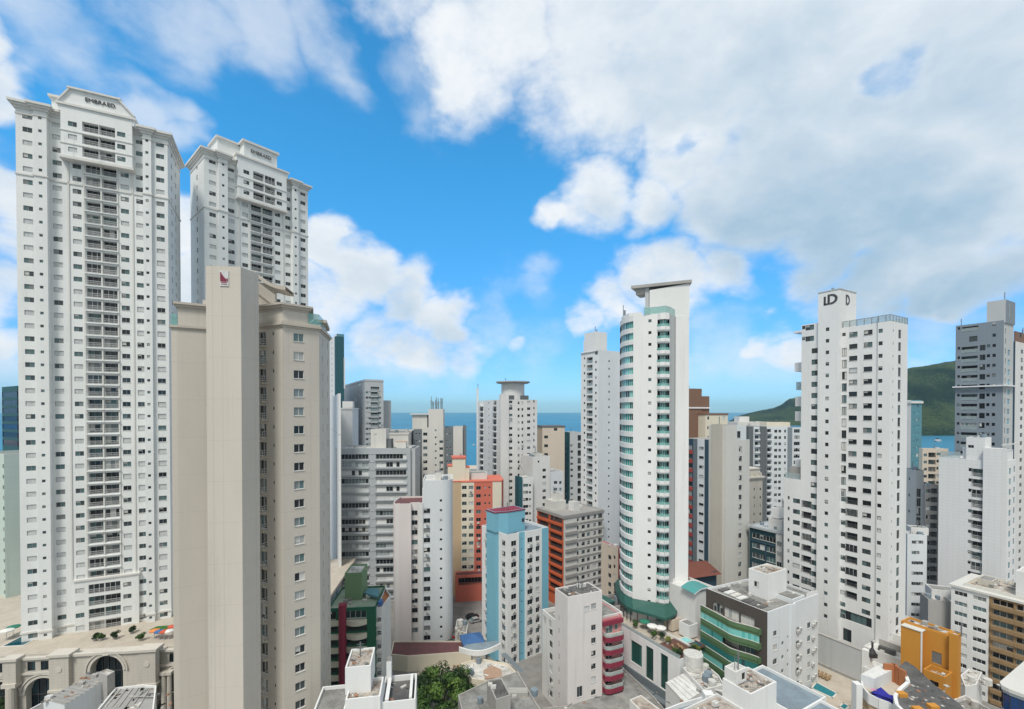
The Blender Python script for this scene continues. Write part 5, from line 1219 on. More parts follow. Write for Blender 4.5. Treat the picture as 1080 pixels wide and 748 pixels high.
def right_edge_group():
    random.seed(45)
    # grey tower with white shaft
    b = Bd('apartment_tower', 'slate grey tower with recessed balconies and a white shaft on top, by the wooded hill', 1059, 334, 130, 29.4, fr='frame_dark', gl='pane_dark', shut=.02)
    y = lambda p: b.Y(p, 0, 400); Wd = y(1007.5); Lf = b.X(1066, 0, 400); zt = b.top - 1
    m = b.block(0, Lf + 2, 0, Wd, 0, zt, 'grey_blue', fm={'f': 'grey_lt'}, roof='roof_grey')
    def cl(px, py, w, h, n, kind='w', start=0, **kw):
        t = m.solve(3, px, py); z = P(px, py, m.wpt(3, t).y).z
        for k in range(start, n): m.add(3, t, z - 2.85*k, w, h, kind, **kw)
    cl(1023, 347, 3.6, 1.5, 1, 'b', depth=1.6, rail='clear'); cl(1026.5, 357.5, 1.8, 1.6, 1, 'w'); cl(1022.5, 369, 3.6, 1.9, 16, 'b', rail='clear', depth=1.3)
    cl(1011.3, 346.5, .6, .8, 1); cl(1011.3, 367.5, .6, .8, 16); cl(1036.3, 366.8, 1.2, 1.6, 16); cl(1042.5, 365, .7, .9, 16); cl(1048.5, 342, .7, .9, 1); cl(1048.5, 353.6, .7, .9, 1); cl(1048.5, 364.5, .7, .9, 16)
    for k in range(17): m.add(0, Lf*.25, zt - 3 - 2.85*k, .7, 1.6, 'w'); 
    z0 = b.Z(1061, 372, Lf*.6, 0)
    for k in range(15): m.add(0, Lf*.72, z0 - 2.85*k, 2.2, 1.7, 'w', gl='pane_sky', fr='frame_white')
    zz = P(1030, 407, m.wpt(3, Wd/2).y).z; b.new('ledge').box(-.9, Lf + 2, -.9, Wd + .4, zz - .35, zz, 'white_render')
    s = b.block(-.0 + .02, Lf + 2, -.3, y(1040), zt - .7, b.Z(1058, 316, 0, 0) , 'grey_lt', part='lift_shaft', par=.2, roof='roof_pale', fm={'f': 'grey_blue'})
    t = MB(); zc = s.z1 - 2.2
    for k in range(3):
        for i in range(10):
            a0, a1 = -math.pi*.5 + i*math.pi/10*1.2, -math.pi*.5 + (i+1)*math.pi/10*1.2; q = [(r*math.cos(a), r*math.sin(a)) for r, a in ((.55, a0), (.55, a1), (.3, a1), (.3, a0))]
            t.face([(x_, -.05, z_ - k*1.25) for x_, z_ in q], 'rail_white')
    t.build('emblem', b.root, (Lf*.45, -.32, zc + .6)); b.antenna(1, Wd - 1, zt, 3, 1, .2); b.finish()
    # tower cut by the picture's edge
    b = Bd('apartment_tower', 'white tower with brown top and navy strip, cut by the right edge', 1071, 360, 155, 29.4, shut=.05); Wd = b.Y(1066.5); 
    m = b.block(0, 16, 0, Wd, 0, b.top, 'white_worn', fm={'l': 'navy'}); m.col(0, 1078, 371, 2.6, 1.4, 28, fh=2.9); b.block(.8, 14, .3, Wd - .2, b.top - .7, b.top + 3.6, 'brown', part='penthouse').col(0, 1076, 354, 2, 1.5, 1); b.finish()
    # tall white stepped tower
    b = Bd('apartment_tower', 'white tiled tower with three stepped shafts and one narrow balcony column', 1057, 489, 120, 29.4, shut=.03, fr='frame_grey')
    y = lambda p: b.Y(p, 0, 520); Z = lambda px, py: b.Z(px, py, 0, y(px)); Wd = y(989.5); Lf = b.X(1072, 0, 520); zt = Z(1028, 485)
    m = b.block(.3, Lf, .1, Wd, 0, zt, 'white_tile', roof='roof_white', par=.4)
    m.col(3, 1023.6, 495.5, .8, .9, 15, fh=2.85, fr='frame_dark'); m.col(3, 1032.3, 499, 2.9, 2.2, 15, 'b', fh=2.85, rail='bars', depth=1.4)
    m.col(0, 1065.5, 486, 1.6, 1.7, 16, fh=2.85, gl='pane_sky'); m.col(0, 1070, 484, 1.2, 1.7, 16, fh=2.85, gl='pane_sky')
    q = b.block(-.35, 4, 0, y(1037), 0, Z(1045, 473), 'white_tile', part='lift_shaft', roof='roof_white', par=.3)
    q2 = b.block(4, Lf - .5, .6, y(1040), zt - .4, Z(1055, 476), 'white_tile', part='roof_house', roof='roof_white', par=.2)
    q3 = b.block(1, 6, y(1037) + .05, y(1017), zt - .4, Z(1028, 461.5), 'white_tile', part='roof_house', roof='roof_white', par=.3); q3.col(3, 1024, 471, 1.2, .8, 1)
    q4 = b.block(2, 7, y(1017), y(1012), zt - .4, Z(1015, 472), 'white_tile', part='roof_house', par=.2)
    b.mb('roof_rail').box(.35, .4, y(1012), Wd - .2, zt, zt + 1.8, 'glass_clear'); b.mb('roof_rail').box(-.2, Lf + 1, -.2, .1, Z(1055, 470), Z(1055, 470) + .3, 'ivory'); b.clutter(q3, 3, 2); b.finish()
right_edge_group()

def gap_right():
    random.seed(46)
    b, m = simple('apartment_tower', 'slim white tower with blue teal side seen between the emblem tower and the hill', 961, 422, 205, 956, 972, 'teal_pale', a=14, fm={'l': 'white_worn'}, gl='pane_sky')
    m.col(0, 968, 428, 1.4, 1.6, 18, fh=3.2); m.col(0, 964, 428, .8, .8, 18, fh=3.2); m.band(b.top - 1.5, 1, .4, 'white_worn'); b.finish()
    b, m = simple('apartment_building', 'cream building with small bracketed balconies in the gap below the bay', 973, 473, 192, 969, 1000, 'cream', a=-14, gl='pane_mixed')
    m.col(0, 983, 480, 2.6, 2, 14, 'b', fh=3, rail='dark'); m.col(0, 976, 480, 1.2, 1.2, 14, fh=3); m.fm[0] = 'sand_wall'; 
    m.col(0, 990, 479, 1.5, 1.2, 14, fh=3); b.clutter(m, 4, 3); b.finish()
    b, m = simple('apartment_building', 'blank beige gable wall with dark side beside the emblem tower', 966, 496, 163, 955, 974, 'grey_dark', a=-18, fm={'l': 'ivory', 'f': 'grey_mid'}, par=.3)
    m.col(3, 959, 505, 1.1, 1, 4, fh=6); m.col(0, 969, 520, 1.2, 3, 10, fh=3.4); b.clutter(m, 4, 5); b.finish()
    b, m = simple('apartment_building', 'brownish grey narrow building with stacked windows beside the white tiled tower', 976, 511, 152, 973, 990, 'grey_band', a=-10, shut=.15)
    m.col(0, 979, 518, 1.2, 1.3, 16, fh=2.9); m.col(0, 985, 518, 2, 1.7, 16, 'b', fh=2.9, rail='dark'); b.clutter(m, 3, 5); b.finish()
    b, m = simple('low_building', 'low blue white building with paired small windows at the emblem tower foot', 957, 563, 127, 950, 977.5, 'white_cool', a=-20, shut=.1)
    for px in (964, 967.5, 971.5): m.col(0, px, 572, 1.0, .9, 9, fh=2.9, skip=(1,) if px > 970 else ())
    b.block(2, 6, 3, 6, b.top - .7, b.top + 1.3, 'white_worn', part='roof_house', par=.2); b.clutter(m, 4, 2); b.finish()
    b, m = simple('low_building', 'bare concrete wall block with pale roof in front of the white tiled tower', 979, 632, 115, 970, 1004, 'concrete', a=-24, roof='roof_pale')
    b.clutter(m, 5, 7); b.block(2, 7, 4, 8, b.top - .7, b.top + 1.5, 'white_worn', part='roof_house', par=.2); b.finish()
gap_right()

def tan_block():
    random.seed(47)
    b = Bd('apartment_building', 'white and tan balcony block with beige roof on the right edge', 1112, 644, 96.7, 29.4, gl='pane_dark', fr='frame_white', shut=.05)
    y = lambda p: b.Y(p, 0, 640); Wd = y(1003); zt = b.top; yt = y(1043)
    m = b.poly([(0, 0), (14, 0), (14, Wd), (0, Wd), (0, yt)], 0, zt, 'white_render', fm={4: 'tan_dark'}, roof='deck_beige', par=.35)
    for k in range(10):
        for px, py in ((1013.2, 626.5), (1033, 631.5)):
            t = Wd - y(px); z = P(px, py, b.w(0, y(px)).y).z; m.add(3, t, z - 2.46*k, 2.3, 1.0, 'w', gl='pane_mixed' if (k*3 + int(px)) % 4 == 0 else 'pane_dark')
        z = P(1058, 637, b.w(0, y(1058)).y).z - 2.46*k
        for p0, p1 in ((1047, 1069), (1072, 1100)):
            c = (y(p0) + y(p1))/2; w = y(p0) - y(p1); m.add(4, yt - c, z, w, 1.25, 'w', depth=.4); b.new('balcony_band').box(-.5, -.01, y(p1) - .2, y(p0) + .2, z - 1.5, z - .65, 'tan_dark')
    m.band(zt - .3, .5, .35, 'ivory', 'fascia'); 
    b.block(1.2, 13, 3, Wd - 2, zt - .3, zt + .9, 'ivory', part='roof_curb', roof='deck_beige', par=.3); b.block(2, 10, -2, y(1068), zt, b.Z(1074, 602, 2, 6), 'white_render', part='roof_house', roof='roof_pale', par=.4)
    b.block(4, 8, y(1040), y(1024), zt + .5, zt + 2.1, 'roof_pale' if False else 'stone', part='roof_shed', par=.1); b.clutter(b.blocks[1], 16, 9, kinds='vap'); b.debris(b.blocks[1], 50, 2); b.finish()
tan_block()
def navy_corner():
    b = Bd('office_building', 'dark navy glass corner with grey roof at the lower right edge', 1112, 744, 66, 29.4, gl='pane_navy', fr='frame_dark', shut=0)
    Wd = b.Y(1053.5, 0, 725); zt = b.top; L = 15
    m = b.poly([(0, 0), (L, 0), (L, Wd), (1.2, Wd), (.3, Wd - .4), (0, Wd - 1.2)], 0, zt, 'grey_mid', roof='roof_dark', par=1.0)
    for k in range(6): m.ribbon([3, 4, 5], zt - 2.3 - 3.2*k, 1, 2.6, depth=.1)
    m.band(zt - .5, .55, .2, 'ivory', 'coping'); b.block(4.5, 12, -2, Wd - 5, zt - 1, zt + 4.5, 'white_cool', part='roof_house', par=.3); b.finish()
navy_corner()

def ochre():
    random.seed(48)
    b = Bd('apartment_building', 'bright ochre building with rooftop tower blocks and dark terrace roof', 1011, 671, 87, 29.4, fr='frame_dark')
    y = lambda p, x=0: b.Y(p, x, 680); zt = b.top
    yb = y(950); base = 20.0
    m = b.block(0, .9, 0, yb, 0, zt - .6, 'ochre', roof='roof_rubble', par=.3); b.block(.9, 4, y(996), yb, 0, zt - .7, 'ochre', roof='roof_rubble', par=.4, part='rear_wing')
    xl = -1.6; y0, y1 = y(972, xl), y(950, xl); z1 = b.Z(972, 667, xl, y0)
    q = b.block(xl, 0, y0, y1, 0, z1, 'ochre', part='tower_block', roof='roof_pale', par=.2); b.new('coping').box(xl - .12, xl + .05, y0 - .12, y0 + .12, 12, z1, 'white_render'); b.new('coping').box(xl - .15, .4, y0 - .1, y1, z1, z1 + .18, 'ivory')
    y3 = y(1001, -1.0); q3 = b.block(-1.0, .6, -.2, y3, 0, b.Z(1001, 667.5, -1, y3), 'ochre', part='tower_block', roof='roof_pale', par=.2)
    m.add(3, yb - y(988), b.Z(988, 694, 0, y(988)), 1.5, 2.3, 'vent')
    # lower front block with open top
    xf = -4.4; ya, yb2 = b.Y(997, xf, 715), b.Y(974, xf, 705); zf = b.Z(997, 714.5, xf, ya)
    q4 = b.block(xf, -.05 if False else -1.02, ya, yb2, 0, zf, 'ochre', part='front_block', roof='roof_rubble', par=1.0); q4.add(3, (yb2 - ya)*.5, zf - 2.0, 1.3, .9, 'w')
    b.clutter(q4, 5, 5, kinds='vap'); b.debris(q4, 14, 5); b.clutter(b.blocks[1], 7, 5, kinds='vap'); b.debris(b.blocks[1], 12, 3)
    b.finish(); return b
ochre()
def curved_terrace():
    b = Bd('apartment_building', 'curved tan and white terrace building with dark roof below the ochre blocks', org=(*G(930, 720, 19).xy, 0), a=0, gl='pane_dark', fr='frame_dark', shut=0)
    z = 19.0; g = lambda px, py, zz=z: b.loc(G(px, py, zz))
    # roof deck, dark; curved white parapet in front
    edge = [(944, 707), (951, 712), (958, 716), (960, 722), (952, 729), (946, 737), (948, 746), (958, 756)]
    deck = [g(*p) for p in edge] + [g(1035, 770), g(1012, 742), g(985, 722), g(965, 703), g(955, 697)]
    deck = deck[::1]
    m = b.mb('roof_terrace'); m.prism(deck, z - .6, z, 'roof_dark', 'roof_dark')
    par = b.mb('parapet')
    pe = [Vector(g(*p)) for p in edge]
    for p, q in zip(pe, pe[1:]):
        u = (q - p).normalized(); o = Vector((u.y, -u.x))*.5; par.prism([tuple(p), tuple(p + o), tuple(q + o), tuple(q)], z - 3.0, z + .45, 'white_render')
    wp = [Vector(g(*p)) for p in [(930, 706), (944, 707), (951, 712), (958, 716)]]
    for p, q in zip(wp, wp[1:]):
        u = (q - p).normalized(); o = Vector((u.y, -u.x))*.35; b.new('tan_wall').prism([tuple(p + o), tuple(q + o), tuple(q + o*2), tuple(p + o*2)], z - 2.4, z + 1.4, 'ochre_roof')
    # lower curved balcony in front
    zb = z - 1.9; arc = [(909, 722), (911, 730), (917, 737), (927, 742), (938, 746), (947, 752), (952, 762)]
    la = [g(*p, zb) for p in arc]; body = la + [g(1035, 790, zb), g(1010, 742, zb), g(962, 712, zb), g(930, 706, zb)]
    b.mb('balcony_floor').prism(body, zb - .3, zb, 'white_render', 'deck_beige')
    for lev in range(4):
        zz = zb - 3.0*lev
        for p, q in zip(la, la[1:]):
            p, q = Vector(p), Vector(q); u = (q - p).normalized(); o = Vector((u.y, -u.x))*.2
            b.new('balcony_band').prism([tuple(p), tuple(p + o), tuple(q + o), tuple(q)], zz - .9, zz + (.9 if lev == 0 else .5), 'white_render' if lev == 0 else 'tan')
            w = MB(); mid = (p + q)/2 - o*3; rz = math.atan2(u.y, u.x); b.part('window', win_mesh((q - p).length, 1.6, 'frame_dark', 'pane_dark', 0), (mid.x, mid.y, zz - 1.75), rz)
    for p, q in zip(body, body[1:] + body[:1]): b.mb('wall').face([(*p, 0), (*q, 0), (*q, zb - .3), (*p, zb - .3)], 'tan')
    # white pier at the left end
    p = g(904.5, 718, z + .6); b.new('pier').box(p[0] - .5, p[0] + .6, p[1] - .4, p[1] + .8, 0, z + .1, 'white_render')
    kk = [g(px, py, z + .3) for px, py in ((908, 711), (922, 716), (944, 705.5), (930, 700))]; b.mb('roof_slab').prism(kk, zb, z + .3, 'white_cool', 'roof_white')
    rr = random.Random(4); dm = MB()
    for _ in range(40):
        p = g(rr.uniform(958, 1000), rr.uniform(722, 748), z); w = rr.uniform(.06, .3); dm.box(p[0] - w, p[0] + w, p[1] - w, p[1] + w, z, z + rr.uniform(.03, .15), rr.choice(['concrete', 'roof_pale', 'clay', 'roof_dark']))
    dm.build('roof_debris', b.root)['kind'] = 'stuff'
    for px, py in ((951, 731), (984, 744), (968, 747)):
        p = g(px, py, z + .5); b.new('skylight').box(p[0] - .7, p[0] + .7, p[1] - .5, p[1] + .5, z, z + .6, 'ochre')
    b.finish()
    cl = MB(); zc = zb + .9; pts = [(919, 728), (929, 724.5), (938, 731), (946, 734), (945, 738), (937, 736.5), (930, 732), (921, 731)]
    c0 = G(932, 730, zc); 
    plain('cloth_blue', (.02, .02, .30), .8); plain('cloth_pink', (.6, .25, .4), .8)
    pw = [G(px, py, zc) - c0 for px, py in pts]; n = len(pw)
    for i in range(n): a, q = pw[i], pw[(i+1) % n]; cl.face([(a.x, a.y, -.9), (q.x, q.y, -.9), (q.x, q.y, -.3), (a.x, a.y, -.3)], 'cloth_blue')
    cl.face([(p.x, p.y, -.3 + .25*(i % 2)) for i, p in enumerate(pw)], 'cloth_blue'); p = pw[0]; cl.face([(p.x, p.y, .02), (p.x + .8, p.y - .2, .02), (p.x + .9, p.y + .5, .02), (p.x + .2, p.y + .5, .02)], 'cloth_pink')
    tag(cl.build('cover_cloth', None, c0), 'bunched blue cloth lying on the curved white balcony', 'cloth')
curved_terrace()

# ================================================================== green balcony building and its neighbours
def green_building():
    random.seed(50)
    b = Bd('apartment_building', 'building with wavy green balconies on a brown wall and white side full of air conditioners', 809.5, 646, 92, 29.4, fr='frame_grey', gl='pane_mixed', shut=.03)
    zt = b.top; y = lambda p, x=0: b.Y(p, x, 650); Wd = y(744.5); x = lambda p: b.X(p, 0, 660); Lf = x(863)
    m = b.poly([(0, 0), (x(833), 0), (x(833), -.35), (x(837.5), -.35), (x(837.5), 0), (Lf, 0), (Lf, 13), (0, Wd), ], 0, zt, 'white_cool', fm={7: 'brown_dark'}, roof='roof_grey', par=.5)
    m.poly = m.poly
    zr = P(818, 676, b.w(x(818), 0).y).z
    for k in range(7):
        z = b.Z(817.5, 683, x(817.5), 0) - 2.92*k + 0
        m.add(0, x(817.5), z, 1.5, 1.2, 'w'); m.add(0, x(825.5), z + .2, .8, .8, 'w')
        if k == 0: m.add(0, x(817.5), z + 2.92, 1.2, 1.1, 'w')
        z2 = b.Z(840.5, 664.5, x(840.5), 0) - 2.92*k
        for px, dx in ((841.5, 0), (855.5, 0)):
            t = x(px) - x(837.5); m.add(4, t + (-.1 if px < 850 else -.9), z2 - .1, 1.3, 1.3, 'w')
            xx = x(px) + (.1 if px < 850 else .9); b.part('air_conditioner', ac_mesh(), (xx - .35, 0, z2 - .25), 0, ('fan_grille', fan_mesh(), (0, 0, 0)))
            if px < 850 or k % 2 == 0: b.part('air_conditioner', ac_mesh(), (xx + .55, 0, z2 + .1), 0, ('fan_grille', fan_mesh(), (0, 0, 0)))
        m.add(0, x(831) , z + 1.0, .5, .7, 'w')
    # penthouse at the right end, stair block on the roof
    b.block(x(838), x(851), .5, 7, zt - .5, b.Z(845, 630, x(845), .5), 'white_cool', part='penthouse', par=.2).col(0, 846, 636.5, 2.0, 1.6, 1, t=None, gl='pane_teal')
    b.mb('terrace_rail').box(x(851), Lf - .2, .1, .16, zt, zt + .9, 'white_render')
    sx, sy = b.loc(P(810, 606, 99)); zs = P(810, 606, 99).z; w1 = 0
    tw = lambda px: px
    W1 = (b.Y(789.5, sx, 610)); L1 = b.X(829.5, sy, 610)
    st = b.block(sx, L1, sy, W1, zt - .5, zs, 'white_render', part='stair_tower', roof='roof_rubble', par=.35); st.add(3, (W1 - sy)*.42, zt + 2.2, 1.2, 1.2, 'w'); st.add(0, .9, zt + 5.2, .3, 3.5, 'vent') 
    b.clutter(st, 4, 3, kinds='vap'); b.debris(st, 26, 3); b.clutter(m, 12, 13, kinds='vap'); b.debris(m, 40, 5)
    for i in range(7): b.new('roof_sheet').box(1 + i*.2, 4 + i*.15, 2.2 + i*1.6, 3.4 + i*1.6, zt - .45, zt - .3 + .02*i, random.choice(['roof_pale', 'roof_dark', 'roof_white']))
    # wavy balconies
    def wave(f): return 1.1 + 1.3*(.5 + .5*math.cos((f - .28)*2*math.pi*1.0)) if f < .78 else 1.1 + 1.3*(.5 + .5*math.cos(.5*2*math.pi)) + (f - .78)*2
    y0, y1 = 1.3, Wd + .6; n = 26
    def prof(extra=0.0):
        return [(-(0.7 + 1.7*math.sin(min(1, (i/n)/.42)*math.pi/2)**2*(1 - .75*max(0, ((i/n) - .42)/.58)**.8) + extra), y0 + (y1 - y0)*i/n) for i in range(n + 1)]
    zl = b.Z(799, 667.5, -1.5, y0 + 1)
    for lev in range(7):
        z = zl - 2.95*lev; p = prof()
        out = p; bf, bc, bg = b.new('balcony_front'), b.new('balcony_coping'), b.new('balcony_glazing'); poly = [(0.0, y0)] + out + [(0.0, y1)]; poly = poly[::-1]
        b.new('balcony_slab').prism(poly, z - .25, z, 'green_mid', 'deck_beige')
        for (xa, ya), (xb, yb) in zip(out, out[1:]):
            bf.prism([(xa, ya), (xb, yb), (xb + .12, yb), (xa + .12, ya)][::-1], z - .55, z + .95, 'green_mid')
            bc.prism([(xa - .04, ya), (xb - .04, yb), (xb + .16, yb), (xa + .16, ya)][::-1], z + .95, z + 1.05, 'ivory')
            if lev in (1, 3, 4) or (lev == 2 and ya > Wd*.6):
                bg.prism([(xa + .06, ya), (xb + .06, yb), (xb + .09, yb), (xa + .09, ya)][::-1], z + 1.05, z + 2.4, 'pane_teal')
        bc.box(-.9, 0, y0 - .08, y0, z - .3, z + .95, 'green_mid')
        if lev > 0 or True:
            for f, w in ((.25, 3.2), (.55, 3.6), (.83, 2.4)): m.add(7, Wd - (y0 + (Wd - y0 - 1)*f), z + 1.25, w, 2.1, 'w', gl='pane_teal' if lev % 2 else 'pane_mixed', depth=.3, fr='frame_white')
    b.finish()
green_building()

def curved_podium():
    random.seed(51)
    b = Bd('podium_building', 'white podium with three tall green glass slots under the curved tower', 717, 696, 96.5, 29.4, gl='pane_deep', fr='frame_dark', shut=0)
    zt = b.top; y = lambda p: b.Y(p, 0, 690); Wd = y(652); Lf = b.X(740.5, 0, 690)
    m = b.block(0, Lf, 0, Wd + 4, 0, zt, 'white_joint', roof='deck_beige', par=.5, fm={'f': 'white_cool'})
    b.block(Lf, Lf + 16, 4, 30, 0, zt - .6, 'white_worn', part='rear_wing', roof='deck_beige', par=.3)
    zs = 6.1
    for px, w, ztop in ((671, 3.6, zt - 2.0), (685, 2.3, zt - 1.2), (700.5, 2.1, zt - .9)):
        m.add(3, Wd + 4 - y(px), (ztop + zs)/2 if px > 680 else (ztop + zs + 1.5)/2, w, ztop - zs - (1.5 if px < 680 else 0), 'w', depth=.3)
    b.block(-.3, .2, 0.3, Wd + 3, 0, 6.0, 'slate', part='base', par=0, roof='slate')
    for px in (660, 671, 685, 700.5): b.new('entrance_canopy').box(-1.7, -.32, y(px) - 2, y(px) + 2, 3.7, 4.2, 'slate'); 
    for px in (658, 665, 678, 692, 707): b.new('entrance_pier').box(-1.5, -.32, y(px) - .35, y(px) + .35, 0, 3.65, 'slate')
    for px in (662, 672, 686, 700): b.blocks[-1].add(3, Wd + 3 - y(px), 2, 3.0, 2.4, 'w')
    b.mb('planter').box(.25, .8, .6, Wd, zt - .48, zt + .2, 'concrete')
    b.mb('terrace_rail').box(.06, .12, .1, Wd, zt, zt + .9, 'glass_clear')
    b.block(0, 0, 0, 0, 0, 0, 'sand_wall') if False else None
    tp = b.loc(G(709, 664, zt)); b.block(tp[0], tp[0] + 4.5, tp[1], tp[1] + 2.5, zt - .5, zt + 2.2, 'sand_wall', part='terrace_house', roof='deck_beige', par=.2); tp = b.loc(G(727, 672, zt)); b.block(tp[0], tp[0] + 3, tp[1], tp[1] + 3, zt - .5, zt + 2.6, 'white_render', part='terrace_house', par=.2).col(0, 735, 660, .9, 1.2, 1, t=1.5)
    d = b.mb('wood_deck'); x0, x1 = b.X(712, 4, 680), Lf - .4
    plain('deck_wood', (.13, .06, .045), .7); d.box(1.2, Lf - .4, .8, 7.4, zt - .49, zt - .3, 'deck_wood')
    b.finish()
    # terrace pools
    def pool(name, label, px0, py0, w, l, z, mat, rim, a=29.4):
        c = G(px0, py0, z); t = thing(name, label, 'pool', c, R(a)); m2 = MB(); m2.face([(0, 0, -.06), (w, 0, -.06), (w, l, -.06), (0, l, -.06)], mat); m2.build('water', t)
        m3 = MB()
        for q in ((-.3, w + .3, -.3, 0), (-.3, w + .3, l, l + .3), (-.3, 0, 0, l), (w, w + .3, 0, l)): m3.box(*q, -.25, .04, rim)
        m3.build('rim', t)
    plain('water_teal', (.01, .20, .25), .06); plain('water_pale', (.25, .62, .64), .06); plain('water_dark', (.01, .07, .10), .06)
    zz = zt - .1
    pool('swimming_pool', 'small pale turquoise square pool on the dark terrace deck', 724, 678.5, 2.2, 2.0, zz, 'water_pale', 'ivory'); pool('swimming_pool', 'small dark blue pool beside the pale one on the terrace', 735, 683, 2.2, 2.2, zz, 'water_dark', 'deck_wood')
    return zt
podZ2 = curved_podium()

def party_wall_yard():
    b = Bd('boundary_wall', 'long blank pale wall between the pool yard and the emblem tower', 909, 686.5, 100, 29.4, cat='wall'); y1 = b.Y(858, 0, 668)
    b.block(0, .6, 0, y1, 0, b.top, 'grey_lt', par=0, roof='grey_lt'); b.new('coping').box(-.1, .7, -.1, y1, b.top, b.top + .12, 'concrete'); b.new('ledge').box(-.15, 0, 0, y1, 7.9, 8.2, 'concrete')
    b.block(-.2, .9, -1.6, -.05, 0, b.top + .5, 'white_render', part='pier', par=0, roof='white_render'); b.finish()
    m = MB(); pts = [G(px, py, 7.4) for px, py in ((852, 768), (960, 790), (925, 735), (905, 716), (858, 698))]
    c = pts[0]; m.prism([((p - c).x, (p - c).y) for p in pts], -7.4, 0, 'concrete', 'deck_beige'); o = m.build('pool_terrace', None, (c.x, c.y, 7.4)); o['kind'] = 'structure'
    plain('water_teal', (.01, .20, .25), .06)
    for name, label, poly in (('swimming_pool', 'long turquoise swimming pool in the yard by the blank wall', [(860.5, 719), (884, 731.5), (878.5, 737), (855, 726)]), ('swimming_pool', 'small square plunge pool at the picture bottom near the curved pier', [(889, 741), (897, 745), (892, 750), (884, 745)])):
        q = [G(px, py, 7.45) for px, py in poly]; c = sum(q, Vector())/4; t = thing(name, label, 'pool', c); m = MB(); m.face([((p - c).x, (p - c).y, 0.02) for p in q][::-1], 'water_teal'); m.build('water', t)
        m = MB()
        for p, r_ in zip(q, q[1:] + q[:1]):
            u = (r_ - p).normalized(); o = Vector((-u.y, u.x, 0))*.3; pp = [p - c, r_ - c, r_ - c - o, p - c - o]; m.prism([(v.x, v.y) for v in pp], -.05, .06, 'ivory')
        m.build('rim', t)
    # white roofs and the low house at the emblem tower's foot
    b = Bd('low_building', 'low white flat roofed annex between the emblem tower and the ochre building', 947, 694, 98, 29.4, fr='frame_dark'); y1 = b.Y(912, 0, 690)
    b.block(-.5, 7, -4, y1, 0, b.top, 'white_worn', roof='roof_white', par=.4); b.block(-5, -.55, -3, y1 - 2, 0, b.top - 2.5, 'white_render', part='front_wing', roof='roof_white', par=.4).add(3, 4, b.top - 4.2, 3, 1.3, 'w'); b.new('roof_shed').box(1, 2, 1, 4, b.top - .4, b.top + .6, 'roof_dark'); b.new('roof_shed').box(4, 5.5, -3, 5, b.top - .4, b.top + 1, 'concrete')
    b.clutter(b.blocks[0], 6, 3, kinds='vap'); b.finish()
    b = Bd('low_building', 'low building with cluttered pale roof behind the ochre tower block', 962, 660, 106, 29.4); b.block(-6, 8, -3, 9, 0, b.top - 1, 'white_worn', roof='roof_pale', par=.5); b.clutter(b.blocks[0], 12, 4, kinds='vap'); b.block(-3, 4, 3, 8, b.top - 1.5, b.top + .8, 'white_cool', part='roof_house', roof='roof_pale', par=.3); b.finish()
    # black chimney stack of a barbecue
    p = G(920, 693, P(920, 690, 97).z - 1.5); t = thing('barbecue_chimney', 'black metal barbecue hood and chimney on the white annex roof', 'chimney', p); m = MB()
    m.box(-.7, .7, -.6, .6, 0, .9, 'frame_dark'); m.build('firebox', t)
    m = MB(); m.tube((0, 0, .9), (0, 0, 2.0), .75, 'frame_dark', 10, .22); m.tube((0, 0, 2.0), (0, 0, 3.2), .2, 'frame_dark', 10); m.tube((0, 0, 3.2), (0, 0, 3.45), .36, 'frame_dark', 10, .1); m.build('flue', t)
party_wall_yard()
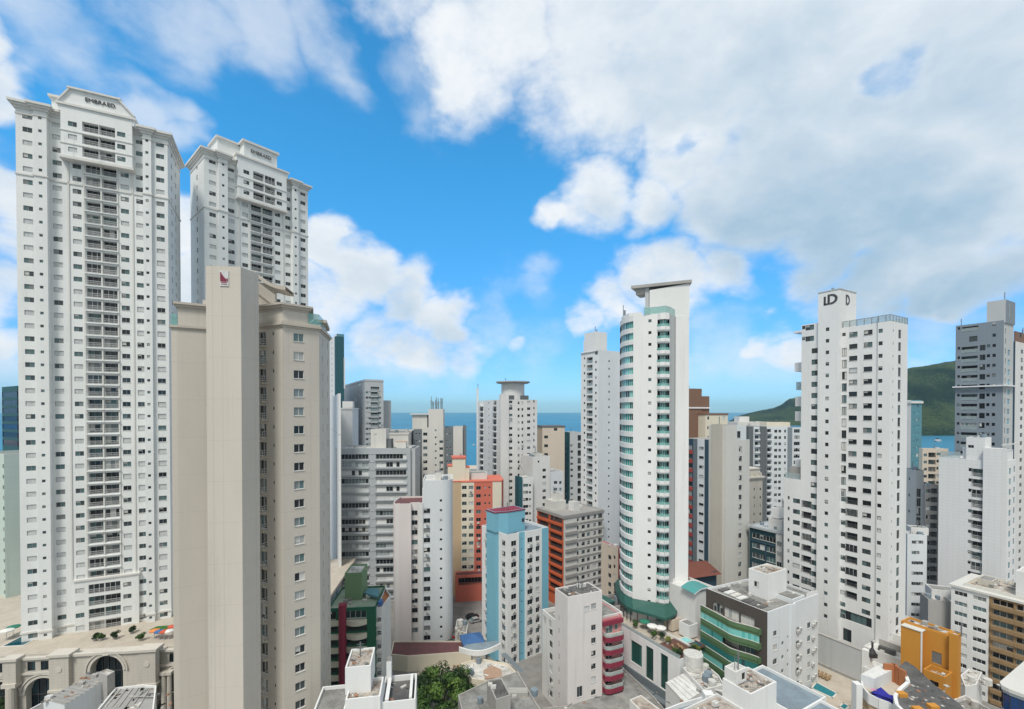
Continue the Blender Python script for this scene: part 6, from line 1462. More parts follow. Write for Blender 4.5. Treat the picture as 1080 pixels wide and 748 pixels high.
# ================================================================== foreground, centre and left
def white_rose():
    random.seed(60)
    b = Bd('apartment_building', 'white walk up building with dark rose balcony column on its right', 598.7, 630, 97, 24, shut=.05, fr='frame_grey')
    y = lambda p: b.Y(p, 0, 670); x = lambda p, q=0: b.X(p, q, 660); zt = b.top; Wd = y(570); ys = y(585.3)
    zl = b.Z(571, 643, 0, Wd)
    s = b.block(0, x(635), 0, ys, 0, zt, 'pink_white', part='stair_tower', roof='roof_dark', par=.2)
    s.col(0, 626, 639.5, 1.3, 1.25, 1, gl='pane_mixed'); s.col(0, 626, 662, 1.2, 1.25, 7, fh=2.87); s.col(0, 619, 642, 1.4, 1.1, 1, shut=1); s.col(3, 589.5, 652, .35, 1.3, 8, fh=2.87, fr='frame_dark')
    s.add(0, x(611.5), 6.9, 1.4, 2.3, 'w')
    m = b.block(.5, x(640), ys - .01, Wd, 0, zl, 'white_worn', roof='roof_grey', par=1.0)
    m.col(3, 581, 666.5, 1.5, 1.6, 7, fh=2.87)
    m.add(3, m.solve(3, 580, 652), zl - 1.9, 1.5, 1.8, 'w', gl='pane_mixed')
    # dark relief strokes near the top of the left wall
    for i in range(4): b.new('vent_slot').box(.42, .499, Wd - 2.2 + i*.12, Wd - .5 - i*.25, zl - 1.2 - i*.45, zl - 1.0 - i*.45, 'concrete')
    # rose balconies
    x0, x1 = x(636.3, .4), x(655, .4); zr = b.Z(645, 652, (x0 + x1)/2, 0)
    r = b.block(x(635) - .3, x1 + .35, .6, Wd, 0, zr, 'rose', part='rose_wing', roof='roof_grey', par=.8, fm={'r': 'rose'})
    b.new('fascia').box(x0 - .3, x1 + .3, -.1, .59, zr - 1.4, zr - .5, 'maroon')
    z = b.Z(645, 669, (x0 + x1)/2, 0)
    for k in range(6):
        zz = z - 2.87*k
        if zz < 6: break
        p = [(x0, .59), (x0, -.6), (x0 + 1.0, -1.1), (x1 - .6, -1.1), (x1, -.6), (x1, .59)]
        sl = b.new('balcony_slab'); sl.prism(p, zz - 1.15, zz + .0, 'maroon', 'deck_beige')
        g = b.mb('balcony_rail'); 
        for a, q in zip(p, p[1:]):
            a, q = Vector(a), Vector(q); u = (q - a).normalized(); o = Vector((-u.y, u.x))*.05; g.prism([tuple(a), tuple(q), tuple(q + o), tuple(a + o)], zz + .05, zz + .75, 'glass_clear'); g.prism([tuple(a), tuple(q), tuple(q + o*1.4), tuple(a + o*1.4)], zz + .75, zz + .82, 'rail_white')
        r.add(0, (x1 - x0)*.42 + .6, zz + .95, 1.9, 1.9, 'w', gl='pane_mixed', fr='frame_white'); r.add(0, (x1 - x0)*.42 + 2.6, zz + 1.1, .9, 1.3, 'w', gl='pane_mixed', fr='frame_white')
    b.block(x(635) + .2, x1 + 1.2, 1.5, Wd, zr - .9, zr + .1, 'white_worn', part='roof_house', par=.3)
    b.clutter(s, 4, 5, kinds='ap'); b.debris(s, 24, 5); b.antenna(2, 2, zt - .2, 1.5, 2, 1); b.clutter(m, 4, 5, kinds='vap'); b.finish()
white_rose()

def dark_pink_gap():
    b, m = simple('low_building', 'narrow dull pink building in the gap beside the curved tower foot', 652, 578, 142, 634, 655, 'rose', a=29.4, fm={'l': 'sand_wall', 'f': 'red_panel'}); m.col(3, 643, 588, 1.4, 1.4, 6); m.col(3, 648, 588, .8, 1.2, 6); b.clutter(m, 4, 3); b.finish()
    b, m = simple('low_building', 'low building with dark awnings at the foot of the orange flanked building', 648, 640, 118, 630, 668, 'concrete', a=29.4, roof='roof_dark'); b.clutter(m, 9, 3); b.mb('awning').box(-2, 2, 2, 9, b.top - .2, b.top + .3, 'green_roof'); b.finish()
dark_pink_gap()

def gridroof(name, label, z, poly, wall, roof, zbase=0.0, par=.5, cat='building', blocks=(), clut=6, seed=1, kinds='vtap'):
    """low building whose roof outline is given by image points lying at height z (counter-clockwise from above)"""
    pts = [G(px, py, z) for px, py in poly]; c = sum(pts, Vector())/len(pts)
    ar = sum(a.x*q.y - q.x*a.y for a, q in zip(pts, pts[1:] + pts[:1]))
    if ar < 0: pts = pts[::-1]
    b = Bd(name, label, org=(c.x, c.y, 0), a=0, cat=cat); m = b.poly([b.loc(p) for p in pts], zbase, z, wall, roof=roof, par=par)
    for (zz, pl, wl, rf, part, pr) in blocks:
        q = [b.loc(G(px, py, zz)) for px, py in pl]
        if sum(a[0]*d[1] - d[0]*a[1] for a, d in zip(q, q[1:] + q[:1])) < 0: q = q[::-1]
        k = b.poly(q, z - par, zz, wl, part=part, roof=rf, par=pr)
    if clut: b.clutter(m, int(clut*1.5), seed, kinds=kinds); b.debris(m, clut*5, seed)
    return b, m

# ---- bottom centre
random.seed(61)
b, m = gridroof('low_building', 'grey roofed low block with a small tower house, below the blue and white tower', 10.5, [(483, 733), (514, 718), (546, 708), (566, 742), (590, 775), (500, 800)], 'concrete', 'roof_grey', par=.35, clut=5,
    blocks=[(14.5, [(513.5, 717), (529, 715), (538.5, 733), (523, 738)], 'concrete', 'roof_dark', 'roof_house', .25)], seed=5)
b.new('roof_wall').box(*(lambda p, q: (min(p[0], q[0]), max(p[0], q[0]) + .1, min(p[1], q[1]), max(p[1], q[1]) + .25))(b.loc(G(536, 733, 10.5)), b.loc(G(556, 728, 10.5))), 10, 10.9, 'concrete'); b.clutter(b.blocks[1], 6, 3, kinds='vap'); b.finish()
b, m = gridroof('low_building', 'cream low house with curved white canopy roof beside the blue and white tower', 8, [(486, 700), (505, 694), (536, 700), (548, 713), (515, 718), (498, 716)], 'cream', 'roof_pale', par=.4, clut=4, seed=8)
k = b.mb('curved_canopy'); A = [b.loc(G(484 + 44*i/12, 687 + 6*math.sin(math.pi*i/12) - 4*i/12, 9.5)) for i in range(13)]; B_ = [b.loc(G(492 + 32*i/12, 681 - 4*i/12, 9.5)) for i in range(13)]
for i in range(12): k.prism([A[i], A[i+1], B_[i+1], B_[i]], 9.3, 9.8, 'white_render', 'roof_blue'); k.prism([A[i], A[i+1], (A[i+1][0], A[i+1][1] + .4), (A[i][0], A[i][1] + .4)], 9.8, 10.5, 'white_render')
for i in range(2):
    for j in range(2): b.mb('window').box(*[v for v in (lambda p: (p[0] + i*.9, p[0] + i*.9 + .65, p[1] - .03, p[1] + .05))(b.loc(G(519, 700, 6)))], 5.2 + j*.9, 5.85 + j*.9, 'pane_dark')
p = b.loc(G(528, 690, 9)); b.new('lean_to_roof').face([(p[0], p[1], 9.0), (p[0] + 4.6, p[1] - 6.0, 8.0), (p[0] + 5.6, p[1] - 5.4, 8.0), (p[0] + 1.2, p[1] + .8, 9.0)], 'slate')
p = b.loc(G(513, 704, 8.3)); 
plain('clay_tile', (.42, .28, .20), .8); b.mb('tiled_patch').prism([b.loc(G(px, py, 8.1)) for px, py in ((512, 716), (510, 707), (519, 702), (528, 706), (530, 714))][::1], 7.7, 8.15, 'clay_tile'); b.finish()
b, m = gridroof('low_building', 'long maroon terrace roof at the foot of the white tower with rounded flank', 4.2, [(412, 690), (415, 676), (493, 676), (497, 687), (430, 692)], 'cream', 'roof_maroon', par=.3, clut=0); b.finish()
sheet('pool_terrace', [(v.x, v.y) for v in (G(440, 712, .5), G(520, 725, .5), G(500, 688, .5), G(448, 694, .5))], .5, 'deck_beige')
b, m = gridroof('boundary_wall', 'pale retaining wall around the lounge terrace behind the green tree', 2.2, [(445, 694), (498, 690), (498, 688.5), (444, 692.5)], 'white_worn', 'white_worn', par=0, clut=0, cat='wall'); b.finish()

def lounger_proto():
    t = thing('sun_lounger', 'x', 'sun lounger', group='dark loungers on the terrace behind the tree'); m = MB(); m.box(-.3, .3, -.9, .35, .28, .36, 'tan_dark'); m.face([(-.3, .35, .36), (.3, .35, .36), (.3, .95, .8), (-.3, .95, .8)], 'tan_dark'); m.face([(.3, .35, .3), (-.3, .35, .3), (-.3, .95, .74), (.3, .95, .74)], 'tan_dark'); m.build('bed', t)
    for x in (-.26, .26):
        for y in (-.8, .3): l = MB(); l.box(x - .03, x + .03, y - .03, y + .03, 0, .28, 'tan_dark'); l.build('leg', t)
    return t
lp = lounger_proto()
def copy_tree(o, parent=None):
    c = o.copy(); COL.objects.link(c); c.parent = parent
    for ch in o.children: copy_tree(ch, c)
    return c
def lounger(loc, rz, label, group, first=[True]):
    o = lp if first[0] else copy_tree(lp); first[0] = False; o.location = loc; o.rotation_euler = (0, 0, rz); o['label'] = label; o['group'] = group
for px, py in ((467, 699.5), (471, 700.5), (474.5, 701), (478.5, 702), (483, 703)): lounger(G(px, py, .5), .35, 'dark brown sun lounger in the row on the terrace behind the tree', 'dark loungers on the terrace behind the tree')
for px, py in ((861.5, 711.5), (865.5, 713.3), (869.5, 715), (873.5, 717)): lounger(G(px, py, 7.4), R(29.4 - 90), 'wooden sun lounger in the row along the blank wall by the long pool', 'loungers along the blank wall')
for px, py, l in ((718, 684, 0), (721.5, 686.5, 0), (712, 685, 0)): lounger(G(px, py, podZ2 - .3), R(29.4), 'sun lounger on the dark wooden deck of the white podium terrace', 'loungers on the podium deck')
def umbrella(px, py, z, r, h, mat, label):
    t = thing('parasol', label, 'parasol', G(px, py, z)); m = MB(); n = 8
    for i in range(n):
        a0, a1 = i*2*math.pi/n, (i+1)*2*math.pi/n; A, B = (r*math.cos(a0), r*math.sin(a0), h), (r*math.cos(a1), r*math.sin(a1), h); m.face([A, B, (0, 0, h + r*.32)], mat); m.face([B, A, (A[0], A[1], h - .2), (B[0], B[1], h - .2)], mat)
    m.build('canopy', t); m = MB(); m.tube((0, 0, 0), (0, 0, h + r*.3), .05, 'rail_white', 8); m.build('pole', t); m = MB(); m.tube((0, 0, 0), (0, 0, .1), .35, 'concrete', 12); m.build('base', t)
plain('canvas_blue', (.05, .14, .34), .8); plain('canvas_red', (.55, .10, .05), .8); plain('canvas_orange', (.7, .25, .08), .8); plain('canvas_white', (.72, .72, .7), .8); plain('canvas_green', (.02, .18, .12), .8)
def pavilion():
    t = thing('pavilion', 'blue pyramid roofed pavilion in the courtyard left of the blue and white tower', 'pavilion', G(498, 684, 3.0), .3); m = MB(); r = 3.0
    for i in range(4):
        a0, a1 = math.pi/4 + i*math.pi/2, math.pi/4 + (i+1)*math.pi/2; A, B = (r*1.41*math.cos(a0), r*1.41*math.sin(a0), 2.7), (r*1.41*math.cos(a1), r*1.41*math.sin(a1), 2.7); m.face([A, B, (0, 0, 4.3)], 'canvas_blue'); m.face([(A[0], A[1], 2.4), (B[0], B[1], 2.4), B, A], 'canvas_blue')
    m.build('roof', t)
    for x in (-2.7, 2.7):
        for y in (-2.7, 2.7): m = MB(); m.box(x - .1, x + .1, y - .1, y + .1, 0, 2.5, 'frame_dark'); m.build('post', t)
pavilion()
b, m = gridroof('low_building', 'low courtyard slab under the blue pavilion', 3.0, [(488, 690), (512, 690), (510, 668), (486, 668)], 'concrete', 'roof_grey', par=0, clut=3, seed=2); b.finish()
umbrella(452, 700, .5, 1.5, 2.2, 'canvas_blue', 'blue square looking parasol at the left end of the lounge terrace')

# ---- green and maroon building
def green_maroon():
    random.seed(62)
    b = Bd('apartment_building', 'green and maroon building with cream balconies and a green roof house', 396, 640, 98, 6, fr='frame_dark', gl='pane_dark')
    zt = b.top; x = lambda p, y=0: b.X(p, y, 650); xl = x(345)
    m = b.block(xl, 0, 0, 12, 0, zt, 'green_dark', roof='roof_green', par=.35)
    z = b.Z(378, 648, x(378), 0)
    m.add(0, x(375) - xl, z, 4.5, 1.6, 'w', gl='pane_deep', fr='frame_white'); m.add(0, x(350) - xl, z, 1.6, 1.6, 'w')
    for k in range(7):
        zz = z - 2.95*(k + 1)
        m.add(0, x(376) - xl, zz + .1, 4.4, 1.5, 'b', depth=1.2, rail='dark'); m.add(0, x(350.5) - xl, zz + .1, 1.9, 1.5, 'b', depth=1.2, rail='dark')
        A, B = x(365.5), x(387); n = 8; pts = [(A + (B - A)*i/n, -.25 - .85*math.sin(math.pi*i/n)) for i in range(n + 1)]
        b.new('balcony_front').prism([(A, 0)] + pts + [(B, 0)], zz + .8, zz + 1.9, 'cream_band'); b.new('balcony_front').box(x(345.5), x(358), -.5, 0, zz + .8, zz + 1.9, 'cream_band')
    p0, p1 = x(357.6), x(365.3); n = 8; c = (p0 + p1)/2; r = (p1 - p0)/2
    pts = [(c - r*math.cos(math.pi*i/n), -.9*math.sin(math.pi*i/n) - .3) for i in range(n + 1)] + [(p1, .5), (p0, .5)]
    b.poly(pts, 0, zt + 1.0, 'maroon', part='maroon_pier', par=0, roof='maroon')
    # white right hand side with staggered balconies
    sx = b.X(411, 6, 640); q = b.poly([(0, 1.0), (b.X(402, 1), 1.0), (b.X(411.5, 7), 7.5), (0, 12)], 0, zt - .6, 'white_worn', part='side_wing', roof='ochre_roof', par=.6)
    for k in range(8):
        zz = zt - 3.5 - 2.95*k; q.add(0, (b.X(402, 1))*.5, zz, 1.1, 1.3, 'b', depth=.8, rail='bars'); b.new('balcony_slab').box(.1, b.X(402, 1), .1, .99, zz - .9, zz - .2, 'ivory')
    h = b.block(b.X(363, 5), b.X(381, 5), 5, 11, zt - .3, b.Z(368, 604.5, b.X(368, 5), 5), 'green_pale', part='roof_house', roof='roof_pale', par=.35); b.clutter(h, 4, 3, kinds='vap')
    b.new('roof_cover').prism([b.loc(G(px, py, zt + .5)) for px, py in ((384, 626), (399, 630), (400, 622), (389, 621))], zt + .2, zt + .7, 'teal_pale'); b.new('roof_cover').box(.3, b.X(403, 1) - .2, 1.3, 3, zt - .5, zt + .4, 'canvas_blue')
    b.clutter(m, 10, 5, kinds='vap'); b.finish()
green_maroon()
# ---- white stepped block at the bottom
random.seed(63)
def white_steps():
    b = Bd('apartment_building', 'white stepped block with stained flat roofs at the picture bottom, before the green building', 365, 738, 66, 10)
    x = lambda p, y=0: b.X(p, y, 720); zt = b.top
    m = b.block(x(364), x(401), 0, 5, 0, zt, 'white_render', roof='roof_rubble', par=.45)
    z2 = b.Z(367, 705, 0, 1.8); s = b.block(x(364, 2.0), x(391, 2.0), 2.0, 7.5, zt - .5, z2, 'white_render', part='stair_tower', roof='roof_rubble', par=.3)
    r = b.block(x(401), x(438), .6, 7.5, 0, zt - 1.4, 'white_render', part='right_wing', roof='roof_dark', par=.9)
    b.block(x(408, 7), x(413, 7), 6.4, 8.0, zt - 2, zt + 1.6, 'white_render', part='chimney', par=0); b.new('roof_beam').box(x(405), x(409), 1, 7.2, zt - 1.5, zt - 1.2, 'white_render'); b.new('roof_beam').box(x(431), x(434), 1, 7.2, zt - 1.5, zt - 1.2, 'white_render')
    b.block(x(330), x(364), -.5, 6, 0, zt - 1.2, 'white_render', part='left_wing', roof='roof_grey', par=.5)
    b.clutter(r, 4, 2, kinds='p'); b.debris(s, 26, 5); b.debris(m, 22, 5); b.debris(r, 10, 5); b.finish()
white_steps()
# ---- corrugated roofs at bottom left
def sheds():
    random.seed(64)
    b, m = gridroof('shed_building', 'weathered grey corrugated roof over pale walls at the bottom left, before the arches', 21, [(46, 738), (104, 708.5), (120, 711), (68, 744)], 'white_cool', 'corrugated', par=0, clut=0)
    q = [Vector(b.loc(G(px, py, 21))) for px, py in ((46, 738), (104, 708.5), (120, 711), (68, 744))]
    for i in range(11):
        f = (i + .5)/11; A, B = q[0].lerp(q[1], f), q[3].lerp(q[2], f); u = (B - A).normalized(); o = Vector((-u.y, u.x))*.07; b.new('roof_rib').prism([tuple(A - o), tuple(B - o), tuple(B + o), tuple(A + o)], 20.95, 21.12, 'corrugated')
    for i, (pxs, mt) in enumerate((((52, 737), 'rail_white'), ((86, 722), 'concrete'), ((100, 714), 'concrete'))):
        c = b.loc(G(*pxs, 21)); b.new('roof_vent').box(c[0] - .5, c[0] + .5, c[1] - .3, c[1] + .3, 21, 21.5, mt)
    b.debris(m, 30, 4)
    k = [b.loc(G(px, py, 18.5)) for px, py in ((20, 754), (46, 740), (70, 748), (60, 770))]; b.poly(k if sum(x0*y1 - x1*y0 for (x0, y0), (x1, y1) in zip(k, k[1:] + k[:1])) > 0 else k[::-1], 0, 18.5, 'white_worn', part='side_wing', roof='roof_grey', par=.3)
    k = [b.loc(G(px, py, 22.4)) for px, py in ((104, 709), (113, 705.5), (121, 708), (113, 713))]; b.poly(k if sum(x0*y1 - x1*y0 for (x0, y0), (x1, y1) in zip(k, k[1:] + k[:1])) > 0 else k[::-1], 18, 22.4, 'concrete', part='roof_house', roof='roof_pale', par=.2)
    b.finish()
    b, m = gridroof('shed_building', 'second stained corrugated roof with a white gable wall at the bottom left', 19.5, [(98, 754), (122, 725), (150, 722), (165, 723), (160, 765)], 'white_render', 'corrugated', par=.35, clut=4, seed=9, kinds='p'); b.debris(m, 60, 9)
    for i in range(7):
        A, B = Vector(b.loc(G(104 + 7*i, 746, 19.2))), Vector(b.loc(G(122 + 6*i, 726, 19.2))); u = (B - A).normalized(); o = Vector((-u.y, u.x))*.08; b.new('roof_rib').prism([tuple(A - o), tuple(B - o), tuple(B + o), tuple(A + o)], 19.1, 19.3, random.choice(['roof_pale', 'corrugated', 'concrete']))
    b.finish()
sheds()
# ---- lower right foreground roofs
random.seed(65)
def front_right():
    b = Bd('apartment_building', 'white block with rubble strewn flat roof and small hatch, at the bottom centre right', 792, 732.5, 70, 29.4); zt = b.top
    W_ = b.Y(762, 0, 720); L = b.X(819, 0, 725); m = b.block(0, L, 0, W_, 0, zt, 'white_render', part='wall', roof='roof_rubble', par=.3)
    h = b.block(L*.02 + .1, 3.0, W_*.55, W_ - .2, zt - .3, zt + 2.0, 'white_worn', part='roof_hatch_house', roof='roof_pale', par=.15); h.add(0, 2.0, zt + .8, .9, 1.2, 'w')
    b.new('antenna_mast').tube((1, W_*.7, zt + 1.8), (1, W_*.7, zt + 4.2), .05, 'steel', 6)
    b.clutter(m, 3, 4, kinds='p'); b.debris(m, 60, 6)
    w = b.block(L + .02, L + 9, -3, W_ + 3, 0, zt - 3.6, 'white_render', part='right_wing', roof='roof_blue', par=.5); b.block(-9, -.02, .6, W_ + 1, 0, zt - 3.0, 'white_worn', part='left_wing', roof='roof_rubble', par=.5)
    b.block(L - 1, L + 7, -7, -3.02, 0, zt - 3.4, 'white_render', part='right_wing', roof='roof_blue', par=.4); b.clutter(b.blocks[3], 4, 6, kinds='vap'); b.debris(b.blocks[3], 40, 6); b.finish()
    b, m = gridroof('low_building', 'long white sheet metal roof beside the white podium, bottom centre right', 12.5, [(702, 720), (720, 710.5), (744, 727), (722, 741)], 'white_worn', 'roof_white', par=0, clut=0)
    for i in range(6):
        f = i/5; A = Vector(b.loc(G(702 + 18*f, 720 - 9.5*f, 12.5))); B = Vector(b.loc(G(722 + 22*f, 741 - 14*f, 12.5))); u = (B - A).normalized(); o = Vector((-u.y, u.x))*.06; b.new('roof_rib').prism([tuple(A - o), tuple(B - o), tuple(B + o), tuple(A + o)], 12.4, 12.6, 'roof_pale')
    b.finish()
    b, m = gridroof('low_building', 'white parapet roofs with a round tank, between sheet metal roof and rubble roofed block', 13.5, [(720, 704), (744, 700), (758, 712), (764, 722), (742, 728)], 'white_worn', 'roof_pale', par=.6, clut=9, seed=3); p = b.loc(G(731, 704, 13)); b.mb('water_tank').tube((p[0], p[1], 13), (p[0], p[1], 16), 2.0, 'ac_white', 18); b.finish()
    b, m = gridroof('low_building', 'low building with blue grey gable roof inside white parapets, bottom edge', 19, [(690, 752), (718, 741), (746, 733), (756, 741), (780, 760), (700, 775)], 'white_render', 'roof_blue', par=.7, clut=3, seed=4)
    p = b.loc(G(747, 738, 19)); b.new('dormer_window').box(p[0] - .8, p[0] + .8, p[1] - .7, p[1] + .7, 18.2, 20.2, 'white_render'); b.new('dormer_window').box(p[0] - .5, p[0] + .5, p[1] - .75, p[1] - .702, 18.9, 19.9, 'pane_dark'); b.finish()
    b, m = gridroof('low_building', 'flat grey roofs at the foot of the white and rose building', 5.0, [(560, 748), (598, 744), (655, 702), (690, 735), (720, 770), (570, 790)], 'concrete', 'roof_grey', par=.4, clut=7, seed=12, blocks=[(7.6, [(664, 738), (676, 733), (696, 748), (680, 754)], 'white_worn', 'roof_rubble', 'roof_house', .2)]); b.finish()
front_right()

# ================================================================== plants, boats and other small things
def leafmat(name, a, c):
    m, nt, b = newmat(name); N = nt.nodes.new; L = nt.links.new
    ge = N('ShaderNodeNewGeometry'); cr = N('ShaderNodeValToRGB'); L(ge.outputs['Random Per Island'], cr.inputs[0]); e = cr.color_ramp.elements; e[0].color = (*a, 1); e[1].color = (*c, 1)
    L(cr.outputs[0], b.inputs['Base Color']); b.inputs['Roughness'].default_value = .6; b.inputs['Specular IOR Level'].default_value = .25; MATS[name] = m
leafmat('leaf', (.016, .05, .012), (.075, .14, .03)); leafmat('leaf_pale', (.05, .11, .02), (.13, .21, .045)); leafmat('leaf_dark', (.008, .022, .008), (.03, .06, .018)); leafmat('leaf_yellow', (.08, .11, .02), (.22, .22, .05))  # darker and paler greens, mixed at random among the clumps
plain('bark', (.10, .075, .055), .9)
def crown(m, rnd, c, rx, rz, n, leaf, size):
    for _ in range(n):
        while True:
            v = Vector((rnd.uniform(-1, 1), rnd.uniform(-1, 1), rnd.uniform(-1, 1)))
            if .35 < v.length < 1: break
        v = v * (.75 + .25*v.length); p = Vector(c) + Vector((v.x*rx, v.y*rx, v.z*rz))
        nrm = (v.normalized() + Vector((rnd.uniform(-.7, .7), rnd.uniform(-.7, .7), rnd.uniform(-.2, .9)))).normalized(); t = nrm.orthogonal().normalized(); t = (t + nrm.cross(t)*rnd.uniform(-2, 2)).normalized(); s = nrm.cross(t); k = size*rnd.uniform(.6, 1.3)
        m.face([p - t*k, p + s*k*.42, p + t*k, p - s*k*.42], leaf)
def tree(label, loc, h, r, leaf='leaf', seed=1, clumps=34, per=210, size=.42, name='broadleaf_tree', group=None):
    rnd = random.Random(seed); t = thing(name, label, 'tree', loc, group=group); tm = MB(); cm = MB(); ht = h*.42
    tm.tube((0, 0, 0), (0, 0, ht), r*.055, 'bark', 10, r*.04)
    for i in range(clumps):
        a = rnd.uniform(0, 6.28); rr = r*math.sqrt(rnd.uniform(.02, .92)); zz = ht + (h - ht)*(rnd.uniform(.12, 1.0))*(1 - .55*(rr/r)**2); cr = r*rnd.uniform(.2, .32)
        c = (rr*math.cos(a), rr*math.sin(a), zz); crown(cm, rnd, c, cr, cr*.7, per, rnd.choice([leaf, leaf, leaf, 'leaf_dark', 'leaf_pale']) if leaf == 'leaf' else leaf, size)
        if i % 3 == 0: tm.tube((0, 0, ht*.8), (c[0]*.85, c[1]*.85, c[2] - cr*.3), r*.022, 'bark', 6, r*.008)
    tm.build('trunk', t); cm.build('crown', t)
p = G(468, 748, 2); tree('big round leafy green tree at the picture bottom, beside the white stepped block', G(468, 738, 5.0) * 1.0 + Vector((0, 0, -5)), 11.8, 6.8, 'leaf', 3, 64, 170, .36)
tree('dark leafy tree at the bottom left corner in front of the arches', (*G(12, 762, 3).xy, 0), 8.5, 4.2, 'leaf_dark', 8, 22, 170, .4)
tree('small dark tree before the right end of the arcade', (*G(170, 748, 4).xy, 0), 8.0, 2.2, 'leaf_dark', 9, 14, 150, .36)
def shrub(px, py, z, r, h, label, leaf='leaf', seed=1, group=None, pot=True):
    rnd = random.Random(seed); t = thing('shrub', label, 'plant', G(px, py, z), group=group); m = MB()
    for _ in range(6): crown(m, rnd, (rnd.uniform(-.5, .5)*r, rnd.uniform(-.5, .5)*r, .5 + h*rnd.uniform(.3, .8)), r*.6, h*.35, 70, leaf, .2)
    m.build('foliage', t)
    m = MB(); m.tube((0, 0, 0), (0, 0, .6), r*.35, 'concrete', 10, r*.45); m.build('pot', t)
sh = [(690, 674), (699, 676), (704, 680), (712, 692), (716, 694), (722, 660), (670, 662), (730, 690), (735, 689)]
for i, (px, py) in enumerate(sh): shrub(px, py, podZ2 - .4, .9, 1.3, 'potted green plant on the white podium terrace under the curved tower', ['leaf', 'leaf_dark', 'leaf_yellow'][i % 3], i, 'potted plants on the podium terrace')
for i, (px, py, cv) in enumerate([(688, 669, 'canvas_white'), (697, 671, 'canvas_white'), (680, 664, 'canvas_green')]): umbrella(px, py, podZ2 - .5, 1.3, 2.1, cv, ['white parasol on the podium terrace nearest the green skirt roof', 'second white parasol on the podium terrace by the wooden deck', 'dark green parasol at the left of the podium terrace'][i])
# terrace of the arched podium: lawn, parasols, plants
lt = MB(); q = [G(px, py, podZ + .02) for px, py in ((158, 664.5), (172, 668.5), (190, 664), (182, 660), (166, 661))]; c = q[0]
leafmat('turf', (.03, .12, .02), (.05, .16, .03)); lt.prism([((p - c).x, (p - c).y) for p in q], 0, .12, 'turf'); o = lt.build('lawn', None, c); o['kind'] = 'stuff'
for px, py, cv, l in ((163, 673.5, 'canvas_orange', 'orange red parasol on the podium terrace beside the lawn'), (168, 674.5, 'canvas_blue', 'blue parasol on the podium terrace between two reddish ones'), (173, 674.5, 'canvas_red', 'red parasol on the podium terrace, right of the blue one'), (178, 674, 'canvas_white', 'white parasol on the podium terrace near the beige tower'), (182, 669, 'canvas_red', 'red parasol on the podium terrace close to the beige tower edge')): umbrella(px, py, podZ, 1.0, 1.9, cv, l)
for i, (px, py) in enumerate(((100, 676), (106, 676), (121, 674), (148, 676), (139, 668))): shrub(px, py, podZ, .9, 1.2, 'round green shrub on the arched podium terrace at the tower foot', ['leaf_dark', 'leaf'][i % 2], 20 + i, 'shrubs on the arched podium terrace')
def terrace_pool(px0, py0, w, l, label):
    t = thing('swimming_pool', label, 'pool', G(px0, py0, podZ), R(7)); m = MB(); m.face([(0, 0, .02), (w, 0, .02), (w, l, .02), (0, l, .02)], 'water_dark'); m.build('water', t); m = MB()
    for q in ((-.3, w + .3, -.3, 0), (-.3, w + .3, l, l + .3), (-.3, 0, 0, l), (w, w + .3, 0, l)): m.box(*q, -.05, .1, 'ivory')
    m.build('rim', t)
terrace_pool(3, 682, 4, 5, 'dark blue terrace pool at the left edge beside the tallest tower')
for px, py, cv, l in ((14, 671, 'canvas_green', 'green canopy parasol at the left edge terrace'), (7, 675, 'canvas_white', 'white parasol by the dark terrace pool')): umbrella(px, py, podZ, 1.3, 2.2, cv, l)
def boat(px, py, d, L_, label, name='motor_boat'):
    p = P(px, 433, d); t = thing(name, label, 'boat', (p.x, p.y, -.6), .3); m = MB(); n = 6; s = []
    for z, k in ((-.3, .75), (1.6*L_/14, 1)): s.append([(-L_/2*k, -L_*.13*k, z), (L_*.2*k, -L_*.14*k, z), (L_/2*k, 0, z), (L_*.2*k, L_*.14*k, z), (-L_/2*k, L_*.13*k, z)])
    for i in range(5): m.face([s[0][i], s[0][(i+1) % 5], s[1][(i+1) % 5], s[1][i]], 'rail_white')
    m.face(s[1], 'rail_white'); m.build('hull', t); m = MB(); h = 1.6*L_/14; m.box(-L_*.3, L_*.12, -L_*.09, L_*.09, h, h + L_*.11, 'rail_white'); m.box(-L_*.25, L_*.02, -L_*.08, L_*.08, h + L_*.11, h + L_*.18, 'pane_dark'); m.build('cabin', t)
boat(490, 436.5, 1900, 26, 'small white boat far out on the sea left of the seafront tower'); boat(990, 464.5, 1000, 24, 'white boat on the bay before the wooded hill')
boat(500, 462, 900, 9, 'tiny white boat nearer the shore on the sea')

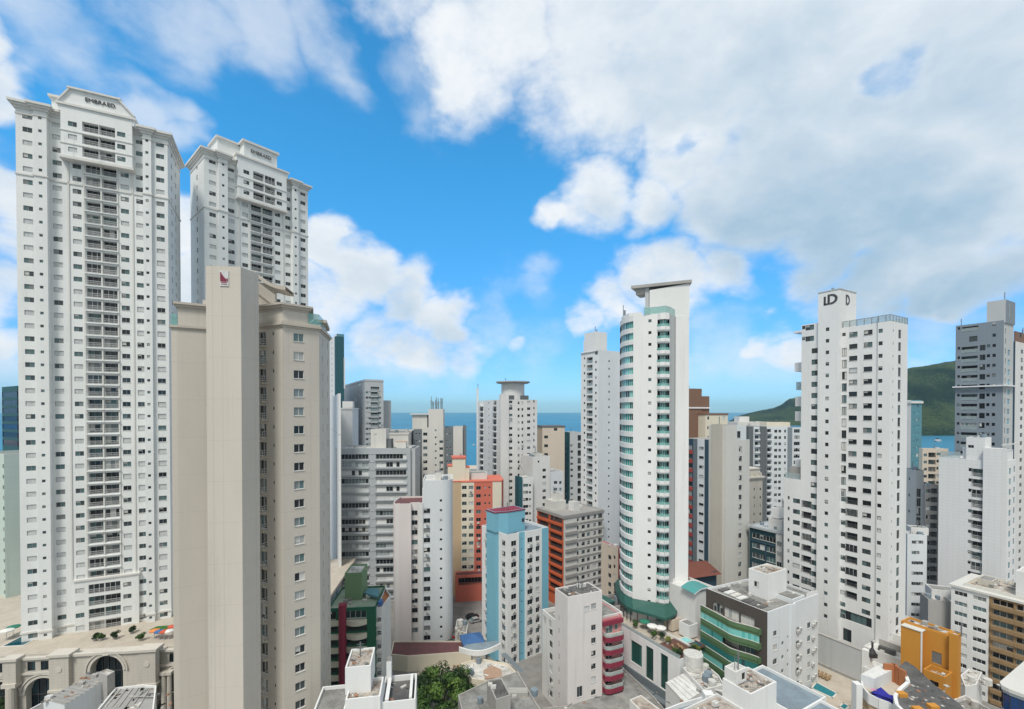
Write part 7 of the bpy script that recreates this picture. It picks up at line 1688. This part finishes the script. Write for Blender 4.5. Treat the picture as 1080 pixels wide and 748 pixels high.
def low_fill():
    b, m = gridroof('low_building', 'small white house with grey roof between the ochre tower and the tan balcony block', 10, [(1013, 712), (1022, 705), (1036, 709), (1030, 722), (1018, 724)], 'white_worn', 'roof_pale', par=.5, clut=6, seed=14); m.add(0, 3, 6, 1.5, 1.2); m.add(4, 3, 6, 1.5, 1.2); b.finish()
    b, m = gridroof('low_building', 'long white parapet roof in front of the tan balcony block, bottom right', 13, [(1004, 738), (1018, 733), (1052, 752), (1040, 768)], 'white_worn', 'roof_grey', par=.7, clut=5, seed=15); b.finish()
    b, m = gridroof('low_building', 'low grey house with flat roof between the rounded flank tower and the salmon podium', 5, [(480, 664), (492, 668), (494, 656), (482, 653)], 'ivory', 'roof_grey', par=.3, clut=5, seed=16); b.finish()
low_fill()
CARP = [('car_white', (.7, .7, .7)), ('car_silver', (.35, .36, .37)), ('car_black', (.02, .02, .022)), ('car_red', (.35, .03, .03))]
for n_, c_ in CARP: plain(n_, c_, .25)
def car(loc, rz, mat, label):
    t = thing('parked_car', label, 'car', loc, rz, 'cars parked near the maroon roofed terrace'); m = MB()
    pr = [(-2.1, .35), (2.1, .35), (2.15, .75), (1.2, .92), (.6, 1.42), (-1.1, 1.45), (-1.9, .98), (-2.15, .9)]
    m.face([(x, -.82, z) for x, z in pr], mat); m.face([(x, .82, z) for x, z in pr][::-1], mat)
    for i in range(len(pr)):
        a, q = pr[i], pr[(i+1) % len(pr)]; g = 'pane_dark' if i in (3, 5) else mat; m.face([(a[0], -.82, a[1]), (a[0], .82, a[1]), (q[0], .82, q[1]), (q[0], -.82, q[1])][::-1], g)
    m.build('body', t)
    for s in (-1, 1):
        w = MB(); y = .825*s; w.face([(1.0, y, .95), (.55, y, 1.36), (-1.0, y, 1.38), (-1.6, y, .98)][::-s], 'pane_dark'); w.build('side_window', t)
        for x in (-1.3, 1.35): w = MB(); w.tube((x, .70*s, .32), (x, .86*s, .32), .32, 'ac_fan', 14); w.build('wheel', t)
for px, py, rz, k, l in ((497, 675.5, .5, 'car_white', 'white car parked by the blue pavilion'), (502, 656, .5, 'car_silver', 'silver car parked before the salmon podium'), (498, 652, .5, 'car_black', 'black car parked before the salmon podium, beside the silver one'), (483, 671, 1.2, 'car_red', 'red car parked beside the low grey house')): car(G(px, py, 0), rz, k, l)
